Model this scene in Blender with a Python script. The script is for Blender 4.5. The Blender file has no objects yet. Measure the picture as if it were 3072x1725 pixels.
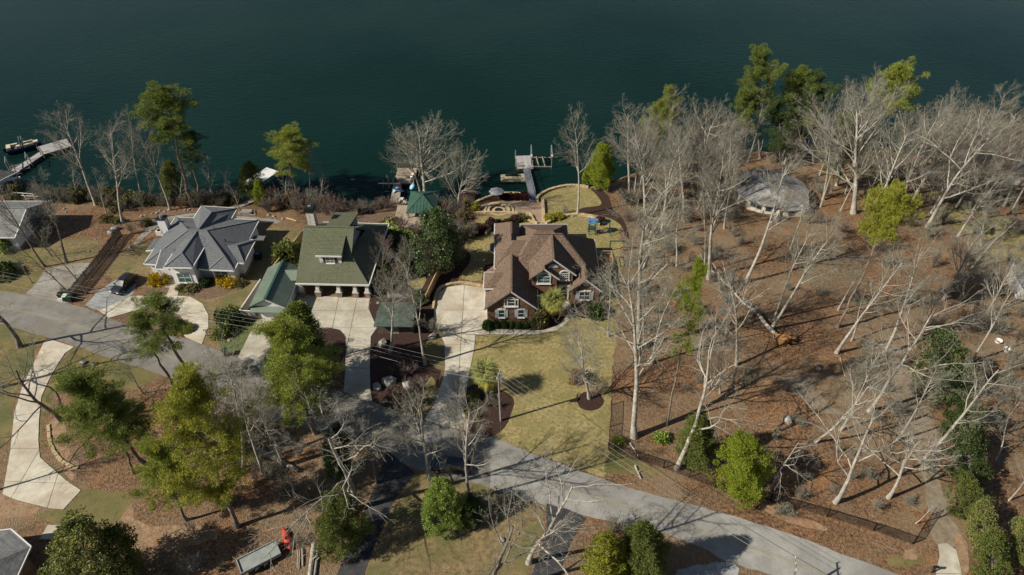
import bpy, bmesh, math, random
import numpy as np
from mathutils import Vector, Matrix
from mathutils.geometry import delaunay_2d_cdt
S = bpy.context.scene
COL = S.collection
R = math.radians
# ---------------------------------------------------------------- camera, sky, sun, exposure
FPX, PITCH, CAMH = 2076.0, R(40), 70.0          # focal length in photo pixels, pitch below horizon, metres up
cam = bpy.data.cameras.new('camera'); camo = bpy.data.objects.new('camera', cam); COL.objects.link(camo)
cam.sensor_width = 36; cam.lens = 36*FPX/3072; cam.clip_start = 1; cam.clip_end = 4000
camo.location = (0, 0, CAMH); camo.rotation_euler = (R(50), 0, 0); S.camera = camo
SUNH = Vector((0.938, 0.347)); SUNEL = R(38)
W = bpy.data.worlds.new('World'); S.world = W; W.use_nodes = True
wn = W.node_tree.nodes; sky = wn.new('ShaderNodeTexSky'); sky.sky_type = 'NISHITA'; sky.sun_disc = False
sky.sun_elevation = SUNEL; sky.sun_rotation = math.atan2(-SUNH.x, -SUNH.y) % (2*math.pi)
W.node_tree.links.new(sky.outputs[0], wn['Background'].inputs[0]); wn['Background'].inputs[1].default_value = 0.05
sl = bpy.data.lights.new('sun', 'SUN'); sl.energy = 5.0; sl.angle = R(0.53); sl.color = (1, 0.915, 0.77)
so = bpy.data.objects.new('sun', sl); COL.objects.link(so); so.location = (-60, -20, 120)
so.rotation_euler = Vector((SUNH.x*math.cos(SUNEL), SUNH.y*math.cos(SUNEL), -math.sin(SUNEL))).to_track_quat('-Z', 'Y').to_euler()
S.view_settings.view_transform = 'Standard'; S.view_settings.look = 'None'
S.view_settings.exposure = 0.55; S.view_settings.gamma = 1
# ---------------------------------------------------------------- surveying: photo point -> point on the land
WATER = -3.0
BREAKS = [(96, 0.0), (112, -2.2), (126, -2.6)]
def land(y):
    if y <= 96: return 0.0
    for (a, za), (b, zb) in zip(BREAKS, BREAKS[1:]):
        if y <= b: return za+(zb-za)*(y-a)/(b-a)
    return -2.6
def ray(px, py):
    u = (px-1536)/FPX; v = (py-862.5)/FPX
    return Vector((u, math.cos(PITCH)-v*math.sin(PITCH), -math.sin(PITCH)-v*math.cos(PITCH)))
def P(px, py, z):
    d = ray(px, py); t = (z-CAMH)/d.z
    return Vector((d.x*t, d.y*t, z))
def G(px, py):
    z = 0.0
    for _ in range(12): z = land(P(px, py, z).y)
    return P(px, py, z)
def GL(pts, s=1.0, ox=0, oy=0): return [G(ox+x/s, oy+y/s) for x, y in pts]
def top_of(base, px, py):
    d = ray(px, py); t = (base.x*d.x+base.y*d.y)/(d.x*d.x+d.y*d.y)
    return Vector((d.x*t, d.y*t, CAMH+d.z*t))
# ---------------------------------------------------------------- materials
MATS = {}
def M(name, c1, c2=None, scale=3.0, rough=0.85, bump=0.0, c3=None, s3=0.15, bscale=None, metal=0.0, stripe=None, spec=0.3, lo=0.35, hi=0.65, coord='pos', lo3=0.45, hi3=0.62, mask=1.0):
    m = bpy.data.materials.new(name); m.use_nodes = True; MATS[name] = m
    nt = m.node_tree; N = nt.nodes; L = nt.links; b = N['Principled BSDF']
    b.inputs['Roughness'].default_value = rough; b.inputs['Metallic'].default_value = metal
    b.inputs['Specular IOR Level'].default_value = spec
    c4 = lambda c: (c[0], c[1], c[2], 1)
    if coord == 'pos': src = N.new('ShaderNodeNewGeometry').outputs['Position']
    else: src = N.new('ShaderNodeTexCoord').outputs['Object']
    out = None
    if c2:
        n = N.new('ShaderNodeTexNoise'); n.inputs['Scale'].default_value = scale; n.inputs['Detail'].default_value = 6; n.inputs['Roughness'].default_value = 0.68
        L.new(src, n.inputs['Vector'])
        r = N.new('ShaderNodeValToRGB'); r.color_ramp.elements[0].position = lo; r.color_ramp.elements[1].position = hi
        r.color_ramp.elements[0].color = c4(c1); r.color_ramp.elements[1].color = c4(c2); L.new(n.outputs[0], r.inputs[0]); out = r.outputs[0]
        if c3:
            n3 = N.new('ShaderNodeTexNoise'); n3.inputs['Scale'].default_value = s3; n3.inputs['Detail'].default_value = 5; n3.inputs['Roughness'].default_value = 0.6
            L.new(src, n3.inputs['Vector'])
            r3 = N.new('ShaderNodeValToRGB'); r3.color_ramp.elements[0].position = lo3; r3.color_ramp.elements[1].position = hi3
            r3.color_ramp.elements[1].color = (mask, mask, mask, 1)
            L.new(n3.outputs[0], r3.inputs[0])
            mx = N.new('ShaderNodeMix'); mx.data_type = 'RGBA'; L.new(r3.outputs[0], mx.inputs['Factor']); L.new(out, mx.inputs['A']); mx.inputs['B'].default_value = c4(c3)
            out = mx.outputs['Result']
    if stripe:                                   # horizontal courses: (axis, period, strength)
        ax, per, st = stripe
        sp = N.new('ShaderNodeSeparateXYZ'); L.new(src, sp.inputs[0])
        ma = N.new('ShaderNodeMath'); ma.operation = 'DIVIDE'; L.new(sp.outputs[ax], ma.inputs[0]); ma.inputs[1].default_value = per
        fr = N.new('ShaderNodeMath'); fr.operation = 'FRACT'; L.new(ma.outputs[0], fr.inputs[0])
        gt = N.new('ShaderNodeMath'); gt.operation = 'LESS_THAN'; L.new(fr.outputs[0], gt.inputs[0]); gt.inputs[1].default_value = 0.22
        mu = N.new('ShaderNodeMath'); mu.operation = 'MULTIPLY'; L.new(gt.outputs[0], mu.inputs[0]); mu.inputs[1].default_value = st
        mx = N.new('ShaderNodeMix'); mx.data_type = 'RGBA'; L.new(mu.outputs[0], mx.inputs['Factor'])
        if out: L.new(out, mx.inputs['A'])
        else: mx.inputs['A'].default_value = c4(c1)
        mx.inputs['B'].default_value = (c1[0]*.35, c1[1]*.35, c1[2]*.35, 1); out = mx.outputs['Result']
    if out: L.new(out, b.inputs['Base Color'])
    else: b.inputs['Base Color'].default_value = c4(c1)
    if bump:
        nb = N.new('ShaderNodeTexNoise'); nb.inputs['Scale'].default_value = bscale or scale*2; nb.inputs['Detail'].default_value = 4; L.new(src, nb.inputs['Vector'])
        bp = N.new('ShaderNodeBump'); bp.inputs['Strength'].default_value = min(1, bump); bp.inputs['Distance'].default_value = 0.15
        L.new(nb.outputs[0], bp.inputs['Height']); L.new(bp.outputs[0], b.inputs['Normal'])
    return m
def leafmat(name, cols, trans=0.25, rough=0.6):
    m = bpy.data.materials.new(name); m.use_nodes = True; MATS[name] = m
    nt = m.node_tree; N = nt.nodes; L = nt.links; b = N['Principled BSDF']; b.inputs['Roughness'].default_value = rough; b.inputs['Specular IOR Level'].default_value = 0.25
    g = N.new('ShaderNodeNewGeometry'); r = N.new('ShaderNodeValToRGB'); cr = r.color_ramp
    while len(cr.elements) < len(cols): cr.elements.new(0.5)
    for i, c in enumerate(cols):
        cr.elements[i].position = i/(len(cols)-1); cr.elements[i].color = (*c, 1)
    L.new(g.outputs['Random Per Island'], r.inputs[0]); L.new(r.outputs[0], b.inputs['Base Color'])
    t = N.new('ShaderNodeBsdfTranslucent'); L.new(r.outputs[0], t.inputs[0]); mx = N.new('ShaderNodeMixShader'); mx.inputs[0].default_value = trans
    L.new(b.outputs[0], mx.inputs[1]); L.new(t.outputs[0], mx.inputs[2]); L.new(mx.outputs[0], N['Material Output'].inputs[0])
    return m
def brickmat(name, c1, c2, mortar, sx=0.22, sz=0.075):
    m = M(name, c1); nt = m.node_tree; N = nt.nodes; L = nt.links; b = N['Principled BSDF']; b.inputs['Roughness'].default_value = .9
    g = N.new('ShaderNodeNewGeometry'); sp = N.new('ShaderNodeSeparateXYZ'); L.new(g.outputs['Position'], sp.inputs[0])
    ad = N.new('ShaderNodeMath'); L.new(sp.outputs[0], ad.inputs[0]); L.new(sp.outputs[1], ad.inputs[1])
    cb = N.new('ShaderNodeCombineXYZ'); L.new(ad.outputs[0], cb.inputs[0]); L.new(sp.outputs[2], cb.inputs[1])
    br = N.new('ShaderNodeTexBrick'); br.inputs['Scale'].default_value = 1; br.inputs['Brick Width'].default_value = sx; br.inputs['Row Height'].default_value = sz
    br.inputs['Mortar Size'].default_value = .008; br.inputs['Color1'].default_value = (*c1, 1); br.inputs['Color2'].default_value = (*c2, 1); br.inputs['Mortar'].default_value = (*mortar, 1)
    L.new(cb.outputs[0], br.inputs['Vector'])
    n = N.new('ShaderNodeTexNoise'); n.inputs['Scale'].default_value = 2.2; L.new(g.outputs['Position'], n.inputs['Vector'])
    mx = N.new('ShaderNodeMix'); mx.data_type = 'RGBA'; mx.blend_type = 'MULTIPLY'; mx.inputs['Factor'].default_value = .7; L.new(br.outputs[0], mx.inputs['A'])
    r = N.new('ShaderNodeValToRGB'); r.color_ramp.elements[0].color = (.45, .4, .38, 1); r.color_ramp.elements[1].color = (1.25, 1.15, 1.1, 1); r.color_ramp.elements[0].position = .3; r.color_ramp.elements[1].position = .7
    L.new(n.outputs[0], r.inputs[0]); L.new(r.outputs[0], mx.inputs['B']); L.new(mx.outputs['Result'], b.inputs['Base Color'])
    return m
# setting
M('leaf_litter_plain', (.045, .026, .014), (.25, .148, .078), 2.6, bump=1, bscale=6, c3=(.185, .15, .10), s3=.075, lo=.36, hi=.66, lo3=.47, hi3=.66, mask=.75)
def litter():
    m = M('leaf_litter', (.034, .019, .011), (.25, .143, .072), 2.9, bump=1, bscale=6, c3=(.185, .142, .09), s3=.075, lo=.36, hi=.66, lo3=.45, hi3=.64, mask=.8)
    N = m.node_tree.nodes; L = m.node_tree.links; b = N['Principled BSDF']; src = b.inputs['Base Color'].links[0].from_socket; g = N.new('ShaderNodeNewGeometry')
    for sc, col, lo, hi, mk in ((.2, (.27, .135, .056, 1), .52, .68, .7), (.37, (.045, .03, .02, 1), .54, .68, .75)):
        n = N.new('ShaderNodeTexNoise'); n.inputs['Scale'].default_value = sc; n.inputs['Detail'].default_value = 8; n.inputs['Roughness'].default_value = .75; L.new(g.outputs['Position'], n.inputs['Vector'])
        r = N.new('ShaderNodeValToRGB'); r.color_ramp.elements[0].position = lo; r.color_ramp.elements[1].position = hi; r.color_ramp.elements[1].color = (mk, mk, mk, 1); L.new(n.outputs[0], r.inputs[0])
        x = N.new('ShaderNodeMix'); x.data_type = 'RGBA'; L.new(r.outputs[0], x.inputs['Factor']); L.new(src, x.inputs['A']); x.inputs['B'].default_value = col; src = x.outputs['Result']
    L.new(src, b.inputs['Base Color'])
litter()
M('lawn_tan', (.125, .105, .04), (.31, .255, .112), 2.2, bump=.4, bscale=9, c3=(.15, .135, .05), s3=.3, mask=.75)
M('lawn_olive', (.085, .078, .028), (.19, .145, .06), .8, bump=.5, bscale=8, c3=(.07, .085, .025), s3=.2, mask=.85)
M('lawn_dry', (.085, .062, .030), (.235, .175, .085), 1.6, bump=.5, bscale=8, c3=(.095, .098, .035), s3=.2, mask=.85)
M('grass_green', (.05, .075, .02), (.11, .125, .038), 1.4, bump=.5, bscale=8)
M('mulch', (.022, .011, .008), (.052, .027, .019), 3.2, bump=.8, bscale=14)
M('straw', (.09, .058, .038), (.17, .115, .075), 2.2, bump=.7, bscale=10)
M('dirt', (.13, .09, .055), (.30, .205, .125), 1.5, bump=.5, c3=(.24, .125, .065), s3=.3, mask=.5)
M('litter_tan', (.055, .04, .025), (.21, .16, .10), 2.4, bump=1, bscale=6, c3=(.15, .09, .05), s3=.12, mask=.7)
M('litter_orange', (.055, .03, .015), (.27, .15, .072), 2.4, bump=1, bscale=6)
leafmat('olive_leaf', [(.06, .078, .02), (.17, .19, .05), (.30, .31, .11)], .3)
M('dirt_track', (.13, .105, .075), (.22, .18, .13), 1.2, bump=.4)
M('asphalt_old', (.195, .192, .182), (.285, .28, .262), .5, bump=.25, bscale=30, c3=(.18, .175, .162), s3=.09, rough=.9)
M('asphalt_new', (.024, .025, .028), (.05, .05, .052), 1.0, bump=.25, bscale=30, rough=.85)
M('asphalt_brown', (.125, .12, .108), (.195, .187, .168), .6, bump=.25, bscale=30, c3=(.15, .14, .12), s3=.12)
M('asphalt_patch', (.15, .147, .14), (.2, .195, .185), .8, bump=.2, bscale=30)
M('paint_yellow', (.26, .215, .12), (.18, .17, .145), 1.5, lo=.4, hi=.6)
M('concrete', (.31, .29, .24), (.43, .405, .335), .8, bump=.15, bscale=20, c3=(.23, .20, .15), s3=.25, mask=.6)
M('concrete_warm', (.36, .335, .275), (.50, .47, .385), .7, bump=.15, bscale=20, c3=(.27, .215, .15), s3=.22, mask=.6)
M('joint', (.06, .05, .04))
M('gravel', (.17, .175, .18), (.32, .325, .325), 4.5, bump=.7, bscale=14, c3=(.30, .31, .31), s3=.4)
M('gravel_dirty', (.19, .185, .165), (.32, .31, .28), 2.5, bump=.6, bscale=12, c3=(.2, .18, .14), s3=.3)
M('paver', (.20, .14, .095), (.31, .225, .16), 2.2, bump=.3, c3=(.26, .20, .15), s3=.4)
M('stone_tan', (.30, .235, .135), (.46, .37, .22), 1.5, bump=.5, coord='obj')
M('stone_grey', (.16, .155, .15), (.36, .34, .31), 1.8, bump=.6, coord='obj')
# buildings
M('shingle_brown', (.05, .034, .025), (.185, .13, .094), 3.4, bump=.3, stripe=(2, .19, .28), c3=(.12, .085, .06), s3=.3, mask=.6)
M('shingle_grey', (.062, .069, .079), (.135, .145, .157), 4.0, bump=.3, c3=(.115, .12, .125), s3=.25, mask=.6, stripe=(2, .16, .35))
M('shingle_green', (.058, .066, .037), (.106, .116, .068), 3.4, bump=.3, c3=(.10, .105, .075), s3=.25, mask=.6, stripe=(2, .2, .22))
M('metal_green', (.085, .118, .09), (.118, .155, .122), .7, rough=.5, spec=.5)
M('metal_gazebo', (.022, .062, .046), (.036, .088, .066), .8, rough=.45, spec=.5)
M('roof_moss', (.035, .052, .043), (.075, .098, .08), 1.4, bump=.3)
M('ridge_grey', (.10, .108, .118), (.15, .155, .165), 4)
M('roof_old', (.16, .162, .17), (.31, .31, .31), 1.1, bump=.4, c3=(.13, .11, .08), s3=.3, mask=.7)
M('roof_pale', (.115, .12, .125), (.18, .185, .185), 1.5, bump=.2, stripe=(2, .16, .3))
brickmat('brick_brown', (.17, .088, .05), (.095, .05, .03), (.20, .15, .11))
brickmat('brick_tan', (.24, .17, .11), (.17, .12, .08), (.25, .21, .16))
brickmat('shake_white', (.62, .61, .58), (.50, .49, .47), (.22, .22, .22), .32, .22)
brickmat('stone_pier', (.24, .20, .15), (.15, .13, .11), (.30, .27, .22), .3, .14)
M('white_trim', (.58, .58, .57), (.48, .48, .47), 2, rough=.5)
M('siding_white', (.68, .68, .68), (.62, .62, .62), 2, rough=.6, stripe=(2, .17, .33))
M('wall_cream', (.62, .59, .5), (.52, .48, .4), 1.3, rough=.8)
M('siding_grey', (.22, .24, .27), (.27, .29, .32), 2, stripe=(2, .2, .3))
M('shutter_dark', (.03, .033, .03)); M('shutter_blue', (.34, .39, .42))
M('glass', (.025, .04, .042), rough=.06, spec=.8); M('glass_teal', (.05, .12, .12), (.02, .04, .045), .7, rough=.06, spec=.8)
M('black', (.012, .012, .013), rough=.5); M('metal_dark', (.035, .035, .038), rough=.45, metal=.6); M('galv', (.45, .46, .47), (.33, .34, .35), 5, rough=.4, metal=.7)
M('wood_new', (.34, .235, .105), (.44, .31, .145), 3, bump=.3); M('wood_old', (.17, .15, .125), (.28, .255, .22), 3, bump=.4); M('wood_dark', (.055, .043, .035), (.12, .095, .075), 3, bump=.5)
M('wood_deck', (.23, .185, .14), (.34, .28, .215), 2.2, bump=.4); M('wood_grey', (.22, .215, .215), (.36, .35, .34), 1.6, bump=.4, coord='obj'); M('wood_orange', (.30, .16, .075), (.40, .23, .11), 2, bump=.3)
M('pole_wood', (.16, .145, .12), (.27, .25, .215), 2.5, bump=.4)
M('bark_pale', (.19, .178, .15), (.44, .415, .36), 2.6, bump=.6, coord='obj', c3=(.16, .145, .12), s3=.5, mask=.5)
M('bark_twig', (.115, .11, .085), (.26, .25, .20), .5, coord='obj'); M('bark_twig_red', (.105, .078, .062), (.19, .148, .12), .5, coord='obj')
M('bark_dark', (.085, .075, .062), (.19, .17, .145), 2.6, bump=.6, coord='obj'); M('bark_pine', (.12, .092, .072), (.24, .195, .16), 2.8, bump=.7, coord='obj')
M('bark_vine', (.075, .085, .04), (.16, .14, .10), 2.0, bump=.6, coord='obj')
M('palm_trunk', (.17, .145, .11), (.30, .265, .21), 4, bump=.7, coord='obj')
leafmat('pine_bright', [(0.084, 0.119, 0.022), (0.21, 0.252, 0.036), (0.336, 0.364, 0.063)], .35); leafmat('pine_green', [(0.049, 0.081, 0.018), (0.14, 0.182, 0.034), (0.231, 0.266, 0.05)], .35)
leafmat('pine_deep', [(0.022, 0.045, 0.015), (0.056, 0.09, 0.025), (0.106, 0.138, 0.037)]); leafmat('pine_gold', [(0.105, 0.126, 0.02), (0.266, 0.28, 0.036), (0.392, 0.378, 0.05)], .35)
leafmat('cedar_bright', [(0.112, 0.161, 0.017), (0.238, 0.294, 0.028), (0.35, 0.392, 0.042)], .45); leafmat('cedar_dull', [(0.042, 0.063, 0.018), (0.119, 0.147, 0.034), (0.196, 0.217, 0.05)], .35)
leafmat('magnolia', [(0.018, 0.037, 0.013), (0.05, 0.09, 0.025), (0.15, 0.188, 0.075), (0.037, 0.062, 0.025)], .12, .35); leafmat('boxwood', [(0.022, 0.049, 0.014), (0.056, 0.098, 0.025), (0.091, 0.133, 0.035)])
leafmat('holly_bright', [(0.07, 0.126, 0.02), (0.175, 0.252, 0.042), (0.308, 0.364, 0.084)], .2, .4); leafmat('yellow_flower', [(0.198, 0.176, 0.013), (0.462, 0.319, 0.017), (0.6, 0.396, 0.022)])
leafmat('loropetalum', [(0.035, 0.02, 0.018), (0.083, 0.046, 0.037), (0.11, 0.072, 0.05)]); leafmat('red_shrub', [(.04, .014, .013), (.085, .03, .026), (.12, .055, .04)])
leafmat('yellow_shrub', [(0.196, 0.182, 0.021), (0.336, 0.294, 0.028), (0.224, 0.252, 0.042)]); leafmat('variegated', [(0.168, 0.224, 0.042), (0.392, 0.462, 0.126), (0.49, 0.532, 0.196)])
leafmat('palm_leaf', [(0.084, 0.105, 0.025), (0.21, 0.231, 0.056), (0.308, 0.315, 0.105)], .2); leafmat('palm_leaf_yellow', [(0.21, 0.196, 0.028), (0.42, 0.378, 0.056)], .2)
leafmat('dead_leaf', [(0.121, 0.061, 0.028), (0.253, 0.138, 0.066), (0.33, 0.187, 0.088)], .2); leafmat('brush_olive', [(0.049, 0.059, 0.02), (0.126, 0.119, 0.042), (0.196, 0.168, 0.077)], .2); leafmat('grass_blade', [(0.11, 0.099, 0.044), (0.198, 0.176, 0.077), (0.286, 0.242, 0.132)], .2)
# vehicles and small things
M('paint_black', (.012, .013, .016), rough=.18, spec=.7); M('paint_slate', (.018, .021, .028), rough=.3, spec=.5); M('tyre', (.015, .015, .015)); M('rim', (.4, .41, .42), rough=.3, metal=.8); M('lamp', (.75, .76, .78), rough=.15); M('tail_red', (.30, .01, .01), rough=.2)
M('plastic_red', (.50, .05, .025), (.36, .035, .02), 3, rough=.4); M('plastic_blue', (.05, .115, .22), (.085, .17, .29), 2, rough=.4); M('plastic_navy', (.012, .02, .06), rough=.4); M('plastic_white', (.58, .58, .57), rough=.4); M('plastic_green', (.012, .035, .022), rough=.45)
M('cream_float', (.52, .46, .30), (.42, .36, .22), 3, rough=.6); M('canvas_tan', (.48, .43, .31), (.40, .35, .25), 2); M('playset_green', (.02, .06, .05), rough=.5); M('trailer_bed', (.16, .185, .18), (.24, .26, .25), 1.2); M('lid_green', (.42, .55, .42)); M('terracotta', (.36, .16, .08)); M('clay_root', (.24, .12, .05), (.36, .2, .09), 2.5, bump=.8)
M('wire', (.22, .21, .2), rough=.5); M('white_bark', (.38, .36, .32), (.17, .155, .13), 2, bump=.3, coord='obj'); M('kayak_blue', (.22, .50, .66), rough=.4); M('yellow_buoy', (.40, .28, .03))
# ---------------------------------------------------------------- mesh helpers
def tag(o, label=None, cat=None, group=None, kind=None):
    if label: o['label'] = label
    if cat: o['category'] = cat
    if group: o['group'] = group
    if kind: o['kind'] = kind
    return o
def thing(name, label, cat, loc=(0, 0, 0), rz=0, group=None):
    o = bpy.data.objects.new(name, None); COL.objects.link(o); o.location = loc; o.rotation_euler = (0, 0, rz); o.empty_display_size = .3
    return tag(o, label, cat, group)
def place(name, mesh, parent=None, loc=(0, 0, 0), rot=(0, 0, 0), scale=(1, 1, 1), kind=None):
    o = bpy.data.objects.new(name, mesh); COL.objects.link(o); o.location = loc; o.rotation_euler = rot; o.scale = scale; o.parent = parent
    if kind: o['kind'] = kind
    return o
def dress(o, mat):
    o.material_slots[0].link = 'OBJECT'; o.material_slots[0].material = MATS[mat]; return o
class MB:
    def __init__(s): s.v = []; s.f = []
    def add(s, vs, fs):
        n = len(s.v); s.v += [tuple(v) for v in vs]; s.f += [tuple(i+n for i in f) for f in fs]; return s
    def box(s, c, d, rz=0, rx=0):
        M4 = Matrix.Rotation(rz, 4, 'Z') @ Matrix.Rotation(rx, 4, 'X'); c = Vector(c)
        vs = [c+M4 @ Vector((x*d[0]/2, y*d[1]/2, z*d[2]/2)) for x in (-1, 1) for y in (-1, 1) for z in (-1, 1)]
        return s.add(vs, [(0, 1, 3, 2), (4, 6, 7, 5), (0, 4, 5, 1), (2, 3, 7, 6), (0, 2, 6, 4), (1, 5, 7, 3)])
    def bb(s, x0, x1, y0, y1, z0, z1): return s.box(((x0+x1)/2, (y0+y1)/2, (z0+z1)/2), (x1-x0, y1-y0, z1-z0))
    def tube(s, p0, p1, r0, r1=None, n=8, caps=True):
        p0 = Vector(p0); p1 = Vector(p1); r1 = r0 if r1 is None else r1; q = (p1-p0).to_track_quat('Z', 'Y')
        vs = [p+q @ Vector((r*math.cos(2*math.pi*i/n), r*math.sin(2*math.pi*i/n), 0)) for p, r in ((p0, r0), (p1, r1)) for i in range(n)]
        fs = [(i, (i+1) % n, n+(i+1) % n, n+i) for i in range(n)]
        if caps: fs += [tuple(range(n-1, -1, -1)), tuple(range(n, 2*n))]
        return s.add(vs, fs)
    def bar(s, p0, p1, w, h):
        p0 = Vector(p0); p1 = Vector(p1); d = (p1-p0).normalized(); sd = d.cross(Vector((0, 0, 1)))
        sd = sd.normalized() if sd.length > 1e-4 else Vector((1, 0, 0)); u = sd.cross(d)
        vs = [p+sd*(a*w/2)+u*(b*h/2) for p in (p0, p1) for a, b in ((-1, -1), (1, -1), (1, 1), (-1, 1))]
        return s.add(vs, [(0, 1, 2, 3), (7, 6, 5, 4), (0, 4, 5, 1), (1, 5, 6, 2), (2, 6, 7, 3), (3, 7, 4, 0)])
    def slab(s, pts, t):                         # a roof plane with thickness t under it
        pts = [Vector(p) for p in pts]; n = len(pts); vs = pts+[p-Vector((0, 0, t)) for p in pts]
        return s.add(vs, [tuple(range(n)), tuple(range(2*n-1, n-1, -1))]+[(i, n+i, n+(i+1) % n, (i+1) % n) for i in range(n)])
    def prism(s, poly, z0, z1):
        n = len(poly); vs = [(p[0], p[1], z0) for p in poly]+[(p[0], p[1], z1) for p in poly]
        return s.add(vs, [tuple(range(n-1, -1, -1)), tuple(range(n, 2*n))]+[(i, (i+1) % n, n+(i+1) % n, n+i) for i in range(n)])
    def loft(s, rings):
        n = len(rings[0]); vs = [p for r in rings for p in r]
        fs = [(k*n+i, k*n+(i+1) % n, (k+1)*n+(i+1) % n, (k+1)*n+i) for k in range(len(rings)-1) for i in range(n)]
        fs += [tuple(range(n-1, -1, -1)), tuple(range((len(rings)-1)*n, len(rings)*n))]
        return s.add(vs, fs)
    def blob(s, c, r, seed=0, rough=.25, n=7):
        rnd = random.Random(seed); bm = bmesh.new(); bmesh.ops.create_icosphere(bm, subdivisions=1, radius=1)
        vs = []
        for v in bm.verts:
            k = 1+rnd.uniform(-rough, rough); vs.append((c[0]+v.co.x*r[0]*k, c[1]+v.co.y*r[1]*k, c[2]+v.co.z*r[2]*k))
        fs = [tuple(v.index for v in f.verts) for f in bm.faces]; bm.free(); return s.add(vs, fs)
    def mesh(s, name, mat, smooth=False, off=None):
        me = bpy.data.meshes.new(name); v = s.v
        if off is not None: v = [(a[0]-off[0], a[1]-off[1], a[2]-off[2]) for a in v]
        me.from_pydata(v, [], s.f); me.materials.append(MATS[mat])
        bm = bmesh.new(); bm.from_mesh(me); bmesh.ops.recalc_face_normals(bm, faces=bm.faces); bm.to_mesh(me); bm.free()
        if smooth: me.polygons.foreach_set('use_smooth', [True]*len(me.polygons))
        return me
    def build(s, name, mat, parent=None, off=None, smooth=False, kind=None):
        return place(name, s.mesh(name, mat, smooth, off), parent, kind=kind)
def drape(name, pts, mat, dz=0.004, kind='structure', parent=None, jitter=0, seed=1):
    """a ground sheet: outline on the land, cut where the slope of the land changes"""
    if jitter:
        rnd = random.Random(seed); q = []
        for a, b in zip(pts, pts[1:]+pts[:1]):
            L = (Vector(b).xy-Vector(a).xy).length; n = max(1, int(L/1.1))
            for i in range(n):
                t = i/n; p = Vector(a).lerp(Vector(b), t); q.append(p+Vector((rnd.uniform(-1, 1), rnd.uniform(-1, 1), 0))*jitter)
        pts = q
    n = len(pts); vs, _, fs, _, _, _ = delaunay_2d_cdt([Vector((p[0], p[1])) for p in pts], [(i, (i+1) % n) for i in range(n)], [], 2, 1e-4)
    bm = bmesh.new(); bv = [bm.verts.new((v.x, v.y, 0)) for v in vs]
    for f in fs: bm.faces.new([bv[i] for i in f])
    for y, _ in BREAKS: bmesh.ops.bisect_plane(bm, geom=bm.verts[:]+bm.edges[:]+bm.faces[:], plane_co=(0, y, 0), plane_no=(0, 1, 0))
    for v in bm.verts: v.co.z = land(v.co.y)+dz
    bmesh.ops.recalc_face_normals(bm, faces=bm.faces)
    if sum(f.normal.z for f in bm.faces) < 0: bmesh.ops.reverse_faces(bm, faces=bm.faces)
    me = bpy.data.meshes.new(name); bm.to_mesh(me); bm.free(); me.materials.append(MATS[mat])
    return place(name, me, parent, kind=kind)
def smooth_line(pts, n=4, closed=True):
    pts = [Vector(p) for p in pts]; N = len(pts); out = []
    for i in range(N if closed else N-1):
        p0, p1, p2, p3 = (pts[(i+k) % N] if closed else pts[min(max(i+k, 0), N-1)] for k in (-1, 0, 1, 2))
        for j in range(n):
            t = j/n; out.append(.5*((2*p1)+(p2-p0)*t+(2*p0-5*p1+4*p2-p3)*t*t+(3*p1-p0-3*p2+p3)*t**3))
    if not closed: out.append(pts[-1])
    return out
def slabs(name, pts, cuts, mat, dz=.004, th=.05, gap=.03):
    """poured driveway: bed sheet with real panels set on it, joints left open"""
    bed = drape(name, pts, 'joint', dz); bm = bmesh.new(); bm.faces.new([bm.verts.new((p[0], p[1], 0)) for p in pts])
    for a, b in cuts:
        a = Vector(a); b = Vector(b); d = (b-a); no = Vector((-d.y, d.x, 0)).normalized()
        bmesh.ops.bisect_plane(bm, geom=bm.verts[:]+bm.edges[:]+bm.faces[:], plane_co=(a.x, a.y, 0), plane_no=no)
    for k, f in enumerate(bm.faces[:]):
        if f.calc_area() < .3: continue
        b2 = bmesh.new(); f2 = b2.faces.new([b2.verts.new(v.co) for v in f.verts])
        b2.normal_update()
        if f2.normal.z < 0: f2.normal_flip()
        bmesh.ops.inset_region(b2, faces=[f2], thickness=gap, use_even_offset=True, use_boundary=True)
        bmesh.ops.delete(b2, geom=[g for g in b2.faces if g is not f2], context='FACES')
        ex = bmesh.ops.extrude_face_region(b2, geom=[f2])
        top = [g for g in ex['geom'] if isinstance(g, bmesh.types.BMVert)]
        jit = random.Random(k).uniform(0, .006)
        for v in b2.verts: v.co.z = land(v.co.y)+dz+.002
        for v in top: v.co.z += th+jit
        bmesh.ops.triangulate(b2, faces=b2.faces[:], ngon_method='EAR_CLIP'); bmesh.ops.recalc_face_normals(b2, faces=b2.faces)
        me = bpy.data.meshes.new('concrete_slab'); b2.to_mesh(me); b2.free(); me.materials.append(MATS[mat]); place('concrete_slab', me, bed)
    bm.free(); return bed
def npmesh(name, V, k, mat, extra=None):
    """V: (n*k,3) array of separate k-gons"""
    n = len(V)//k; me = bpy.data.meshes.new(name); me.vertices.add(n*k); me.vertices.foreach_set('co', V.astype(np.float32).ravel())
    me.loops.add(n*k); me.loops.foreach_set('vertex_index', np.arange(n*k, dtype=np.int32)); me.polygons.add(n)
    me.polygons.foreach_set('loop_start', np.arange(n, dtype=np.int32)*k); me.update(calc_edges=True); me.materials.append(MATS[mat]); return me
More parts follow.
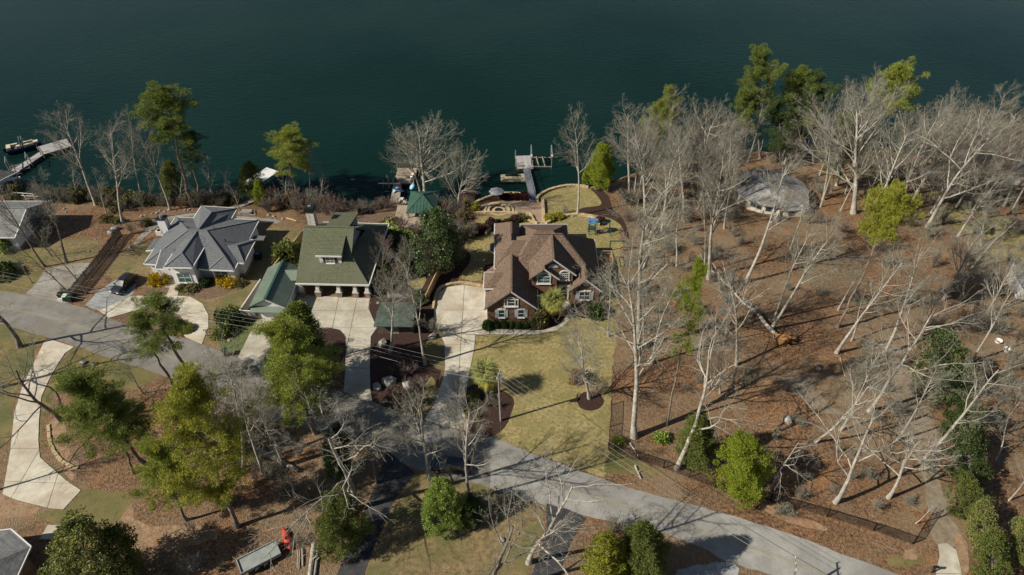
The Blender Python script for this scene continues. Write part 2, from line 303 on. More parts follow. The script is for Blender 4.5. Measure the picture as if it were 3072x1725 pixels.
def tubes_mesh(name, segs, mat, sides):
    """segs: list of (p0,p1,r0,r1,level); sides[level] = number of sides, 0 = flat ribbon"""
    VV = []; FF = []; base = 0; rs = np.random.RandomState(3)
    for lv in sorted({s[4] for s in segs}):
        a = [s for s in segs if s[4] == lv]; k = sides[min(lv, len(sides)-1)]
        p0 = np.array([s[0] for s in a]); p1 = np.array([s[1] for s in a]); r0 = np.array([s[2] for s in a])[:, None]; r1 = np.array([s[3] for s in a])[:, None]
        d = p1-p0; d /= np.linalg.norm(d, axis=1)[:, None]+1e-9; h = np.where(np.abs(d[:, 2:3]) > .9, np.array([[1., 0, 0]]), np.array([[0, 0, 1.]]))
        u = np.cross(d, h); u /= np.linalg.norm(u, axis=1)[:, None]+1e-9; w = np.cross(d, u); n = len(a)
        if k == 0:
            an = rs.uniform(0, math.pi, (n, 1)); q = u*np.cos(an)+w*np.sin(an)
            V = np.stack([p0-q*r0, p0+q*r0, p1+q*r1, p1-q*r1], 1).reshape(-1, 3); F = np.arange(4*n).reshape(-1, 4)+base
        else:
            an = np.arange(k)*2*math.pi/k; ring = lambda p, r: p[:, None, :]+(u[:, None, :]*np.cos(an)[None, :, None]+w[:, None, :]*np.sin(an)[None, :, None])*r[:, :, None]
            V = np.concatenate([ring(p0, r0), ring(p1, r1)], 1).reshape(-1, 3); i = np.arange(k); f = np.stack([i, (i+1) % k, k+(i+1) % k, k+i], 1)
            F = (f[None]+(np.arange(n)*2*k)[:, None, None]).reshape(-1, 4)+base
        VV.append(V); FF.append(F); base += len(V)
    V = np.concatenate(VV); F = np.concatenate(FF); me = bpy.data.meshes.new(name); me.vertices.add(len(V)); me.vertices.foreach_set('co', V.astype(np.float32).ravel())
    me.loops.add(F.size); me.loops.foreach_set('vertex_index', F.astype(np.int32).ravel()); me.polygons.add(len(F)); me.polygons.foreach_set('loop_start', np.arange(len(F), dtype=np.int32)*4)
    me.polygons.foreach_set('use_smooth', np.ones(len(F), dtype=bool)); me.update(calc_edges=True); me.materials.append(MATS[mat]); return me
# ================================================================ THE SETTING
shore_px = [(-900, 640), (-300, 600), (-80, 580), (0, 576), (85, 572), (150, 582), (242, 575), (300, 588), (360, 594), (415, 597), (512, 606), (588, 597), (657, 597), (719, 608), (760, 595), (814, 599), (880, 606), (940, 608), (1011, 606), (1046, 615),
            (1132, 616), (1184, 609), (1226, 606), (1322, 606), (1392, 606), (1412, 614), (1471, 590), (1506, 582), (1548, 581), (1586, 588), (1612, 588), (1634, 575), (1662, 564), (1700, 556), (1734, 556), (1769, 560), (1810, 560), (1850, 545),
            (1900, 522), (2000, 492), (2100, 472), (2200, 462), (2350, 450), (2450, 440), (2600, 450), (2770, 463), (2900, 473), (3072, 483), (3400, 490), (3900, 500)]
shore = [G(*p) for p in shore_px]
rnd = random.Random(5); sh = []
for i, (a, b) in enumerate(zip(shore, shore[1:])):
    n = max(1, int((b-a).length/1.6)); wall = 25 <= i <= 35
    for k in range(n):
        p = a.lerp(b, k/n)
        if not wall: p = p+Vector((rnd.uniform(-.35, .35), rnd.uniform(-.55, .55), 0))
        sh.append(p)
sh.append(shore[-1])
outline = [Vector((-700, -300, 0)), Vector((700, -300, 0)), Vector((700, sh[-1].y, 0))]+[Vector((p.x, p.y, 0)) for p in reversed(sh)]+[Vector((-700, sh[0].y, 0))]
drape('ground', outline, 'leaf_litter', 0)
bank = MB()
for i, p in enumerate(sh):
    bank.v += [(p.x, p.y, land(p.y)), (p.x+rnd.uniform(-.2, .2), p.y+.5, land(p.y)-.45+rnd.uniform(-.1, .1)), (p.x, p.y+1.6, -3.25), (p.x, p.y+9, -6)]
for i in range(len(sh)-1):
    for k in range(3): bank.f.append((4*i+k, 4*i+4+k, 4*i+5+k, 4*i+1+k))
bank.build('shore_bank', 'dirt', kind='structure')
# lake
def watermat():
    m = bpy.data.materials.new('lake_water'); m.use_nodes = True; MATS['lake_water'] = m; N = m.node_tree.nodes; L = m.node_tree.links; b = N['Principled BSDF']
    b.inputs['Roughness'].default_value = .13; b.inputs['IOR'].default_value = 1.33; b.inputs['Specular IOR Level'].default_value = .11
    g = N.new('ShaderNodeNewGeometry'); n = N.new('ShaderNodeTexNoise'); n.inputs['Scale'].default_value = .018; n.inputs['Detail'].default_value = 6; L.new(g.outputs['Position'], n.inputs['Vector'])
    r = N.new('ShaderNodeValToRGB'); r.color_ramp.elements[0].position = .35; r.color_ramp.elements[1].position = .68; r.color_ramp.elements[0].color = (.0022, .0132, .0098, 1); r.color_ramp.elements[1].color = (.0036, .0172, .0142, 1)
    L.new(n.outputs[0], r.inputs[0]); L.new(r.outputs[0], b.inputs['Base Color'])
    mp = N.new('ShaderNodeMapping'); mp.inputs['Scale'].default_value = (.55, 1.3, 1); mp.inputs['Rotation'].default_value = (0, 0, .35); L.new(g.outputs['Position'], mp.inputs['Vector'])
    w = N.new('ShaderNodeTexNoise'); w.inputs['Scale'].default_value = 1.1; w.inputs['Detail'].default_value = 5; w.inputs['Roughness'].default_value = .6; L.new(mp.outputs[0], w.inputs['Vector'])
    bp = N.new('ShaderNodeBump'); bp.inputs['Strength'].default_value = .55; bp.inputs['Distance'].default_value = .22; w2 = N.new('ShaderNodeMath'); w2.operation = 'MULTIPLY'; L.new(n.outputs[0], w2.inputs[0]); w2.inputs[1].default_value = 1.1; L.new(w2.outputs[0], bp.inputs['Strength']); L.new(w.outputs[0], bp.inputs['Height']); L.new(bp.outputs[0], b.inputs['Normal'])
watermat()
MB().add([(-1800, 90, WATER), (1800, 90, WATER), (1800, 2600, WATER), (-1800, 2600, WATER)], [(0, 1, 2, 3)]).build('lake', 'lake_water', kind='structure')
# road
road_up = [(-500, 800), (-200, 845), (0, 873), (80, 885), (190, 908), (260, 925), (300, 945), (420, 985), (540, 1012), (600, 1030), (700, 1068), (733, 1084), (880, 1132), (1031, 1175), (1116, 1205), (1271, 1260), (1402, 1298), (1470, 1311), (1640, 1376), (1831, 1446), (2027, 1501), (2175, 1541), (2350, 1596), (2526, 1661), (2701, 1725), (3000, 1830)]
road_lo = [(2600, 1880), (2450, 1790), (2315, 1725), (2175, 1682), (2100, 1640), (1966, 1592), (1791, 1556), (1640, 1515), (1525, 1483), (1442, 1455), (1241, 1405), (1101, 1335), (900, 1280), (740, 1230), (600, 1175), (471, 1118), (346, 1080), (221, 1036), (97, 998), (0, 973), (-200, 935), (-500, 890)]
ru = smooth_line([G(*p) for p in road_up], 4, False); rl = smooth_line([G(*p) for p in road_lo], 4, False)
drape('road', ru+rl, 'asphalt_old', .016, jitter=.09)
k_ = int(len(ru)*17.3/25); j_ = len(rl)-int(len(rl)*12.4/21)
drape('road_old_section', ru[:k_]+rl[j_:], 'asphalt_brown', .0175, jitter=.09, seed=1)
mid = [((Vector(a)+Vector(b))/2) for a, b in zip(smooth_line([G(*p) for p in road_up[::1]], 8, False)[::8], [G(*p) for p in road_up])]
def strip(line, w, off=0):
    L_ = []; R_ = []
    for i, p in enumerate(line):
        d = (line[min(i+1, len(line)-1)]-line[max(i-1, 0)]); d.z = 0; d.normalize(); n = Vector((-d.y, d.x, 0)); L_.append(p+n*(off+w/2)); R_.append(p+n*(off-w/2))
    return L_+R_[::-1]
cl_px = [(0, 921), (97, 940), (221, 971), (346, 1014), (471, 1056), (600, 1098), (740, 1154), (900, 1206), (1101, 1264), (1241, 1326), (1442, 1376), (1540, 1410), (1640, 1444), (1800, 1501), (1960, 1545), (2120, 1598), (2250, 1640), (2420, 1700), (2560, 1760)]
cl = smooth_line([G(*p) for p in cl_px], 4, False)
for o in (-.11, .11): drape('road_centre_line', strip(cl, .1, o), 'paint_yellow', .021)
for k, (x, y, w, h) in enumerate([(150, 945, 3.5, 1.6), (420, 1020, 4, 1.8), (1330, 1330, 4, 2), (1720, 1455, 5, 1.5)]):
    c = G(x, y); a = -.33; pts = [c+Matrix.Rotation(a, 3, 'Z') @ Vector((w*math.cos(t)*(1+.12*math.sin(3*t+k)), h*.5*math.sin(t), 0)) for t in [i*.45 for i in range(14)]]
    drape('asphalt_patch', pts, 'asphalt_patch', .0195)
# lawns, beds and beaten ground (photo survey points)
A_, F_, C_, Hh, G_, I_, J_, K_, L_ = (2.892, 0, 250), (2.892, 0, 600), (2.892, 1150, 350), (2.892, 1250, 600), (2.892, 650, 600), (1.995, 0, 1000), (1.995, 700, 1000), (1.995, 1400, 1000), (1.995, 2100, 1000)
def area(name, pts, crop, mat, dz=.004, sm=True, jit=.12):
    q = GL(pts, *crop)
    if sm: q = smooth_line(q, 3)
    return drape(name, q, mat, dz, jitter=jit)
SRC = (1, 0, 0)
area('front_lawn', [(1425, 1000), (1500, 1004), (1600, 1002), (1670, 985), (1706, 950), (1760, 930), (1800, 905), (1858, 905), (1850, 1000), (1836, 1120), (1831, 1220), (1823, 1341), (1831, 1385), (1816, 1432), (1720, 1404), (1640, 1372), (1540, 1337), (1470, 1313), (1402, 1296), (1397, 1200), (1407, 1125), (1423, 1050)], SRC, 'lawn_tan', sm=False, jit=.22)
area('side_lawn', [(965, 985), (860, 1022), (720, 1060), (700, 1130), (755, 1190), (740, 1270), (660, 1380), (770, 1425), (860, 1400), (870, 1310), (960, 1270), (1100, 1300), (1100, 1000)], C_, 'lawn_tan')
area('back_lawn', [(1350, 705), (1480, 640), (1620, 612), (1780, 628), (1850, 680), (1890, 740), (1870, 772), (1740, 790), (1705, 803), (1700, 830), (1800, 845), (1960, 880), (2050, 930), (2085, 990), (2110, 1080), (2095, 1200), (2080, 1330), (2070, 1560), (1900, 1600), (1700, 1300), (1400, 1300), (1400, 1000), (1385, 740)], C_, 'lawn_tan', jit=.05)
area('terrace_lawn', [(785, 868), (1050, 852), (1265, 862), (1310, 930), (1080, 945), (860, 950), (800, 905)], C_, 'lawn_tan', sm=False, jit=.05)
area('paver_patio', [(775, 835), (790, 790), (900, 745), (1040, 722), (1370, 728), (1392, 930), (1312, 930), (1275, 855), (1060, 846), (800, 846)], C_, 'paver', .006, sm=False, jit=0)
area('mulch_bed', [(1800, 622), (1900, 640), (1960, 700), (1990, 800), (2060, 860), (2110, 950), (2135, 1060), (2092, 1030), (2085, 985), (2045, 928), (1960, 878), (1800, 843), (1700, 829), (1703, 803), (1740, 789), (1870, 771), (1891, 740), (1851, 680)], C_, 'mulch', .008, jit=.04)
area('mulch_bed', [(770, 765), (930, 700), (1030, 675), (1150, 672), (1260, 695), (1270, 728), (1040, 724), (900, 747), (790, 792)], C_, 'mulch', .008, sm=False, jit=.04)
area('mulch_bed', [(700, 960), (780, 930), (860, 925), (1080, 900), (1100, 930), (970, 970), (880, 1000), (820, 1030), (700, 1062), (640, 1100), (660, 1250), (600, 1330), (540, 1446), (640, 1446), (660, 1385), (742, 1275), (756, 1195), (702, 1132), (722, 1062)], C_, 'mulch', .0075, jit=.04)
area('mulch_bed', [(862, 1320), (885, 1290), (960, 1268), (1010, 1300), (1000, 1400), (870, 1420), (860, 1380)], C_, 'mulch', .0085)
area('mulch_bed', [(1410, 880), (1500, 858), (1560, 870), (1440, 920)], C_, 'mulch', .0085)
area('mulch_bed', [(1400, 1165), (1445, 1150), (1500, 1168), (1540, 1195), (1538, 1228), (1515, 1282), (1470, 1309), (1404, 1292), (1395, 1220)], SRC, 'mulch', .008, jit=.04)
area('mulch_bed', [(1731, 1205), (1742, 1182), (1771, 1172), (1802, 1184), (1812, 1208), (1796, 1226), (1768, 1232), (1742, 1224)], SRC, 'mulch', .009, jit=.04)
area('mulch_bed', [(1445, 968), (1455, 962), (1610, 960), (1625, 930), (1660, 925), (1712, 925), (1690, 960), (1672, 975), (1625, 990), (1560, 988), (1475, 986)], SRC, 'mulch', .009, sm=False, jit=.03)
area('mulch_bed', [(1710, 905), (1800, 900), (1830, 925), (1790, 955), (1712, 945)], SRC, 'mulch', .009, jit=.04)
area('mulch_bed', [(1113, 1012), (1131, 987), (1108, 960), (1108, 925), (1134, 905), (1300, 970), (1306, 1002), (1330, 1060), (1320, 1130), (1300, 1180), (1275, 1252), (1200, 1228), (1116, 1202)], SRC, 'mulch', .007, jit=.06)
area('lawn_patch', [(1305, 1000), (1325, 1040), (1334, 1085), (1325, 1110), (1285, 1085), (1275, 1040)], SRC, 'lawn_olive', .009)
area('lawn_patch', [(1297, 1130), (1310, 1190), (1275, 1250), (1245, 1240), (1262, 1180)], SRC, 'lawn_olive', .009)
area('mulch_bed', [(640, 690), (735, 600), (800, 640), (790, 720), (720, 800), (640, 830)], C_, 'mulch', .008)
area('lawn_patch', [(1223, 850), (1240, 815), (1262, 808), (1277, 820), (1275, 850), (1262, 868), (1240, 866)], SRC, 'lawn_tan', .009)
area('garden_bed', [(1110, 895), (1150, 690), (1240, 690), (1330, 640), (1410, 640), (1400, 700), (1380, 760), (1380, 830), (1330, 870), (1315, 925), (1300, 970), (1130, 905)], SRC, 'mulch', .005)
area('garden_bed', [(955, 625), (1050, 620), (1180, 640), (1185, 680), (960, 680)], SRC, 'straw', .005)
# white house plot
area('dry_lawn', [(930, 640), (1000, 520), (1100, 420), (1300, 380), (1330, 560), (1330, 640), (1280, 740), (1210, 740), (1200, 680), (1000, 690)], F_, 'lawn_dry', jit=.2)
area('dry_lawn', [(1540, 835), (1800, 740), (2100, 700), (2240, 700), (2100, 960), (1960, 990), (1880, 1080), (1870, 1180), (1900, 1290), (1745, 1235), (1815, 1100), (1815, 990), (1760, 900), (1650, 842)], F_, 'lawn_dry', .005, sm=False, jit=.12)
area('dry_lawn', [(2000, 640), (2230, 200), (2630, 240), (2500, 440), (2350, 620), (2240, 720)], F_, 'lawn_dry', .0035, sm=False, jit=.2)
area('straw_bed', [(1310, 740), (1350, 700), (1480, 720), (1450, 825), (1250, 825)], F_, 'straw', .007)
area('straw_bed', [(1560, 740), (1900, 700), (2120, 720), (2000, 800), (1820, 860), (1650, 838), (1545, 832)], F_, 'straw', .007)
area('straw_bed', [(1150, 960), (1450, 958), (1560, 1000), (1600, 1062), (1578, 1148), (1500, 1140), (1200, 1080), (1000, 1010)], F_, 'straw', .0075)
area('grass_patch', [(1880, 1080), (2000, 1010), (2220, 1020), (2190, 1130), (2090, 1330), (1960, 1290), (1880, 1200)], F_, 'grass_green', .008)
area('grass_patch', [(1080, 600), (1130, 585), (1160, 600), (1110, 615)], F_, 'grass_green', .007)
# left and lower-left plots
area('left_lawn', [(-300, 440), (0, 430), (250, 430), (420, 470), (380, 590), (330, 690), (225, 812), (0, 788), (-300, 740)], F_, 'lawn_olive', jit=.15)
area('left_lawn', [(250, 440), (500, 350), (800, 330), (860, 420), (780, 530), (560, 560), (400, 580)], F_, 'lawn_dry', .0035, jit=.25)
area('lower_lawn', [(-200, 1060), (0, 1085), (280, 1155), (400, 1195), (310, 1300), (280, 1446), (120, 1700), (80, 2100), (-300, 2100)], F_, 'lawn_olive', jit=.15)
area('lower_lawn', [(440, 85), (560, 110), (700, 150), (860, 215), (960, 260), (800, 340), (540, 330), (330, 330), (255, 560), (240, 700), (250, 380), (335, 205)], I_, 'lawn_olive', .004, sm=False, jit=.15)
area('lower_lawn', [(240, 745), (330, 800), (480, 930), (760, 950), (790, 1060), (700, 1150), (400, 1180), (200, 1090), (330, 1056), (400, 1050), (485, 945), (400, 885)], I_, 'lawn_olive', .0038, sm=False, jit=.15)
area('bare_dirt', [(690, 1150), (790, 1020), (800, 1100), (900, 1150), (1200, 1150), (1330, 1200), (1100, 1280), (800, 1320), (700, 1240)], I_, 'dirt', .005, jit=.2)
area('bare_dirt', [(280, 560), (360, 480), (400, 600), (420, 720), (480, 800), (430, 880), (360, 780), (300, 680)], I_, 'dirt', .0055)
area('verge_lawn', [(1080, 850), (1200, 830), (1480, 905), (1650, 965), (1870, 1030), (1850, 1180), (1760, 1446), (1740, 1700), (720, 1700), (790, 1446), (860, 1250), (965, 1000)], J_, 'lawn_dry', .004, sm=False, jit=.15)
area('verge_lawn', [(860, 715), (880, 690), (1000, 750), (1200, 850), (1000, 840), (830, 830)], K_, 'lawn_olive', .005)
area('leaf_bank', [(870, 720), (1230, 860), (1532, 960), (2100, 1130), (2700, 1330), (2640, 1360), (2200, 1200), (1532, 1075), (1250, 998), (1050, 930), (860, 880)], K_, 'leaf_litter', .0045)
for k, pl in enumerate([[(350, 1040), (420, 1030), (520, 1090), (700, 1130), (760, 1180), (640, 1160), (480, 1110)], [(1230, 1300), (1290, 1290), (1290, 1350), (1220, 1350)], [(1180, 1290), (1100, 1280), (1020, 1250), (1080, 1270)], [(1540, 1200), (1600, 1260), (1600, 1420), (1560, 1446), (1530, 1300)]]):
    area('bare_dirt', pl, L_, 'dirt', .0065)
area('grass_patch', [(1130, 1350), (1250, 1320), (1340, 1360), (1240, 1400), (1140, 1390)], L_, 'lawn_olive', .0062)
area('dirt_track', [(1130, 100), (1220, 100), (1260, 250), (1310, 380), (1400, 520), (1450, 700), (1430, 900), (1500, 1080), (1560, 1260), (1410, 1260), (1360, 1000), (1320, 800), (1200, 600), (1130, 360)], L_, 'dirt_track', .005, jit=.3)
area('dirt_track', [(500, 270), (600, 260), (760, 420), (850, 480), (740, 470), (600, 380)], L_, 'dirt_track', .005, jit=.3)
area('old_slab', [(390, 905), (560, 890), (660, 935), (640, 990), (450, 985)], (2.198, 1900, 600), 'dirt_track', .006, jit=.2)
for pl in [[(2000, 60), (2200, 30), (2400, 100), (2620, 200), (2620, 300), (2330, 260), (2060, 150)], [(2380, 330), (2620, 330), (2620, 430), (2400, 400)], [(1940, -80), (2050, -60), (2040, -20), (1930, -30)], [(1500, -200), (1700, -190), (1780, -150), (1500, -150)]]:
    area('woods_clearing', pl, (2.198, 1900, 600), 'lawn_tan', .005, jit=.35)
for pl in [[(1870, 640), (1960, 600), (2060, 640), (2040, 800), (1990, 920), (1930, 1010), (1862, 1010), (1866, 800)], [(2380, 760), (2520, 740), (2600, 820), (2560, 900), (2420, 860)], [(2060, 1000), (2190, 980), (2230, 1060), (2120, 1110)], [(2700, 640), (2860, 620), (3072, 660), (3120, 760), (2960, 790), (2760, 720)], [(2300, 1600), (2500, 1640), (2640, 1690), (2500, 1640), (2250, 1570), (2000, 1470), (1900, 1430), (2050, 1450)]]:
    area('tan_litter', pl, SRC, 'litter_tan', .0042, jit=.5)
for pl in [[(2060, 560), (2180, 520), (2190, 640), (2080, 680)], [(2450, 560), (2560, 590), (2700, 600), (2600, 660), (2460, 640)], [(2250, 1180), (2420, 1160), (2480, 1240), (2350, 1290), (2240, 1260)], [(520, 620), (640, 605), (700, 625), (560, 640)], [(2740, 1540), (2800, 1520), (2830, 1560), (2770, 1590)]]:
    area('orange_litter', pl, SRC, 'litter_orange', .0044, jit=.5)
# drives
def cuts(crop, *segs): return [(G(crop[1]+a[0]/crop[0], crop[2]+a[1]/crop[0]), G(crop[1]+b[0]/crop[0], crop[2]+b[1]/crop[0])) for a, b in segs]
slabs('brown_house_driveway', [G(*p) for p in [(1302, 928), (1306, 905), (1316, 877), (1336, 863), (1388, 855), (1450, 864), (1464, 875), (1463, 964), (1447, 972), (1452, 983), (1470, 990), (1468, 1004), (1426, 1005), (1423, 1050), (1407, 1125), (1397, 1200), (1400, 1235), (1410, 1298), (1320, 1275), (1272, 1259), (1301, 1215), (1331, 1130), (1335, 1100), (1333, 1029), (1302, 970)]],
      cuts(Hh, ((150, 955), (620, 955)), ((150, 1083), (600, 1083)), ((415, 730), (393, 1083)), ((200, 1255), (520, 1255)))+cuts(SRC, ((1330, 1115), (1410, 1115)), ((1300, 1190), (1400, 1196))), 'concrete_warm', .010)
slabs('front_walk', [G(*p) for p in [(1470, 990), (1500, 988), (1560, 990), (1625, 992), (1674, 977), (1694, 958), (1708, 935), (1690, 925), (1680, 905), (1705, 905), (1722, 925), (1716, 948), (1702, 970), (1672, 992), (1610, 1004), (1560, 1005), (1470, 1003)]],
      cuts(SRC, ((1500, 980), (1500, 1010)), ((1540, 980), (1540, 1010)), ((1580, 980), (1580, 1010)), ((1620, 980), (1622, 1012)), ((1664, 970), (1690, 1000)), ((1680, 940), (1730, 950))), 'concrete', .0105)
slabs('green_house_driveway', [G(*p) for p in [(889, 884), (955, 889), (1110, 895), (1106, 925), (1131, 984), (1113, 1010), (1110, 1100), (1112, 1175), (1118, 1208), (1030, 1176), (1034, 1130), (1036, 1090), (1038, 1010), (1020, 990), (985, 983), (945, 985), (920, 1010), (880, 1010), (900, 960), (890, 950), (860, 950), (862, 935), (895, 928)]],
      cuts(G_, ((700, 960), (1400, 966)), ((700, 1110), (1420, 1110)), ((1065, 820), (1005, 1110)), ((1225, 820), (1165, 1110)))+cuts(SRC, ((1020, 1040), (1130, 1040)), ((1020, 1105), (1130, 1105))), 'concrete', .010)
slabs('garage_driveway', [G(*p) for p in [(769, 958), (830, 952), (862, 951), (888, 952), (898, 962), (878, 1010), (850, 1060), (800, 1112), (712, 1075), (735, 1030), (752, 995)]], cuts(SRC, ((740, 1000), (880, 1000)), ((700, 1045), (860, 1045))), 'concrete', .0105)
area('mulch_bed', [(940, 1003), (955, 990), (990, 984), (1022, 992), (1036, 1015), (1038, 1060), (1036, 1095), (1000, 1120), (930, 1130), (905, 1080), (915, 1030)], SRC, 'mulch', .008, jit=.03)
slabs('circular_driveway', [G(*p) for p in [(297, 932), (345, 911), (391, 890), (432, 886), (500, 886), (514, 850), (540, 853), (533, 888), (570, 890), (608, 911), (626, 946), (626, 980), (617, 1005), (606, 1034), (560, 1014), (544, 1000), (553, 967), (540, 946), (501, 932), (440, 929), (398, 934), (345, 950), (325, 954)]],
      cuts(F_, ((1440, 832), (1560, 832)), ((1480, 960), (1640, 830)), ((1560, 1005), (1820, 960)), ((1590, 1110), (1830, 1110)), ((1150, 835), (1200, 970)), ((1320, 820), (1330, 970))), 'concrete_warm', .010)
slabs('side_walk', GL([(1280, 745), (1320, 682), (1360, 690), (1335, 760), (1300, 770)], *F_), [], 'concrete_warm', .0095)
slabs('lower_left_driveway', GL([(270, 40), (300, 36), (445, 82), (390, 120), (335, 205), (290, 290), (250, 380), (236, 520), (232, 640), (242, 742), (300, 795), (400, 882), (487, 940), (380, 1056), (300, 1050), (200, 1025), (100, 1000), (15, 965), (30, 880), (62, 700), (85, 480), (130, 330), (200, 180)], *I_),
      cuts(I_, ((0, 885), (420, 900)), ((60, 690), (260, 690)), ((70, 500), (260, 470)), ((120, 340), (280, 320)), ((180, 200), (340, 190)), ((330, 900), (280, 1060)), ((200, 760), (60, 1000))), 'concrete_warm', .010)
area('bare_dirt', [(-60, 960), (20, 965), (110, 1005), (240, 1040), (180, 1090), (60, 1100), (-60, 1130)], I_, 'dirt', .006)
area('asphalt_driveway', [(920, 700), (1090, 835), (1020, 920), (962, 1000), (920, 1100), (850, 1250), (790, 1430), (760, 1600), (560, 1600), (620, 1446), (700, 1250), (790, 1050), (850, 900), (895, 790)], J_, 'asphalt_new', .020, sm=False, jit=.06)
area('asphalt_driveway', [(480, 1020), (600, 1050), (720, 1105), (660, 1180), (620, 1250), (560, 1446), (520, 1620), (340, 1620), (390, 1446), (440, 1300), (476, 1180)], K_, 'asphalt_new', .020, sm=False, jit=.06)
slabs('right_driveway', GL([(1420, 1260), (1480, 1256), (1535, 1300), (1560, 1400), (1585, 1560), (1395, 1560), (1415, 1400), (1432, 1330)], *L_), cuts(L_, ((1400, 1440), (1600, 1440))), 'concrete', .010)
area('gravel_pad', [(740, 912), (840, 800), (1000, 690), (1100, 680), (1200, 690), (1150, 820), (1000, 905), (860, 958), (800, 940)], F_, 'gravel', .009, sm=False, jit=.12)
area('gravel_drive', [(225, 815), (330, 700), (392, 602), (560, 562), (785, 542), (800, 585), (650, 780), (605, 880), (540, 905), (400, 870)], F_, 'gravel_dirty', .009, sm=False, jit=.15)
area('gravel_pad', [(1270, 1420), (1380, 1390), (1532, 1360), (1620, 1400), (1600, 1560), (1250, 1560)], K_, 'gravel', .009, jit=.2)
area('gravel_path', [(1160, 380), (1240, 280), (1330, 200), (1450, 140), (1600, 115), (1720, 95), (1720, 125), (1500, 165), (1380, 220), (1280, 300), (1200, 390)], F_, 'gravel_dirty', .009)
area('gravel_path', [(2020, 140), (2220, 150), (2400, 170), (2400, 200), (2030, 185)], F_, 'gravel_dirty', .0095)
# ================================================================ HOUSES
def win(par, o, x, y, z, w, h, cols=2, rows=2, arch=False, frame='white_trim', glass='glass', sill=True, fw=.1):
    """window in a wall that faces the camera (-Y): frame part with separate panes and a sill"""
    mb = MB(); f = fw
    mb.bb(x-w/2-f, x-w/2, y-.09, y, z, z+h).bb(x+w/2, x+w/2+f, y-.09, y, z, z+h).bb(x-w/2-f, x+w/2+f, y-.092, y, z-f, z)
    if arch:
        n = 9; ring = lambda r: [(x+r*math.cos(math.pi*i/n), z+h+r*.85*math.sin(math.pi*i/n)) for i in range(n+1)]
        a = ring(w/2); b = ring(w/2+f*1.4)
        for i in range(n): mb.add([(a[i][0], y-.1, a[i][1]), (a[i+1][0], y-.1, a[i+1][1]), (b[i+1][0], y-.1, b[i+1][1]), (b[i][0], y-.1, b[i][1]), (a[i][0], y, a[i][1]), (a[i+1][0], y, a[i+1][1]), (b[i+1][0], y, b[i+1][1]), (b[i][0], y, b[i][1])], [(0, 1, 2, 3), (4, 7, 6, 5), (0, 4, 5, 1), (2, 6, 7, 3)])
        mb.bb(x-w/2-f, x+w/2+f, y-.088, y, z+h, z+h+.07)
    else: mb.bb(x-w/2-f, x+w/2+f, y-.092, y, z+h, z+h+f)
    m = .06
    for i in range(1, cols): mb.bb(x-w/2+w*i/cols-m/2, x-w/2+w*i/cols+m/2, y-.07, y, z, z+h)
    for i in range(1, rows): mb.bb(x-w/2, x+w/2, y-.068, y, z+h*i/rows-m/2, z+h*i/rows+m/2)
    fr = mb.build('window', frame, par, o)
    for i in range(cols):
        for j in range(rows):
            p = MB().bb(x-w/2+w*i/cols+.005, x-w/2+w*(i+1)/cols-.005, y-.03, y-.005, z+h*j/rows+.005, z+h*(j+1)/rows-.005).build('pane', glass, fr, o)
    if arch: MB().prism([(x, z+h+.06)]+[(x+w/2*math.cos(math.pi*i/9), z+h+.06+w/2*.85*math.sin(math.pi*i/9)) for i in range(10)], 0, 1)
    if arch:
        q = [(x+w/2*math.cos(math.pi*i/9), z+h+.07+w/2*.82*math.sin(math.pi*i/9)) for i in range(10)]
        g = MB(); g.v = [(a, y-.03, b) for a, b in q]+[(a, y-.005, b) for a, b in q]; g.f = [tuple(range(10)), tuple(range(19, 9, -1))]; g.build('pane', glass, fr, o)
    if sill: MB().bb(x-w/2-f*1.6, x+w/2+f*1.6, y-.2, y, z-f-.1, z-f-.002).build('sill', frame, fr, o)
    return fr
def hip(mb, x0, x1, y0, y1, ze, ra, rb, t=.18):
    """four-sided roof over a rectangle, ra-rb the ends of the ridge"""
    a = Vector(ra); b = Vector(rb); c = [Vector((x0, y0, ze)), Vector((x1, y0, ze)), Vector((x1, y1, ze)), Vector((x0, y1, ze))]
    if abs(a.x-b.x) >= abs(a.y-b.y):
        if a.x > b.x: a, b = b, a
        for q in ([c[0], c[1], b, a], [c[2], c[3], a, b]): mb.slab(q, t)
        if a.x > x0+.01: mb.slab([c[3], c[0], a], t)
        if b.x < x1-.01: mb.slab([c[1], c[2], b], t)
    else:
        if a.y > b.y: a, b = b, a
        for q in ([c[3], c[0], a, b], [c[1], c[2], b, a]): mb.slab(q, t)
        if a.y > y0+.01: mb.slab([c[0], c[1], a], t)
        if b.y < y1-.01: mb.slab([c[2], c[3], b], t)
    return mb
def eaves(par, o, lines, mat='white_trim', w=.14, h=.2):
    for pl in lines:
        mb = MB()
        for a, b in zip(pl, pl[1:]): mb.bar(Vector(a)-Vector((0, 0, .09)), Vector(b)-Vector((0, 0, .09)), w, h)
        mb.build('fascia', mat, par, o)
def gable_wall(mb, x0, x1, y, ze, xr, zr, th=.25):
    mb.add([(x0, y, -.3), (x1, y, -.3), (x1, y, ze), (xr, y, zr), (x0, y, ze), (x0, y+th, -.3), (x1, y+th, -.3), (x1, y+th, ze), (xr, y+th, zr), (x0, y+th, ze)], [(0, 1, 2, 3, 4), (9, 8, 7, 6, 5), (0, 5, 6, 1), (1, 6, 7, 2), (2, 7, 8, 3), (3, 8, 9, 4), (4, 9, 5, 0)])
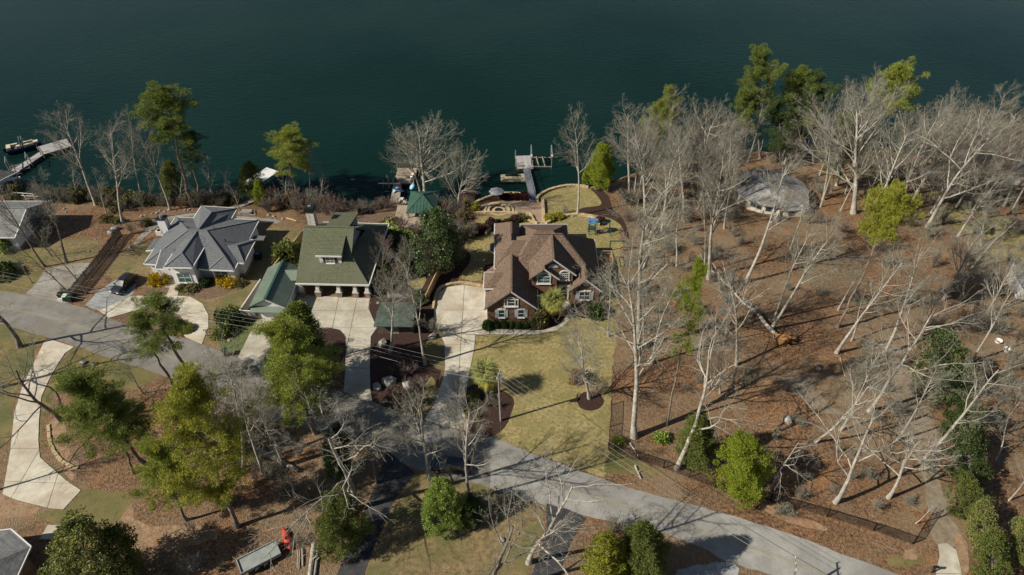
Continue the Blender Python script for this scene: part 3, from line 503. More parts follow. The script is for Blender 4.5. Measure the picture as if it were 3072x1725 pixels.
# ---------------------------------------------------------------- brown-roofed brick house
O = Vector((5, 85, 0)); hb = thing('brick_house', 'large brown-roofed brick house with steep gables and arched windows beside pale driveway', 'house', O)
w = MB(); gable_wall(w, -3.65, 3.4, 75.72, 2.55, -.1, 5.75); w.bb(-3.65, -3.4, 75.97, 84.9, -.3, 2.55).bb(3.15, 3.4, 75.97, 82, -.3, 2.55)
w.bb(-4.0, -2.0, 79.05, 82.4, -.3, 3.62).bb(-2.3, 0, 83.8, 95, -.3, 3.8)
gable_wall(w, 2.95, 6.7, 79.85, 4.85, 4.8, 6.55); gable_wall(w, 2.96, 9.15, 80.75, 4.85, 6.1, 7.55); w.bb(2.95, 3.2, 80.1, 86, -.3, 4.85).bb(8.9, 9.15, 81, 86, -.3, 4.85)
gable_wall(w, 8.9, 13.2, 79.75, 2.55, 11.05, 4.65); w.bb(12.95, 13.2, 80, 92.2, -.3, 2.6).bb(-2.4, -2.15, 84.2, 96.6, -.3, 2.6)
w.bb(-2.15, 9, 92.0, 96.5, -.6, 2.55); w.bb(-2.15, 12.95, 84.9, 92, -.3, 2.5)
w.build('wall', 'brick_brown', hb, O)
r = MB()
hip(r, -4.0, 3.8, 75.45, 84.4, 2.6, (-.1, 75.45, 6.0), (-.1, 84.4, 6.0))
hip(r, -4.22, -.3, 78.75, 82.65, 3.7, (-2.45, 80.7, 5.2), (-.3, 80.7, 5.2))
hip(r, -2.72, 6, 83.4, 90.15, 3.9, (.3, 86.78, 6.75), (6, 86.78, 6.75))
hip(r, -1.2, 13.55, 80.85, 92.7, 2.68, (3.3, 86.7, 8.0), (7.62, 86.7, 8.0))
hip(r, 2.62, 9.58, 80.45, 87, 4.98, (6.1, 80.45, 7.97), (6.1, 87, 7.97))
hip(r, 2.58, 7.0, 79.55, 84, 4.95, (4.79, 79.55, 6.85), (4.79, 84, 6.85))
hip(r, 8.52, 13.57, 79.42, 84, 2.64, (11.05, 79.42, 4.88), (11.05, 84, 4.88))
hip(r, -2.86, 1.22, 88, 95.5, 3.85, (-.12, 88, 5.65), (-.12, 93.4, 5.65))
hip(r, 1.2, 9.26, 88, 96.9, 2.7, (4, 90.6, 5.9), (6.6, 90.6, 5.9))
r.slab([(-2.7, 91.4, 3.0), (-3.5, 91.0, 3.0), (-3.5, 89.1, 3.0), (-2.7, 88.4, 3.0), (-1.5, 90.2, 4.3)], .15)
rf = r.build('roof', 'shingle_brown', hb, O)
v = MB(); v.tube((8.3, 93.3, 3.5), (8.3, 93.3, 5.1), .09, n=8); v.build('vent_pipe', 'metal_dark', rf, O)
for x0, y0, z0, x1, y1, z1 in [(-.1, 75.45, 6.0, -.1, 84.4, 6.0), (3.3, 86.7, 8, 7.62, 86.7, 8), (6.1, 80.45, 7.97, 6.1, 86.6, 7.97), (11.05, 79.42, 4.88, 11.05, 83, 4.88), (7.62, 86.7, 8, 13.5, 80.9, 2.7), (-.12, 90, 5.65, -.12, 93.4, 5.65)]:
    MB().bar((x0, y0, z0+.03), (x1, y1, z1+.03), .3, .07).build('ridge_cap', 'shingle_brown', rf, O)
eaves(hb, O, [[(-4.03, 84, 2.6), (-4.03, 75.42, 2.6)], [(-.1, 75.4, 5.98), (3.84, 75.4, 2.58), (3.84, 80.6, 2.58)], [(-2.6, 82.68, 3.7), (-4.25, 82.68, 3.7), (-4.25, 78.72, 3.7), (-2.5, 78.72, 3.7)], [(-2.75, 90.1, 3.9), (-2.75, 83.37, 3.9), (-1.9, 83.37, 3.9)],
    [(-3.53, 91.0, 3.0), (-3.53, 89.1, 3.0), (-2.75, 88.4, 3.0)], [(-2.89, 91.3, 3.85), (-2.89, 95.53, 3.85)], [(1.17, 93.6, 2.7), (1.17, 96.93, 2.7), (9.29, 96.93, 2.7), (9.29, 92.8, 2.7)], [(13.6, 92.7, 2.68), (13.6, 79.4, 2.62)], [(6.1, 80.4, 7.95), (9.62, 80.4, 4.95)], [(4.79, 79.5, 6.83), (7.04, 79.5, 4.9)], [(11.05, 79.37, 4.86), (13.6, 79.37, 2.6)]])
eaves(hb, O, [[(-.1, 75.4, 5.98), (-4.03, 75.4, 2.58)], [(6.1, 80.4, 7.95), (4.9, 80.4, 6.94)], [(4.79, 79.5, 6.83), (2.55, 79.5, 4.9)], [(11.05, 79.37, 4.86), (8.5, 79.37, 2.6)]], 'wood_dark', .12, .16)
for x in (-1.55, 1.33):
    win(hb, O, x, 75.72, .8, .82, 1.35, 1, 2)
    MB().bb(x-.62, x+.62, 75.6, 75.72, 2.26, 2.42).bb(x-.12, x+.12, 75.58, 75.72, 2.25, 2.52).build('window_crown', 'white_trim', hb, O)
    for s in (-1, 1): MB().bb(x+s*.74-.2, x+s*.74+.2, 75.655, 75.715, .72, 2.22).build('shutter', 'shutter_blue', hb, O)
win(hb, O, -.12, 75.72, 3.05, .95, 1.15, 1, 2, arch=True)
for s in (-1, 1): win(hb, O, -.12+s*.78, 75.718, 3.05, .28, 1.1, 1, 1, sill=False, fw=.13)
MB().bb(-1.2, .96, 75.5, 75.72, 2.78, 2.94).build('sill', 'white_trim', hb, O)
win(hb, O, 4.75, 79.85, 3.95, 1.75, 1.1, 2, 2, arch=True, glass='glass_teal', fw=.16)
win(hb, O, 7.88, 80.75, 3.9, 1.2, 1.05, 4, 3, arch=True, fw=.16)
win(hb, O, 11.0, 79.75, .75, 1.5, 1.45, 2, 2)
MB().bb(10.05, 11.95, 79.62, 79.75, 2.32, 2.5).bb(10.88, 11.12, 79.6, 79.75, 2.31, 2.6).build('window_crown', 'white_trim', hb, O)
for s in (-1, 1): MB().bb(11+s*1.12-.24, 11+s*1.12+.24, 79.685, 79.745, .65, 2.3).build('shutter', 'shutter_blue', hb, O)
q = [(6.15+.72*math.cos(math.pi*i/10), 6.15+.62*math.sin(math.pi*i/10)) for i in range(11)]
g = MB(); g.v = [(a, 80.66, b) for a, b in q]+[(a, 80.76, b) for a, b in q]; g.f = [tuple(range(11)), tuple(range(21, 10, -1))]+[(i, i+1, 12+i, 11+i) for i in range(10)]; g.build('gable_vent', 'shutter_blue', hb, O)
g = MB(); g.v = [(11.02+a, y, 3.75+b) for y in (79.68, 79.76) for a, b in ((-.5, 0), (0, -.4), (.5, 0), (0, .4))]; g.f = [(0, 1, 2, 3), (7, 6, 5, 4), (0, 4, 5, 1), (1, 5, 6, 2), (2, 6, 7, 3), (3, 7, 4, 0)]; g.build('gable_vent', 'shutter_blue', hb, O)
for x in (7.3, 8.55): MB().bb(x-.14, x+.14, 80.5, 80.75, -.2, 2.55).build('door_column', 'white_trim', hb, O)
MB().bb(7.05, 8.8, 80.48, 80.75, 2.55, 2.85).build('door_head', 'white_trim', hb, O)
d = MB().bb(7.45, 8.4, 80.66, 80.74, 0, 2.2).build('front_door', 'wood_dark', hb, O); MB().box((8.25, 80.62, 1.0), (.06, .06, .16)).build('handle', 'galv', d, O)
MB().tube((3.62, 75.85, -.1), (3.62, 75.85, 2.5), .06).build('downspout', 'white_trim', hb, O); MB().tube((-3.78, 79.75, -.1), (-3.78, 79.75, 2.6), .06).build('downspout', 'white_trim', hb, O)
# wooden steps landing on the right
dk = thing('wooden_deck', 'small orange wooden deck with railing behind the right end of brick house', 'deck', (15.1, 89.3, 0))
for i in range(8): MB().box((-1.0+i*.29, 0, .9), (.27, 2.4, .05)).build('plank', 'wood_orange', dk)
for x, y in ((-1.1, -1.2), (1.15, -1.2), (1.15, 1.2), (-1.1, 1.2)): MB().bb(x-.07, x+.07, y-.07, y+.07, -.1, 1.9).build('post', 'wood_orange', dk)
MB().bar((1.15, -1.2, 1.85), (1.15, 1.2, 1.85), .12, .08).bar((-1.1, 1.2, 1.85), (1.15, 1.2, 1.85), .12, .08).bar((1.15, -1.2, 1.3), (1.15, 1.2, 1.3), .06, .08).bar((-1.1, 1.2, 1.3), (1.15, 1.2, 1.3), .06, .08).build('railing', 'wood_orange', dk)
for i in range(5): MB().box((0, -1.45-i*.28, .72-i*.17), (2.1, .27, .05)).build('step', 'wood_orange', dk)
# ---------------------------------------------------------------- white house, grey hipped roofs
O = Vector((-49.5, 90, 0)); hw = thing('white_house', 'white house with sprawling grey hipped roof and forsythia shrubs in front', 'house', O, R(-1))
w = MB(); w.bb(-57.2, -43.8, 86.0, 97.4, -.6, 2.9).bb(-52.75, -49.15, 83.7, 88, -.3, 4.3).bb(-46.9, -43.6, 84.8, 87, -.3, 2.85).bb(-43.81, -42.7, 86.6, 91.8, -.3, 2.8).bb(-53.9, -48.5, 97, 100.9, -1, 3.1).build('wall', 'siding_white', hw, O)
r = MB(); A, B, Q = (-52.1, 91, 5.6), (-49.2, 91, 5.6), (-45.2, 86.5, 4.0)
r.slab([(-57.8, 85.6, 2.95), (-53.0, 85.1, 2.95), (-52.1, 91, 5.6)], .18).slab([(-53.0, 85.1, 2.95), (-47.15, 84.3, 2.95), Q, B, A], .18).slab([(-47.15, 84.3, 2.95), (-43.1, 84.1, 2.95), Q], .18).slab([(-43.1, 84.1, 2.95), (-43.3, 98, 2.95), B, Q], .18).slab([(-43.3, 98, 2.95), (-57.9, 98.5, 2.95), A, B], .18).slab([(-57.9, 98.5, 2.95), (-57.8, 85.6, 2.95), A], .18)
W0 = (-50.93, 85.1, 5.5); W1 = (-50.6, 91, 5.58)
r.slab([(-53.1, 82.9, 4.4), (-48.75, 82.9, 4.4), W0], .18).slab([(-48.75, 82.9, 4.4), (-48.75, 89.3, 4.4), W1, W0], .18).slab([(-53.1, 89.3, 4.4), (-53.1, 82.9, 4.4), W0, W1], .18)
r.slab([(-55.2, 83.9, 3.3), (-53.05, 83.9, 3.3), (-53.05, 87.4, 4.6), (-55.2, 87.4, 4.6)], .16)
hip(r, -45.8, -42.2, 86.1, 92.3, 2.9, (-44.1, 89.2, 4.0), (-45.8, 89.2, 4.0))
K0 = (-50.8, 97.4, 4.8); r.slab([(-48, 101.1, 3.2), (-54.5, 101.7, 3.2), K0], .18).slab([(-54.5, 101.7, 3.2), (-54.4, 95.8, 3.2), (-50.6, 91.6, 5.5), K0], .18).slab([(-48, 95.6, 3.2), (-48, 101.1, 3.2), K0, (-50.6, 91.6, 5.5)], .18)
r.slab([(-59.3, 89.6, 2.5), (-57.6, 89.6, 2.7), (-57.6, 93.0, 2.7), (-59.3, 93.0, 2.5)], .15)
rf = r.build('roof', 'shingle_grey', hw, O); up_ = lambda p: (p[0], p[1], p[2]+.03)
for a, b in [(A, B), (A, (-57.75, 85.65, 2.98)), (W0, (-53.05, 82.95, 4.43)), (W0, (-48.8, 82.95, 4.43)), (W0, W1), (B, (-43.35, 97.95, 2.98)), (Q, (-47.1, 84.35, 2.98)), (Q, (-43.15, 84.15, 2.98)), (Q, B), (K0, (-54.45, 101.65, 3.23)), (K0, (-48.05, 101.05, 3.23)), (K0, (-50.6, 91.6, 5.5)), (A, (-57.85, 98.45, 2.98)), ((-44.1, 89.2, 4.0), (-42.25, 86.15, 2.93)), ((-44.1, 89.2, 4.0), (-42.25, 92.25, 2.93))]:
    MB().bar(up_(a), up_(b), .28, .07).build('ridge_cap', 'ridge_grey', rf, O)
for x, y, z in ((-52.6, 92.3, 5.1), (-50.2, 91.6, 5.5), (-48.4, 92.2, 5.1), (-46.0, 90.0, 4.3)): MB().tube((x, y, z-.3), (x, y, z+.35), .08, n=8).build('vent_pipe', 'metal_dark', rf, O)
eaves(hw, O, [[(-57.83, 89.6, 2.95), (-57.83, 85.57, 2.95), (-55.2, 85.3, 2.95)], [(-57.93, 93, 2.95), (-57.93, 98.53, 2.95), (-54.4, 98.4, 2.95)], [(-55.23, 87.3, 4.5), (-55.23, 83.87, 3.3), (-53.1, 83.87, 3.3)], [(-53.13, 86.4, 4.4), (-53.13, 82.87, 4.4), (-48.72, 82.87, 4.4), (-48.72, 88.6, 4.4)], [(-48.7, 84.5, 2.95), (-47.15, 84.27, 2.95), (-43.07, 84.07, 2.95), (-43.07, 86.1, 2.95)], [(-43.1, 86.07, 2.9), (-42.17, 86.07, 2.9), (-42.17, 92.33, 2.9), (-43.1, 92.33, 2.9)], [(-43.27, 92.3, 2.95), (-43.27, 98.03, 2.95), (-48, 98.2, 2.95)], [(-54.53, 98, 3.2), (-54.53, 101.73, 3.2), (-47.97, 101.13, 3.2), (-47.97, 98, 3.2)], [(-59.33, 89.57, 2.5), (-57.9, 89.57, 2.65)]])
win(hw, O, -51.0, 83.7, .9, 1.95, 1.75, 2, 2, glass='glass_teal', fw=.12)
for x in (-51.7, -50.3): win(hw, O, x, 83.698, 3.45, .8, .4, 1, 1, sill=False, fw=.07)
win(hw, O, -45.6, 84.8, 1.0, 2.0, 1.35, 2, 2, fw=.12)
win(hw, O, -55.6, 86.0, 1.9, .9, .6, 1, 1, sill=False)
d = MB().bb(-54.2, -53.3, 85.92, 85.99, .3, 2.4).build('front_door', 'canvas_tan', hw, O); MB().box((-53.4, 85.88, 1.3), (.06, .05, .16)).build('handle', 'galv', d, O)
for i in range(3): MB().bb(-54.9, -52.9, 83.3+i*.4, 85.8, -.1, .1+i*.1).build('step', 'concrete_warm', hw, O)
MB().bb(-55.05, -54.8, 84.1, 84.35, 0, 3.25).build('porch_post', 'white_trim', hw, O)
MB().bb(-43.7, -42.6, 86.4, 86.58, -.3, .35).bb(-42.69, -42.5, 86.6, 91.9, -.4, .4).build('foundation', 'brick_tan', hw, O)
c = MB().bb(-58.6, -57.3, 94.2, 95.4, -.5, 5.3).build('chimney', 'siding_white', hw, O); MB().bb(-58.7, -57.2, 94.1, 95.5, 5.3, 5.5).build('chimney_cap', 'metal_dark', c, O); MB().tube((-57.95, 94.8, 5.5), (-57.95, 94.8, 5.95), .35, n=12).build('flue', 'galv', c, O)
MB().bb(-43.2, -41.2, 93.0, 94.2, 2.2, 2.35).build('door_canopy', 'shingle_grey', hw, O)
# ---------------------------------------------------------------- green-roofed house with carport
O = Vector((-27, 88.5, 0)); hg = thing('green_house', 'house with large green shingle roof and stone-based white columns under the front eave', 'house', O, R(-1.8))
w = MB(); w.bb(-32.0, -24.9, 86.2, 93.4, -.4, 4.5).bb(-24.95, -22.3, 84.8, 95.5, -1, 2.7).bb(-32.01, -24.9, 94.4, 96, -1, 2.7)
w.add([(-24.88, 85.0, 4.6), (-24.88, 92.4, 4.6), (-24.88, 88.5, 7.7), (-25.1, 85.0, 4.6), (-25.1, 92.4, 4.6), (-25.1, 88.5, 7.7)], [(0, 1, 2), (5, 4, 3), (0, 3, 4, 1), (1, 4, 5, 2), (2, 5, 3, 0)]).build('wall', 'siding_grey', hg, O)
MB().bb(-31.9, -22.4, 84.6, 84.78, -.3, 2.7).build('carport_back_wall', 'wall_cream', hg, O)
r = MB()
r.slab([(-32.7, 80.9, 2.8), (-21.5, 80.9, 2.8), (-24.55, 84.75, 5.42), (-24.55, 88.5, 8.0), (-32.4, 88.5, 8.0)], .2)
r.slab([(-24.55, 88.5, 8.0), (-24.3, 92.6, 5.6), (-32.4, 92.6, 5.6), (-32.4, 88.5, 8.0)], .2)
r.slab([(-21.5, 80.9, 2.8), (-21.2, 97.0, 2.8), (-24.0, 92.6, 4.7), (-24.8, 88, 5.0), (-24.6, 84.7, 5.4)], .18)
r.slab([(-21.2, 97.0, 2.8), (-32.5, 97.2, 2.8), (-32.5, 92.5, 5.2), (-24.0, 92.6, 4.7)], .18)
r.slab([(-29.6, 83.35, 6.25), (-25.7, 83.35, 6.25), (-25.7, 87.3, 7.28), (-29.6, 87.3, 7.28)], .15)
r.slab([(-29.0, 88.6, 8.02), (-25.4, 88.6, 8.02), (-25.2, 94.2, 6.9), (-29.0, 94.2, 6.9)], .18)
rf = r.build('roof', 'shingle_green', hg, O)
MB().bar((-32.4, 88.5, 8.03), (-24.55, 88.5, 8.03), .3, .08).build('ridge_cap', 'shingle_green', rf, O)
dm = MB().bb(-29.3, -25.95, 83.7, 87, 4.3, 6.12).build('dormer', 'shake_white', hg, O)
MB().bar((-29.65, 83.3, 6.22), (-25.65, 83.3, 6.22), .12, .22).build('fascia', 'white_trim', dm, O)
win(hg, O, -27.65, 83.7, 4.75, 1.2, 1.1, 2, 3, fw=.07, sill=True)
for s in (-1, 1): MB().bb(-27.65+s*.9-.18, -27.65+s*.9+.18, 83.63, 83.7, 4.7, 5.9).build('shutter', 'shutter_dark', hg, O)
MB().bb(-28.9, -25.5, 91, 93.9, 5, 6.75).build('rear_dormer', 'siding_grey', hg, O)
eaves(hg, O, [[(-32.75, 80.85, 2.8), (-21.45, 80.85, 2.8)], [(-21.45, 80.85, 2.8), (-21.15, 97.05, 2.8)], [(-21.15, 97.05, 2.8), (-32.5, 97.25, 2.8)]], h=.26)
eaves(hg, O, [[(-24.5, 88.5, 8.0), (-24.25, 92.7, 5.6)]], 'white_trim', .1, .18)
c = MB().bb(-32.5, -31.3, 90.6, 91.8, -.5, 9.2).build('chimney', 'shake_white', hg, O); MB().bb(-32.6, -31.2, 90.5, 91.9, 9.2, 10.0).build('chimney_cap', 'black', c, O); MB().box((-31.9, 91.2, 10.05), (.5, .4, .12)).build('flue', 'galv', c, O)
for x in (-32.2, -29.65, -26.4, -23.85, -22.0):
    p = MB().bb(x-.42, x+.42, 80.95, 81.75, -.1, .95).build('column_base', 'stone_pier', hg, O)
    MB().bb(x-.48, x+.48, 80.9, 81.8, .95, 1.05).build('base_cap', 'concrete', p, O)
    MB().loft([[(x-a, 81.35-a, z), (x+a, 81.35-a, z), (x+a, 81.35+a, z), (x-a, 81.35+a, z)] for a, z in ((.3, 1.05), (.2, 2.62))]).build('column', 'white_trim', hg, O)
# green metal-roofed garage
O = Vector((-35.8, 80.5, 0)); gg = thing('garage', 'narrow garage with pale green ribbed roof beside the green-roofed house', 'garage', O, R(-1.8))
w = MB(); gable_wall(w, -38.1, -33.5, 76.25, 2.4, -35.8, 3.85); w.bb(-38.1, -37.9, 76.5, 84.9, -.3, 2.4).bb(-33.7, -33.5, 76.5, 84.9, -.3, 2.4).bb(-37.9, -33.7, 84.7, 84.9, -.3, 2.4); w.build('wall', 'siding_white', gg, O)
r = MB(); hip(r, -38.5, -33.1, 75.95, 85.2, 2.5, (-35.8, 75.95, 4.05), (-35.8, 85.2, 4.05)); r.slab([(-38.3, 75.35, 2.0), (-33.3, 75.35, 2.0), (-33.3, 76.24, 2.42), (-38.3, 76.24, 2.42)], .1)
r.slab([(-34.2, 81.7, 2.9), (-32.6, 81.7, 2.9), (-32.6, 83.2, 3.7), (-35, 83.2, 3.7)], .1).slab([(-35, 83.2, 3.7), (-32.6, 83.2, 3.7), (-32.6, 84.6, 2.9), (-34.2, 84.6, 2.9)], .1)
rf = r.build('roof', 'metal_green', gg, O)
rb = MB()
for i in range(19):
    y = 76.1+i*.5; rb.bar((-38.48, y, 2.53), (-35.8, y, 4.08), .06, .05).bar((-33.12, y, 2.53), (-35.8, y, 4.08), .06, .05)
rb.build('roof_ribs', 'metal_green', rf, O, kind='stuff'); MB().bar((-35.8, 75.93, 4.1), (-35.8, 85.22, 4.1), .35, .1).build('ridge_cap', 'metal_gazebo', rf, O)
eaves(gg, O, [[(-35.8, 75.9, 4.03), (-33.07, 75.9, 2.47), (-33.07, 81, 2.47)]], w=.08, h=.14); eaves(gg, O, [[(-35.8, 75.9, 4.03), (-38.53, 75.9, 2.47)]], 'metal_gazebo', .1, .16)
gd = MB().bb(-37.2, -34.4, 76.16, 76.24, 0, 1.95).build('garage_door', 'plastic_white', gg, O)
for i in range(4): MB().bb(-37.15, -34.45, 76.12, 76.155, .05+i*.48, .48+i*.48).build('door_panel', 'plastic_white', gd, O)
for x in (-37.75, -33.85): MB().bb(x-.25, x+.25, 76.0, 76.245, -.1, 1.2).build('pier', 'stone_pier', gg, O)
# mossy shed
O = Vector((P(1188, 940, 2.4).x, P(1188, 940, 2.4).y, 0)); sd = thing('shed', 'dark green flat-roofed shed under bare trees beside pale driveway', 'shed', O, R(-1.5))
w = MB().bb(-2.6, 2.6, -1.7, 2.3, -.1, 2.1).build('wall', 'wood_dark', sd)
rf = MB().slab([(-2.85, -2.6, 2.2), (2.75, -2.55, 2.2), (2.75, .1, 2.5), (-2.8, .1, 2.5)], .12).slab([(-2.8, .1, 2.5), (2.75, .1, 2.5), (2.7, 2.7, 2.2), (-2.7, 2.7, 2.2)], .12).build('roof', 'roof_moss', sd)
MB().bar((-2.8, .1, 2.53), (2.75, .1, 2.53), .25, .06).build('ridge_cap', 'roof_moss', rf); MB().bb(-.5, .5, -1.76, -1.705, 0, 1.95).build('door', 'wood_old', sd)
# round house in the woods
c = Vector((48.8, 112.0, -2.2)); rh = thing('round_house', 'many-sided cream house with leaf-strewn grey cone roof in the woods', 'house', c)
n = 14; pt = lambda r, z, i: (r*math.cos(2*math.pi*(i+.5)/n), r*math.sin(2*math.pi*(i+.5)/n), z)
for i in range(n):
    a, b = pt(6.3, 0, i), pt(6.3, 0, i+1); a2, b2 = pt(6.1, 0, i), pt(6.1, 0, i+1)
    MB().add([(a[0], a[1], -.6), (b[0], b[1], -.6), (b[0], b[1], 2.75), (a[0], a[1], 2.75), (a2[0], a2[1], -.6), (b2[0], b2[1], -.6), (b2[0], b2[1], 2.75), (a2[0], a2[1], 2.75)], [(0, 1, 2, 3), (7, 6, 5, 4), (0, 4, 5, 1), (2, 6, 7, 3), (0, 3, 7, 4), (1, 5, 6, 2)]).build('wall_panel', 'wall_cream', rh)
    MB().slab([pt(6.9, 2.85, i), pt(6.9, 2.85, i+1), pt(.5, 5.2, i+1), pt(.5, 5.2, i)], .15).build('roof_panel', 'roof_old', rh)
    mx, my = (a[0]+b[0])/2, (a[1]+b[1])/2; an = math.atan2(my, mx)
    if 7 <= i <= 13 and i in (8, 9, 11):
        f = MB().box((mx*1.008, my*1.008, 1.85), (.08, 2.3, .9), an).build('window', 'white_trim', rh)
        for s in (-.56, .56): MB().box((mx*1.012-s*math.sin(an), my*1.012+s*math.cos(an), 1.85), (.09, 1.0, .75), an).build('pane', 'glass', f)
MB().tube((0, 0, 5.05), (0, 0, 5.45), .6, .1, n=14).build('roof_cap', 'roof_old', rh)
MB().slab([(.5, -7.5, 2.4), (5.2, -6.6, 2.4), (6, -3, 3.1), (1.5, -4, 3.2)], .14).build('porch_roof', 'roof_old', rh)
MB().bb(.9, 4.4, -6.9, -5.2, -.5, 2.3).build('porch', 'wall_cream', rh); MB().bb(1.5, 2.6, -6.96, -6.905, 1.2, 2.1).build('porch_window', 'glass', rh)
tk = thing('water_tank', 'grey tub standing against the cream round house', 'tank', G(2330, 664)); MB().tube((0, 0, 0), (0, 0, 1.5), .6, .62, n=14).build('barrel', 'galv', tk); MB().tube((0, 0, 1.5), (0, 0, 2.1), .5, .6, n=4).build('hopper', 'wall_cream', tk)
# grey-roofed house at the left edge
O = Vector((-90, 98, 0)); hl = thing('left_house', 'grey-roofed white house cut off at the left edge behind tall trunks', 'house', O)
w = MB().bb(-104, -82.6, 93.3, 103.0, -1.2, 2.85); w.add([(-82.6, 93.3, 2.8), (-82.6, 103, 2.8), (-82.6, 98.1, 4.9), (-82.9, 93.3, 2.8), (-82.9, 103, 2.8), (-82.9, 98.1, 4.9)], [(0, 1, 2), (5, 4, 3), (0, 3, 4, 1), (1, 4, 5, 2), (2, 5, 3, 0)]); w.build('wall', 'siding_white', hl, O)
MB().bb(-82.59, -82.4, 93.4, 102.9, -1, .5).build('foundation', 'brick_tan', hl, O)
r = MB(); hip(r, -106, -82.0, 92.75, 103.6, 3.0, (-106, 98.1, 5.2), (-82.0, 98.1, 5.2)); rf = r.build('roof', 'roof_pale', hl, O)
MB().bar((-106, 98.1, 5.23), (-82, 98.1, 5.23), .3, .08).build('ridge_cap', 'roof_pale', rf, O)
eaves(hl, O, [[(-106, 103.65, 3.0), (-81.97, 103.65, 3.0)], [(-106, 92.7, 3.0), (-81.97, 92.7, 3.0)], [(-81.95, 92.7, 3.0), (-81.95, 98.1, 5.2), (-81.95, 103.65, 3.0)]])
win(hl, O, -84.2, 93.3, .8, 1.4, 1.3, 2, 2)
wf = thing('white_railing', 'low white garden railing behind the grey-roofed house at left edge', 'railing', G(110, 592))
for i in range(5): MB().bb(-4+i*2-.08, -4+i*2+.08, -.1-i*.25, .06-i*.25, -.1, 1.2).build('post', 'plastic_white', wf)
MB().bar((-4, 0, 1.1), (4, -1, 1.1), .08, .1).bar((-4, 0, .55), (4, -1, .55), .08, .1).build('rail', 'plastic_white', wf)
bs = thing('boat_shelter', 'dark shelter roof with white edge at left edge above the shore', 'shelter', (-101.5, 117.5, -2.6))
MB().slab([(-7, -4.5, 3.0), (1.5, -4.5, 2.6), (4.5, 1.5, 2.6), (-4, 1.5, 3.0)], .15).build('roof', 'asphalt_new', bs); MB().bar((1.55, -4.55, 2.55), (4.55, 1.55, 2.55), .12, .2).build('fascia', 'white_trim', bs)
for x, y in ((1.2, -4), (4, 1), (-5, -4), (-3, 1)): MB().bb(x-.1, x+.1, y-.1, y+.1, -1.5, 2.5).build('post', 'wood_old', bs)
# house corner bottom left
a = P(0, 1592, 3); b = P(28, 1606, 3); cc = P(92, 1640, 3); dd = P(117, 1684, 3)
O = Vector((a.x-4, cc.y-4, 0)); hc = thing('corner_house', 'grey roof corner of a house at the bottom left edge', 'house', O)
x1 = cc.x; y1 = cc.y
w = MB(); w.bb(x1-14, x1-1.0, y1-9, y1-.9, -.3, 2.8).build('wall', 'brick_tan', hc, O)
r = MB(); r.slab([(x1-15, y1+.3, 3), (x1-3.2, y1+2.0, 3), (x1, y1, 3), (x1-4.2, y1-4.6, 5.2), (x1-15, y1-4.6, 5.2)], .18).slab([(x1, y1, 3), (x1+1.0, y1-9.5, 3), (x1-4.2, y1-9.5, 5.2), (x1-4.2, y1-4.6, 5.2)], .18); r.build('roof', 'roof_pale', hc, O)
MB().bb(x1-.95, x1+.35, y1-9, y1-1.2, -.3, 2.75).build('side_wall', 'brick_tan', hc, O)
eaves(hc, O, [[(x1-3.2, y1+2.03, 3), (x1, y1+.03, 3), (x1+1.03, y1-9.5, 3)], [(x1-15, y1+.33, 3), (x1-3.2, y1+2.03, 3)]])
MB().bb(x1-1.6, x1-.3, y1+2.5, y1+4.2, -.05, .18).build('door_step', 'concrete', hc, O)
# pale house fragments at the right edge
for lab, (px, py), dim, mt in [('pale stone-walled building with grey roof at the right edge by the lake', (3055, 560), (9, 8), 'wall_cream'), ('white wall corner at right edge above the leafy slope', (3085, 905), (6, 5), 'plastic_white')]:
    g0 = G(px, py); h = thing('edge_house', lab, 'house', g0+Vector((dim[0]/2-1, dim[1]/2, 0)), R(-12))
    MB().bb(-dim[0]/2, dim[0]/2, -dim[1]/2, dim[1]/2, -.5, 2.6).build('wall', mt, h); hip(MB(), 0, 1, 0, 1, 0, (0, 0, 0), (1, 0, 0))
    r = MB(); hip(r, -dim[0]/2-.4, dim[0]/2+.4, -dim[1]/2-.4, dim[1]/2+.4, 2.65, (-1, 0, 4.3), (2, 0, 4.3)); r.build('roof', 'roof_pale', h)
# gazebo on its deck
g0 = Vector((-16.2, 106.8, -1.6)); gz = thing('gazebo', 'square lakeside gazebo with dark green standing-seam pyramid roof', 'gazebo', g0)
ex, ey = 2.7, 3.6; rf = MB(); c4 = [(-ex, -ey, 2.4), (ex, -ey, 2.4), (ex, ey, 2.4), (-ex, ey, 2.4)]; ap = (0, -.1, 4.1)
for i in range(4): rf.slab([c4[i], c4[(i+1) % 4], ap], .12)
ro = rf.build('roof', 'metal_gazebo', gz); rb = MB()
for i in range(4):
    A, B = Vector(c4[i]), Vector(c4[(i+1) % 4]); n = 9; apv = Vector(ap)
    rb.bar(A+Vector((0, 0, .03)), apv+Vector((0, 0, .03)), .12, .08)
    for k in range(1, n):
        t = k/n; p = A.lerp(B, t); up = apv-(A+B)/2; s = 1-abs(2*t-1); rb.bar(p+Vector((0, 0, .03)), p+up*s*.98+Vector((0, 0, .03)), .05, .06)
rb.build('standing_seams', 'metal_gazebo', ro, kind='stuff')
for x in (-2.4, 2.4):
    for y in (-3.3, 3.3): MB().bb(x-.1, x+.1, y-.1, y+.1, -.8, 2.35).build('post', 'wood_old', gz)
MB().bb(-2.4, 1.2, -3.0, -2.3, -.2, .75).build('counter', 'wood_deck', gz)
dd_ = thing('lake_deck', 'weathered plank deck in front of the green gazebo', 'deck', (-18.4, 103.6, -0.35))
for i in range(26): MB().box((0 if i < 10 else .0, -3.4+i*.29, -.12-.0*i), (5.4, .27, .06)).build('plank', 'wood_deck', dd_)
for x in (-2.5, 0, 2.5):
    for y in (-3, 0, 3.6): MB().bb(x-.1, x+.1, y-.1, y+.1, -2.2, -.16).build('post', 'wood_dark', dd_)
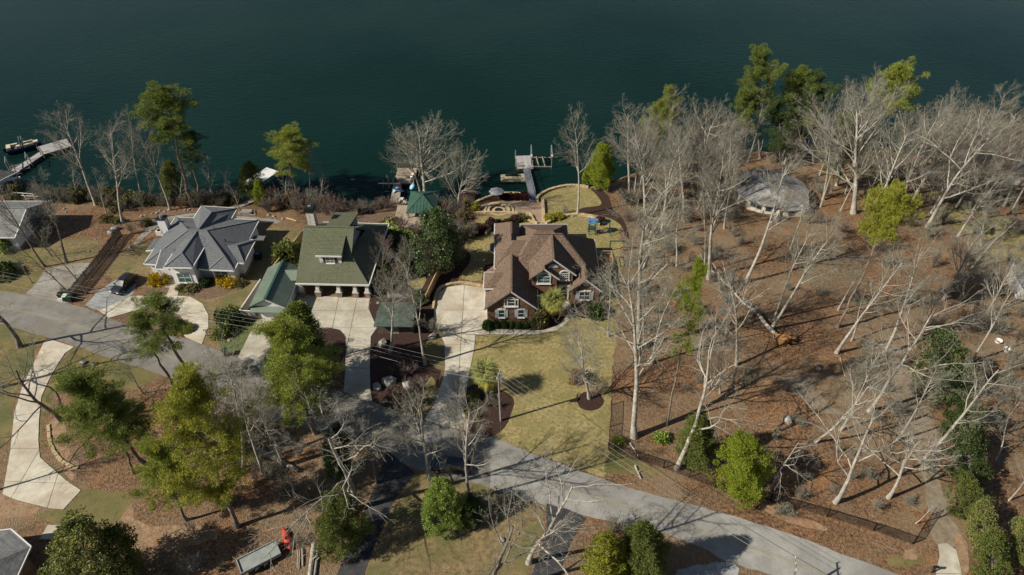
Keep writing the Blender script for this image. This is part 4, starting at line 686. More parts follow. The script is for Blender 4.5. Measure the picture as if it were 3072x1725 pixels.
# ================================================================ VEGETATION
def unit(v): return v/(np.linalg.norm(v)+1e-9)
def perp(rs, d):
    v = rs.normal(size=3); v -= d*np.dot(v, d); return unit(v)
def grow(rs, p, d, L, r, lv, out, spec, tips):
    n = spec['n'][lv]; wob = spec['wob'][lv]; up = spec['up'][lv]; P_ = [p]; rr = [r]; end = spec['end'][lv]
    for i in range(n):
        d = unit(d+rs.normal(size=3)*wob+np.array([0, 0, up])); p2 = p+d*L/n; r2 = r*(1-(1-end)*((i+1)/n)**.9)
        out.append((p, p2, rr[-1], r2, lv)); p = p2; P_.append(p); rr.append(r2)
    if lv+1 >= len(spec['n']):
        tips.append(p); return
    k = spec['kids'][lv]; k = max(1, int(round(k*rs.uniform(.8, 1.2))))
    for j in range(k):
        t = spec['t0'][lv]+(1-spec['t0'][lv])*(j+rs.uniform(.1, .9))/k
        x = t*n; i = min(int(x), n-1); q = P_[i]+(P_[i+1]-P_[i])*(x-i); dd = unit(P_[i+1]-P_[i]); a = R(rs.normal(spec['ang'][lv], 9))
        nd = unit(dd*math.cos(a)+perp(rs, dd)*math.sin(a)); rad = (rr[i]*(1-(x-i))+rr[i+1]*(x-i))*spec['rk'][lv]
        grow(rs, q, nd, L*spec['lk'][lv]*(1.15-.6*t)*rs.uniform(.75, 1.2), rad, lv+1, out, spec, tips)
FORMS = {
 'tall':   dict(L=15, r=.21, n=[10, 5, 4, 3, 1], wob=[.035, .10, .14, .18, .2], up=[.02, .10, .08, .05, .02], end=[.22, .3, .35, .4, .5], kids=[14, 8, 6, 4], t0=[.40, .2, .15, .1], ang=[42, 40, 42, 42], rk=[.56, .62, .6, .62], lk=[.37, .50, .52, .5]),
 'forest': dict(L=16, r=.19, n=[11, 5, 4, 2, 1], wob=[.03, .09, .13, .18, .2], up=[.02, .13, .08, .05, .02], end=[.2, .3, .35, .4, .5], kids=[14, 7, 6, 4], t0=[.45, .2, .15, .1], ang=[40, 38, 40, 42], rk=[.54, .62, .6, .62], lk=[.32, .5, .52, .5]),
 'spread': dict(L=11, r=.18, n=[9, 8, 5, 3, 1], wob=[.06, .17, .2, .2, .2], up=[.02, .05, .04, .03, .02], end=[.3, .2, .3, .4, .5], kids=[10, 8, 5, 3], t0=[.32, .22, .2, .15], ang=[46, 46, 44, 44], rk=[.62, .55, .58, .6], lk=[.64, .44, .46, .45]),
 'fan':    dict(L=11, r=.24, n=[8, 7, 5, 3, 1], wob=[.04, .07, .1, .14, .16], up=[.02, .08, .07, .05, .03], end=[.3, .22, .3, .4, .5], kids=[22, 10, 7, 5], t0=[.2, .2, .15, .1], ang=[46, 32, 34, 38], rk=[.48, .55, .58, .62], lk=[.68, .42, .48, .5]),
 'young':  dict(L=8, r=.085, n=[8, 4, 3, 1], wob=[.05, .1, .14, .2], up=[.02, .08, .05, .03], end=[.2, .3, .4, .5], kids=[17, 6, 5], t0=[.22, .2, .15], ang=[42, 40, 42], rk=[.5, .58, .62], lk=[.30, .5, .5]),
}
BARE = {}
def bare_variant(form, seed, bark, twig):
    key = (form, seed)
    if key in BARE: return BARE[key]
    sp = FORMS[form]; rs = np.random.RandomState(seed*77+11); out = []; tips = []
    grow(rs, np.zeros(3), np.array([0, 0, 1.]), sp['L'], sp['r'], 0, out, sp, tips)
    # root flare
    p0, p1, r0, r1, _ = out[0]; out[0] = (p0-np.array([0, 0, .3]), p1, r0*1.5, r1, 0)
    big = {'spread': 2, 'fan': 2, 'young': 0}.get(form, 1)
    tr = [s for s in out if s[4] <= big]; cr = [s for s in out if s[4] > big]
    h = max(s[1][2] for s in out)
    tm = tubes_mesh('trunk', tr, bark, [8, 6, 4]); cm = tubes_mesh('crown', [(a, b, max(c, .0075), max(d, .0042), l) for a, b, c, d, l in cr], twig, [6, 5, 4, 3, 0] if len(sp['n']) > 4 else [6, 4, 3, 0])
    BARE[key] = (tm, cm, h); return BARE[key]
def set_axis(o, base, top, h0, wk, spin):
    v = Vector(top)-Vector(base); h = v.length; q = Vector((0, 0, 1)).rotation_difference(v.normalized()); s = h/h0
    o.rotation_mode = 'QUATERNION'; o.rotation_quaternion = q @ Matrix.Rotation(spin, 4, 'Z').to_quaternion(); o.scale = (s*wk, s*wk, s)
TN = [0]
def bare(base, top, label, form='tall', seed=None, wk=1.0, bark='bark_pale', twig='bark_twig', group=None, name='bare_tree', world=False):
    TN[0] += 1; k = TN[0]; seed = seed if seed is not None else k % {'tall': 8, 'forest': 8, 'spread': 7, 'fan': 5, 'young': 6}[form]
    tm, cm, h = bare_variant(form, seed, bark, twig)
    b = base if world else G(*base); t = top if world else top_of(b, *top)
    o = thing(name, label, 'tree', b, 0, group); set_axis(o, b, t, h, wk, (k*2.399) % 6.283)
    dress(place('trunk', tm, o), bark); dress(place('crown', cm, o), twig); return o
# ---- evergreens: clouds of small separate leaves round clump centres on limbs
def leaves(rs, C, S_, per, L, Wd, flat=.75, droop=0.):
    n = len(C)*per; c = np.repeat(C, per, 0); s = np.repeat(S_, per)[:, None]
    g = rs.normal(size=(n, 3)); g /= np.linalg.norm(g, axis=1)[:, None]; rad = rs.uniform(.25, 1, (n, 1))**.6
    off = g*rad*s; off[:, 2] *= flat; p = c+off
    d = unit_rows(g*.9+rs.normal(size=(n, 3))*.55+np.array([0, 0, .25-droop])); u = unit_rows(np.cross(d, rs.normal(size=(n, 3))))
    l = L*rs.uniform(.6, 1.3, (n, 1)); w = Wd*rs.uniform(.7, 1.3, (n, 1))
    return np.stack([p-u*w*.35, p+u*w*.35, p+d*l*.6+u*w*.5, p+d*l, p+d*l*.6-u*w*.5], 1).reshape(-1, 3)
def needles(rs, C, S_, per, L, Wd, flat=.7):
    n = len(C)*per; c = np.repeat(C, per, 0); s = np.repeat(S_, per)[:, None]; g = unit_rows(rs.normal(size=(n, 3))); rad = rs.uniform(.15, 1, (n, 1))**.55; off = g*rad*s; off[:, 2] *= flat; p = c+off
    d = unit_rows(g+rs.normal(size=(n, 3))*.5+np.array([0, 0, .3])); u = unit_rows(np.cross(d, rs.normal(size=(n, 3)))); l = L*rs.uniform(.7, 1.3, (n, 1)); w = Wd*rs.uniform(.7, 1.3, (n, 1))
    return np.stack([p-u*w*.5, p+u*w*.5, p+d*l], 1).reshape(-1, 3)
def unit_rows(a): return a/(np.linalg.norm(a, axis=1)[:, None]+1e-9)
EV = {}
def evergreen_variant(form, seed, leaf):
    key = (form, seed)
    if key in EV: return EV[key]
    rs = np.random.RandomState(seed*31+7); segs = []; C = []; Z = []
    if form.startswith('pine'):
        H = 20.; low = {'pine': .46, 'pinelow': .25, 'pinetop': .62, 'pinethin': .5, 'pinepuff': .72}[form]; Rm = {'pine': 4.4, 'pinelow': 5.2, 'pinetop': 3.9, 'pinethin': 3.6, 'pinepuff': 3.9}[form]; p = np.zeros(3); n = 12; pts = [p]
        for i in range(n):
            p = p+np.array([rs.normal()*.16, rs.normal()*.16, H/n]); pts.append(p)
        rad = lambda t: .27*(1-.86*t)
        for i in range(n): segs.append((pts[i], pts[i+1], rad(i/n)*(1.35 if i == 0 else 1), rad((i+1)/n), 0))
        nb = {'pine': 30, 'pinelow': 46, 'pinetop': 26, 'pinethin': 22, 'pinepuff': 36}[form]
        for b in range(nb):
            t = low+(.985-low)*((b+rs.uniform(0, .9))/nb); x = t*n; i = min(int(x), n-1); q = pts[i]+(pts[i+1]-pts[i])*(x-i); f = (t-low)/(1-low)
            L = Rm*(math.sin(math.pi*min(1, .18+f*.72))**.8)*rs.uniform(.55, 1.12)*(1 if f < .85 else .75); a = rs.uniform(0, 6.283); el = R(rs.uniform(-5, 22)+f*32); d = np.array([math.cos(a)*math.cos(el), math.sin(a)*math.cos(el), math.sin(el)]); pp = q; r = .035+.02*(1-f)
            m = 4
            for j in range(m):
                d = unit(d+rs.normal(size=3)*.13+np.array([0, 0, .05])); p2 = pp+d*L/m; segs.append((pp, p2, r*(1-j/m*.7), r*(1-(j+1)/m*.7), 1)); pp = p2
                if j >= 1 or f > .6:
                    for _ in range(rs.randint(2, 4) if form != 'pinethin' else 2):
                        o = pp+rs.normal(size=3)*np.array([.55, .55, .3])*(.5+L*.16); C.append(o); Z.append(rs.uniform(.42, .8)*(.8+.1*L/2)); segs.append((pp, o, .018, .01, 2))
        for _ in range(5): C.append(pts[-1]+rs.normal(size=3)*np.array([.4, .4, .3])); Z.append(.6)
        V = needles(rs, np.array(C), np.array(Z), 170 if form != 'pinethin' else 140, .27, .06)
    elif form in ('cedar', 'column', 'shrubby'):
        H = 8.; n = 8; pts = [np.array([rs.normal()*.05, rs.normal()*.05, H*i/n]) for i in range(n+1)]
        for i in range(n): segs.append((pts[i], pts[i+1], .12*(1-.8*i/n), .12*(1-.8*(i+1)/n), 0))
        K = 330
        for k in range(K):
            t = rs.uniform(.06, 1)**.85; prof = {'cedar': (1-t)**.62*(.35+min(1, t*3.2)*.65), 'column': math.sin(math.pi*min(1, .12+t*.86))**.55*.8, 'shrubby': math.sin(math.pi*min(1, .25+t*.7))**.6}[form]*2.35
            a = rs.uniform(0, 6.283); rr = prof*(.45+.55*rs.uniform()**.5)*(1+.26*math.sin(3*a+seed+2*t)+.2*math.sin(5*a+7*t))*(1.25 if rs.uniform() < .1 else 1); o = np.array([rr*math.cos(a), rr*math.sin(a), H*t]); C.append(o); Z.append(rs.uniform(.28, .52))
            if k % 3 == 0: segs.append((np.array([0, 0, max(.2, H*t-.5*rr)]), o, .02, .008, 1))
        V = needles(rs, np.array(C), np.array(Z), 110, .2, .065, .95)
    elif form == 'broad':      # magnolia and other broadleaf evergreens
        H = 10.; n = 8; pts = [np.array([rs.normal()*.1, rs.normal()*.1, H*.9*i/n]) for i in range(n+1)]
        for i in range(n): segs.append((pts[i], pts[i+1], .2*(1-.8*i/n), .2*(1-.8*(i+1)/n), 0))
        for k in range(230):
            t = rs.uniform(.1, 1); prof = math.sin(math.pi*min(1, .2+t*.76))**.7*3.3; a = rs.uniform(0, 6.283); rr = prof*(.4+.6*rs.uniform()**.5)*(1+.24*math.sin(2*a+seed+3*t)+.22*math.sin(4*a+8*t))*(1.2 if rs.uniform() < .12 else 1); o = np.array([rr*math.cos(a), rr*math.sin(a), H*t]); C.append(o); Z.append(rs.uniform(.4, .8))
            if k % 3 == 0: segs.append((np.array([0, 0, max(.4, H*t-.6*rr)]), o, .04, .012, 1))
        V = leaves(rs, np.array(C), np.array(Z), 60, .25, .13, .8)
    tr = tubes_mesh('trunk', [s for s in segs if s[4] == 0], 'bark_pine' if form.startswith('pine') else 'bark_dark', [8])
    br = tubes_mesh('limbs', [s for s in segs if s[4] > 0], 'bark_pine' if form.startswith('pine') else 'bark_dark', [8, 4, 3]); cr = npmesh('crown', V, 5 if form == 'broad' else 3, leaf)
    EV[key] = (tr, br, cr, H); return EV[key]
def ever(base, top, label, form='pine', leaf='pine_green', seed=None, wk=1., group=None, name='pine_tree', cat='tree'):
    TN[0] += 1; k = TN[0]; seed = k % 3 if seed is None else (seed+k) % 3
    tr, br, cr, h = evergreen_variant(form, seed, leaf); b = G(*base); t = top_of(b, *top)
    o = thing(name, label, cat, b, 0, group); set_axis(o, b, t, h, wk, (k*2.1) % 6.283); place('trunk', tr, o); place('limbs', br, o, kind='stuff'); dress(place('crown', cr, o), leaf); return o
# ---- shrubs
SH = {}
def shrub_mesh(kind, leaf, seed):
    key = (kind, seed)
    if key in SH: return SH[key]
    rs = np.random.RandomState(seed+91)
    if kind == 'ball':
        n = 150; g = unit_rows(rs.normal(size=(n, 3))); g[:, 2] = np.abs(g[:, 2])*.95+.0; C = g*np.array([.8, .8, .85])*rs.uniform(.75, 1.02, (n, 1)); C[:, 2] += .08; V = leaves(rs, C, np.full(n, .2), 22, .17, .12, 1)
    elif kind == 'loose':
        n = 110; g = unit_rows(rs.normal(size=(n, 3))); g[:, 2] = np.abs(g[:, 2]); C = g*rs.uniform(.35, 1.0, (n, 1))*(1+.25*rs.normal(size=(n, 1)).clip(-1, 1)); V = leaves(rs, C, np.full(n, .22), 18, .2, .1, 1)
    elif kind == 'blade':
        n = 420; a = rs.uniform(0, 6.283, n); el = rs.uniform(.5, 1.4, n); d = np.stack([np.cos(a)*np.cos(el), np.sin(a)*np.cos(el), np.sin(el)], 1); p = np.stack([rs.normal(size=n)*.18, rs.normal(size=n)*.18, np.zeros(n)], 1); u = unit_rows(np.cross(d, rs.normal(size=(n, 3)))); L = rs.uniform(.6, 1.1, (n, 1)); w = .03
        tip = p+d*L+np.array([0, 0, -.25])*L*np.cos(el)[:, None]; mid = p+d*L*.6
        V = np.stack([p-u*w, p+u*w, mid+u*w, tip, mid-u*w], 1).reshape(-1, 3)
    me = npmesh('foliage', V, 5, leaf)
    st = MB()
    for i in range(6):
        a = i*1.05; st.tube((.05*math.cos(a), .05*math.sin(a), -.1), (.45*math.cos(a), .45*math.sin(a), .6), .03, .012, 5)
    SH[key] = (me, st.mesh('stems', 'bark_dark')); return SH[key]
def shrub(px, r, h, label, leaf='boxwood', kind='ball', name='shrub', group=None, cat='shrub', seed=None, cen=True):
    TN[0] += 1; seed = TN[0] % 3 if seed is None else seed; b = G(*px); o = thing(name, label, cat, b, (TN[0]*1.7) % 6.28, group); o.scale = (r, r*1.0, h)
    f, s = shrub_mesh(kind, leaf, seed); dress(place('foliage', f, o), leaf); place('stems', s, o); return o
BR = {}
def brush_mesh(seed, mat):
    if seed in BR: return BR[seed]
    rs = np.random.RandomState(seed+5); out = []; tips = []
    sp = dict(n=[5, 3, 1], wob=[.12, .18, .2], up=[.06, .04, .02], end=[.3, .35, .5], kids=[9, 6], t0=[.15, .1], ang=[32, 38], rk=[.6, .65], lk=[.5, .5])
    for i in range(11):
        a = rs.uniform(0, 6.283); e = R(rs.uniform(48, 85)); grow(rs, np.array([rs.normal()*.15, rs.normal()*.15, -.05]), np.array([math.cos(a)*math.cos(e), math.sin(a)*math.cos(e), math.sin(e)]), rs.uniform(1.3, 2.2), .028, 0, out, sp, tips)
    st = tubes_mesh('stems', [(a, b, max(c, .012), max(d, .008), l) for a, b, c, d, l in out if l == 0], mat, [4]); tw = tubes_mesh('twigs', [(a, b, max(c, .010), max(d, .007), l) for a, b, c, d, l in out if l > 0], mat, [4, 3, 0]); BR[seed] = (st, tw); return BR[seed]
def brush(px, s, label, mat='bark_twig', name='bare_bush', group=None, h=None):
    TN[0] += 1; b = G(*px); o = thing(name, label, 'bush', b, (TN[0]*1.3) % 6.28, group); h = h or s; o.scale = (s, s, h); st, tw = brush_mesh(TN[0] % 6, mat); dress(place('stems', st, o), mat); dress(place('twigs', tw, o), mat); return o
# ================================================================ PLANTING, surveyed tree by tree (photo base point, photo top point)
# -- left shore
bare((289, 615), (156, 295), 'tall wide-crowned bare tree at far left shore overhanging the boat dock', 'tall', 0, 1.25)
bare((368, 668), (263, 340), 'bare tree leaning left behind the left neighbour plot, second from boat dock', 'tall', 1, 1.1)
bare((427, 599), (356, 316), 'slim straight bare tree on left shore between two leaning ones', 'tall', 2, .8)
bare((511, 630), (424, 343), 'bare tree just left of the tall lakeside pine', 'tall', 3, .9)
ever((583, 620), (487, 278), 'tallest lakeside pine with one-sided crown behind the white house', 'pinetop', 'pine_green', 0, 1.15)
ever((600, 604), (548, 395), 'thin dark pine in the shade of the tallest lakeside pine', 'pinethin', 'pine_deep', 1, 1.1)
bare((638, 599), (610, 454), 'small pale bare tree on the shore right of the tall pine', 'young', 0, 1)
bare((719, 630), (685, 530), 'short bare tree beside the stacked lumber behind the white house', 'young', 1, 1)
ever((515, 598), (505, 485), 'narrow evergreen at the water edge left of the tall pine trunk', 'column', 'cedar_dull', 0, .9, name='cedar_tree')
bare((200, 788), (110, 480), 'forked leaning trunk rising across the grey-roofed left house', 'tall', 2, .9, 'bark_dark')
bare((135, 800), (-60, 540), 'thick trunk leaning out of the frame over the left house roof', 'tall', 3, .9, 'bark_dark')
bare((156, 769), (60, 630), 'slender bare tree with pale side branch before the left house', 'young', 2, 1, 'bark_dark')
bare((207, 880), (20, 690), 'dark leaning tree rooted beside the bins at the palisade fence end', 'young', 0, .8, 'bark_dark', 'bark_twig_red')
bare((263, 882), (120, 640), 'thin trunk standing against the road end of the palisade fence', 'young', 1, .7, 'bark_dark')
bare((97, 849), (15, 715), 'small leaning tree with mulch collar on the left lawn', 'young', 2, .8, 'bark_dark')
bare((59, 1041), (-120, 720), 'leaning bare tree at the left edge below the road', 'spread', 0, 1.4, 'bark_dark')
bare((185, 1260), (-20, 985), 'large dark bare tree leaning left over the curved lower driveway', 'spread', 1, 1.3, 'bark_dark')
bare((-40, 1478), (-230, 1230), 'bare tree just beyond the left edge below the curved driveway', 'tall', 0, 1, 'bark_dark')
# -- middle shore
ever((892, 606), (858, 398), 'bushy lakeside pine leaning left behind the green-roofed house', 'pine', 'pine_bright', 1, 1.5)
bare((930, 600), (925, 420), 'pale bare tree half hidden behind the bushy lakeside pine', 'tall', 0, .9)
ever((752, 588), (745, 492), 'round dark cedar left of the white dock roof', 'shrubby', 'cedar_dull', 0, 1.0, name='cedar_tree')
ever((780, 618), (773, 542), 'narrow bright cedar standing before the white dock roof', 'column', 'cedar_bright', 1, .7, name='cedar_tree')
bare((1276, 585), (1256, 350), 'broad fan-crowned bare tree rising behind the green gazebo', 'fan', 0, 1.5, twig='bark_twig')
bare((1262, 580), (1225, 390), 'smaller twin bare trunk left behind the green gazebo', 'fan', 1, .95)
bare((1372, 633), (1391, 402), 'rounded bare tree on the bank right of the gazebo', 'fan', 1, .8)
bare((1733, 646), (1738, 330), 'single tall bare tree standing on the terrace lawn by the lake', 'tall', 1, .95)
ever((1800, 566), (1808, 436), 'bright young pine at the right end of the shore wall', 'column', 'cedar_bright', 0, .95, name='young_pine')
ever((1758, 552), (1762, 500), 'smallest evergreen at the end of the shore wall', 'column', 'cedar_bright', 1, .9, name='young_pine')
# -- yards
ever((1305, 815), (1310, 632), 'large dark glossy magnolia between green and brown-roofed houses', 'broad', 'magnolia', 0, .78, name='magnolia_tree')
ever((1345, 800), (1352, 690), 'shaded magnolia half behind the larger one', 'broad', 'magnolia', 1, .75, name='magnolia_tree')
bare((1174, 1046), (1168, 745), 'pale forked bare tree in the mulch bed, left of two by the dark shed', 'tall', 2, 1.0)
bare((1276, 1094), (1205, 750), 'leaning bare tree in the mulch bed, right of two by the dark shed', 'tall', 3, .9)
bare((1150, 830), (1145, 690), 'dark bare tree brushing the right eave of the green roof', 'fan', 0, .8, 'bark_dark', 'bark_twig_red')
bare((1215, 800), (1228, 705), 'small twiggy tree in shade right of the green roof', 'fan', 1, .8, 'bark_dark', 'bark_twig')
bare((1768, 1195), (1745, 935), 'multi-stemmed bare tree in the mulch ring on the front lawn', 'fan', 1, .9)
bare((1825, 1010), (1785, 800), 'slender pale bare tree at right corner of the brick house', 'young', 1, 1.1)
ever((905, 1165), (892, 921), 'dense dark conical evergreen, rear of two at the green-house drive', 'cedar', 'pine_green', 1, 1.15, name='cedar_tree')
ever((946, 1300), (845, 985), 'broad bright pine spreading over the garage driveway', 'pinelow', 'pine_bright', 0, 1.05)
ever((516, 1155), (392, 945), 'open-crowned pine at the road, left of two by the circular drive', 'pinethin', 'pine_green', 0, 1.25)
ever((572, 1150), (458, 892), 'open-crowned pine at the road, right of two by the circular drive', 'pinethin', 'pine_green', 1, 1.25)
ever((436, 1391), (240, 1130), 'big dull green pine beside the curved lower driveway', 'pinelow', 'pine_green', 1, 1.15)
ever((400, 1420), (300, 1200), 'shorter pine tucked under the big dull green pine', 'pine', 'pine_green', 1, 1.0)
ever((712, 1581), (560, 1170), 'yellow-green pine with long bare trunk in the lower left woods', 'pinelow', 'pine_gold', 0, .85)
ever((560, 1560), (470, 1330), 'low gold-green pine in front of the long-trunked yellow-green pine', 'pinelow', 'pine_bright', 1, 1.0)
ever((285, 1775), (225, 1566), 'broadleaf evergreen at the bottom left corner beside the grey roof', 'broad', 'olive_leaf', 1, .9, name='broadleaf_tree')
ever((365, 1755), (335, 1592), 'darker broadleaf evergreen right of the bottom left corner one', 'broad', 'cedar_dull', 0, .8, name='broadleaf_tree')
bare((732, 1401), (672, 1060), 'grey bare tree by the road bend in the lower left woods', 'tall', 1, 1.2)
bare((790, 1420), (700, 1120), 'thin bare tree just right of the grey one by the road bend', 'forest', 2, 1.1)
bare((430, 1180), (330, 1070), 'small twisted dark tree on the grass under the open-crowned pines', 'spread', 1, .8, 'bark_dark', 'bark_dark')
bare((1061, 1531), (1040, 1200), 'spreading white-limbed sycamore left of the dark asphalt drive', 'spread', 0, 1.6)
bare((1302, 1471), (1205, 1140), 'leaning pale tree beside the road, left of the parked black car', 'tall', 0, 1.05)
bare((1409, 1501), (1360, 1150), 'pale forked tree standing in front of the parked black car', 'tall', 3, .9)
bare((981, 1657), (875, 1545), 'crooked dark tree bending over the trailer', 'spread', 2, .9, 'bark_dark')
bare((1585, 1687), (1620, 1345), 'white gnarled sycamore at the second asphalt drive', 'spread', 1, 1.1, 'white_bark', 'bark_twig')
bare((880, 1480), (830, 1300), 'small bare tree in the shaded lower left woods', 'young', 0, 1.3)
bare((640, 1450), (590, 1290), 'thin sapling beneath the yellow-green pine', 'young', 2, 1.0)
ever((1030, 1640), (1010, 1500), 'dull evergreen bush under the white-limbed sycamore', 'shrubby', 'cedar_dull', 1, .95, name='evergreen_bush', cat='bush')
ever((1010, 1430), (1005, 1280), 'dark ivy-clad column left of the asphalt drive', 'column', 'pine_deep', 0, .7, name='evergreen_bush', cat='bush')
ever((1326, 1574), (1322, 1458), 'round bright glossy holly bush in the lower lawn', 'shrubby', 'holly_bright', 0, .95, name='holly_bush', cat='bush')
ever((1412, 1560), (1411, 1500), 'dark low bush right of the bright holly', 'shrubby', 'pine_deep', 1, 1.25, name='holly_bush', cat='bush')
ever((1816, 1765), (1822, 1612), 'golden cedar at bottom edge, left of two by the road', 'cedar', 'pine_gold', 0, .95, name='cedar_tree')
ever((1931, 1758), (1931, 1578), 'tall green cedar at bottom edge, right of two by the road', 'cedar', 'cedar_dull', 1, .95, name='cedar_tree')
ever((2235, 1489), (2232, 1318), 'bright lime green cedar inside the black wire fence', 'shrubby', 'cedar_bright', 1, .85, name='cedar_tree')
ever((2082, 1396), (2102, 1244), 'dull green cedar behind the lime green one', 'cedar', 'cedar_dull', 0, .95, name='cedar_tree')
# -- right woods, single trees one can follow
RW = [((1901, 1311), (1845, 765), 'tall', 'tall trunk with burl at the lot line, nearest the front lawn', 1.0), ((2031, 1406), (2190, 1020), 'spread', 'white forked tree leaning right above the black wire fence', .7), ((1910, 1046), (1985, 480), 'tall', 'very tall pale trunk right of the brick house', 1.0), ((1955, 1090), (1995, 790), 'young', 'thin crooked trunk beside the very tall pale one', 1.2), ((2209, 1096), (2222, 760), 'spread', 'white crooked tree before the fallen log', .6),
 ((2127, 836), (2150, 420), 'tall', 'straight white trunk left below the round house', .95), ((2114, 815), (2106, 540), 'young', 'thin grey stem beside the straight white trunk', .9), ((2173, 686), (2195, 460), 'forest', 'short trunk at the left wall of the round house', .9), ((2237, 846), (2400, 455), 'forest', 'long leaning trunk passing in front of the round house', 1.0), ((2314, 987), (2545, 660), 'forest', 'right one of a leaning pair on the leafy slope', .9),
 ((2321, 960), (2440, 640), 'forest', 'left one of a leaning pair on the leafy slope', .8), ((2371, 748), (2445, 520), 'forest', 'leaning trunk just right of the round house', .8), ((2485, 780), (2515, 660), 'young', 'small leaning sapling on the slope right of round house', 1.0), ((2514, 930), (2625, 720), 'forest', 'grey trunk crossing the bright yellow-green pine trunk', .8), ((2555, 1023), (2660, 830), 'young', 'thin leaning stem in the middle of the right slope', 1.1), ((2510, 1059), (2720, 740), 'forest', 'long pale trunk leaning right from mid slope', .95),
 ((2651, 1064), (2830, 720), 'forest', 'tall leaning trunk left of the dark holly column', 1.0), ((2606, 1235), (2850, 820), 'spread', 'thick forked trunk leaning over the dirt track', .6), ((2783, 682), (2996, 295), 'spread', 'huge lakeside oak with forked white limbs near the right edge', .75), ((2874, 709), (3020, 470), 'tall', 'leaning grey trunk on the pale clearing at right', 1.0), ((2942, 736), (2960, 570), 'fan', 'dark double trunk on the clearing at right', .9), ((2915, 805), (3040, 620), 'young', 'slim leaning tree below the right clearing', 1.2),
 ((2912, 1087), (3065, 830), 'forest', 'dark-footed leaning tree near the two white pots', 1.0), ((2446, 1326), (2690, 1150), 'spread', 'low bent tree arching right on the lower slope', .7), ((2523, 1291), (2700, 1030), 'forest', 'slim trunk behind the low bent tree', .8), ((2691, 1321), (2860, 1090), 'forest', 'snapped trunk leaning toward the dark holly column', .8), ((2506, 1506), (2690, 1210), 'spread', 'white-barked tree with sawn foot near the wire fence', .8), ((2666, 1494), (2900, 1270), 'spread', 'strongly leaning white tree reaching right over the track', .75),
 ((2747, 1571), (2870, 1470), 'young', 'short leaning pole tree at the wire gate', .9), ((2311, 1471), (2375, 1280), 'spread', 'small pale tree right of the lime green cedar', .55), ((2777, 1376), (3040, 1090), 'tall', 'very long branch-topped tree leaning across the holly hedge', .9), ((2997, 1291), (3120, 1130), 'forest', 'leaning trunk at the right edge, upper of three', 1.0), ((2987, 1381), (3100, 1230), 'young', 'leaning trunk at the right edge, middle of three', 1.3), ((3027, 1501), (3150, 1370), 'forest', 'leaning trunk at the right edge, lowest of three', 1.0),
 ((2160, 1180), (2165, 900), 'young', 'dead grey snag with broken top left of the fallen log', .7), ((2180, 995), (2190, 740), 'young', 'grey sapling above the fallen log', 1.1), ((2030, 800), (2040, 560), 'young', 'forked sapling above the ivy-covered tree', 1.3), ((1985, 700), (2010, 400), 'tall', 'bent tree with sweeping low branch at the edge of the mulch swoosh', 1.0), ((1935, 640), (1930, 330), 'fan', 'brown-twigged tree standing at the mulch edge by the lake', .8), ((1890, 590), (1880, 300), 'tall', 'brown bare tree at lake edge, leftmost of the wood', 1.1),
 ((2050, 660), (2085, 350), 'tall', 'white forked tree in the wood left of the round house', 1.0), ((2095, 590), (2120, 262), 'fan', 'fan-topped tree near the lake, left of the twin pines', .8), ((2620, 690), (2690, 330), 'tall', 'thick pale trunk in front of the right lakeside pines', 1.0), ((2700, 640), (2790, 260), 'tall', 'tall pale tree with open crown before the bay', 1.0), ((2560, 640), (2600, 215), 'fan', 'bushy pale crown right of the tall pine group', .9), ((2850, 600), (2980, 330), 'fan', 'pale crown against the bay near the right edge', .9),
 ((2470, 600), (2520, 330), 'tall', 'leaning pale tree behind the round house roof', .9), ((3010, 620), (3110, 400), 'tall', 'leaning tree at the right edge by the pale building', 1.1), ((2830, 900), (2950, 680), 'fan', 'dense pale thicket tree on the middle right slope', .8), ((2960, 940), (3080, 740), 'fan', 'grey thicket tree on the right slope near the edge', .8), ((2760, 1010), (2850, 830), 'fan', 'greyish bushy tree just above the dark holly column', .7)]
for b, t, f, lab, wk in RW: bare(b, t, lab, f, None, wk*{'spread': 1.45, 'young': 1.0}.get(f, 1.2))
# -- right woods, the crowd that nothing tells apart
rw = random.Random(21); placed = []; crowd = []
for k in range(1600):
    x = rw.uniform(1890, 3150); y = rw.uniform(455, 640)
    sy = np.interp(x, [1850, 1900, 2000, 2100, 2200, 2350, 2450, 2600, 2770, 3200], [552, 528, 500, 480, 470, 458, 448, 458, 472, 490])
    if y < sy+4: continue
    if 2190 < x < 2450 and 500 < y < 672: continue
    g = G(x, y)
    if any((g-q).length < 2.5 for q in placed): continue
    if len(placed) >= 78: break
    placed.append(g); crowd.append((x, y, g, rw.uniform(12.5, 18.5)))
ORD = ['first', 'second', 'third', 'fourth', 'fifth', 'sixth', 'seventh', 'eighth', 'ninth', 'tenth', 'eleventh', 'twelfth', 'thirteenth', 'fourteenth', 'fifteenth', 'sixteenth', 'seventeenth', 'eighteenth', 'nineteenth', 'twentieth']
CELLS = [(2190, 'left of the round house'), (2470, 'behind the round house'), (2760, 'between round house and huge oak'), (9999, 'right of the huge lakeside oak')]; cnt = {}
for x, y, g, h in sorted(crowd, key=lambda q: q[0]):
    cell = next(n for lim, n in CELLS if x < lim); dep = 'by the water' if y < 520 else ('mid wood' if y < 580 else 'in front row'); cnt[(cell, dep)] = i = cnt.get((cell, dep), -1)+1
    t = g+Vector((rw.uniform(-.6, 1.4), rw.uniform(-.8, .8), h))
    bare(g, t, f'bare tree {dep} {cell}, {ORD[i]} from left', rw.choice(['forest', 'forest', 'tall', 'fan']), None, rw.uniform(.8, 1.15), twig=rw.choice(['bark_twig', 'bark_twig', 'bark_twig_red']), group='bare trees crowded in the lakeside wood', world=True)
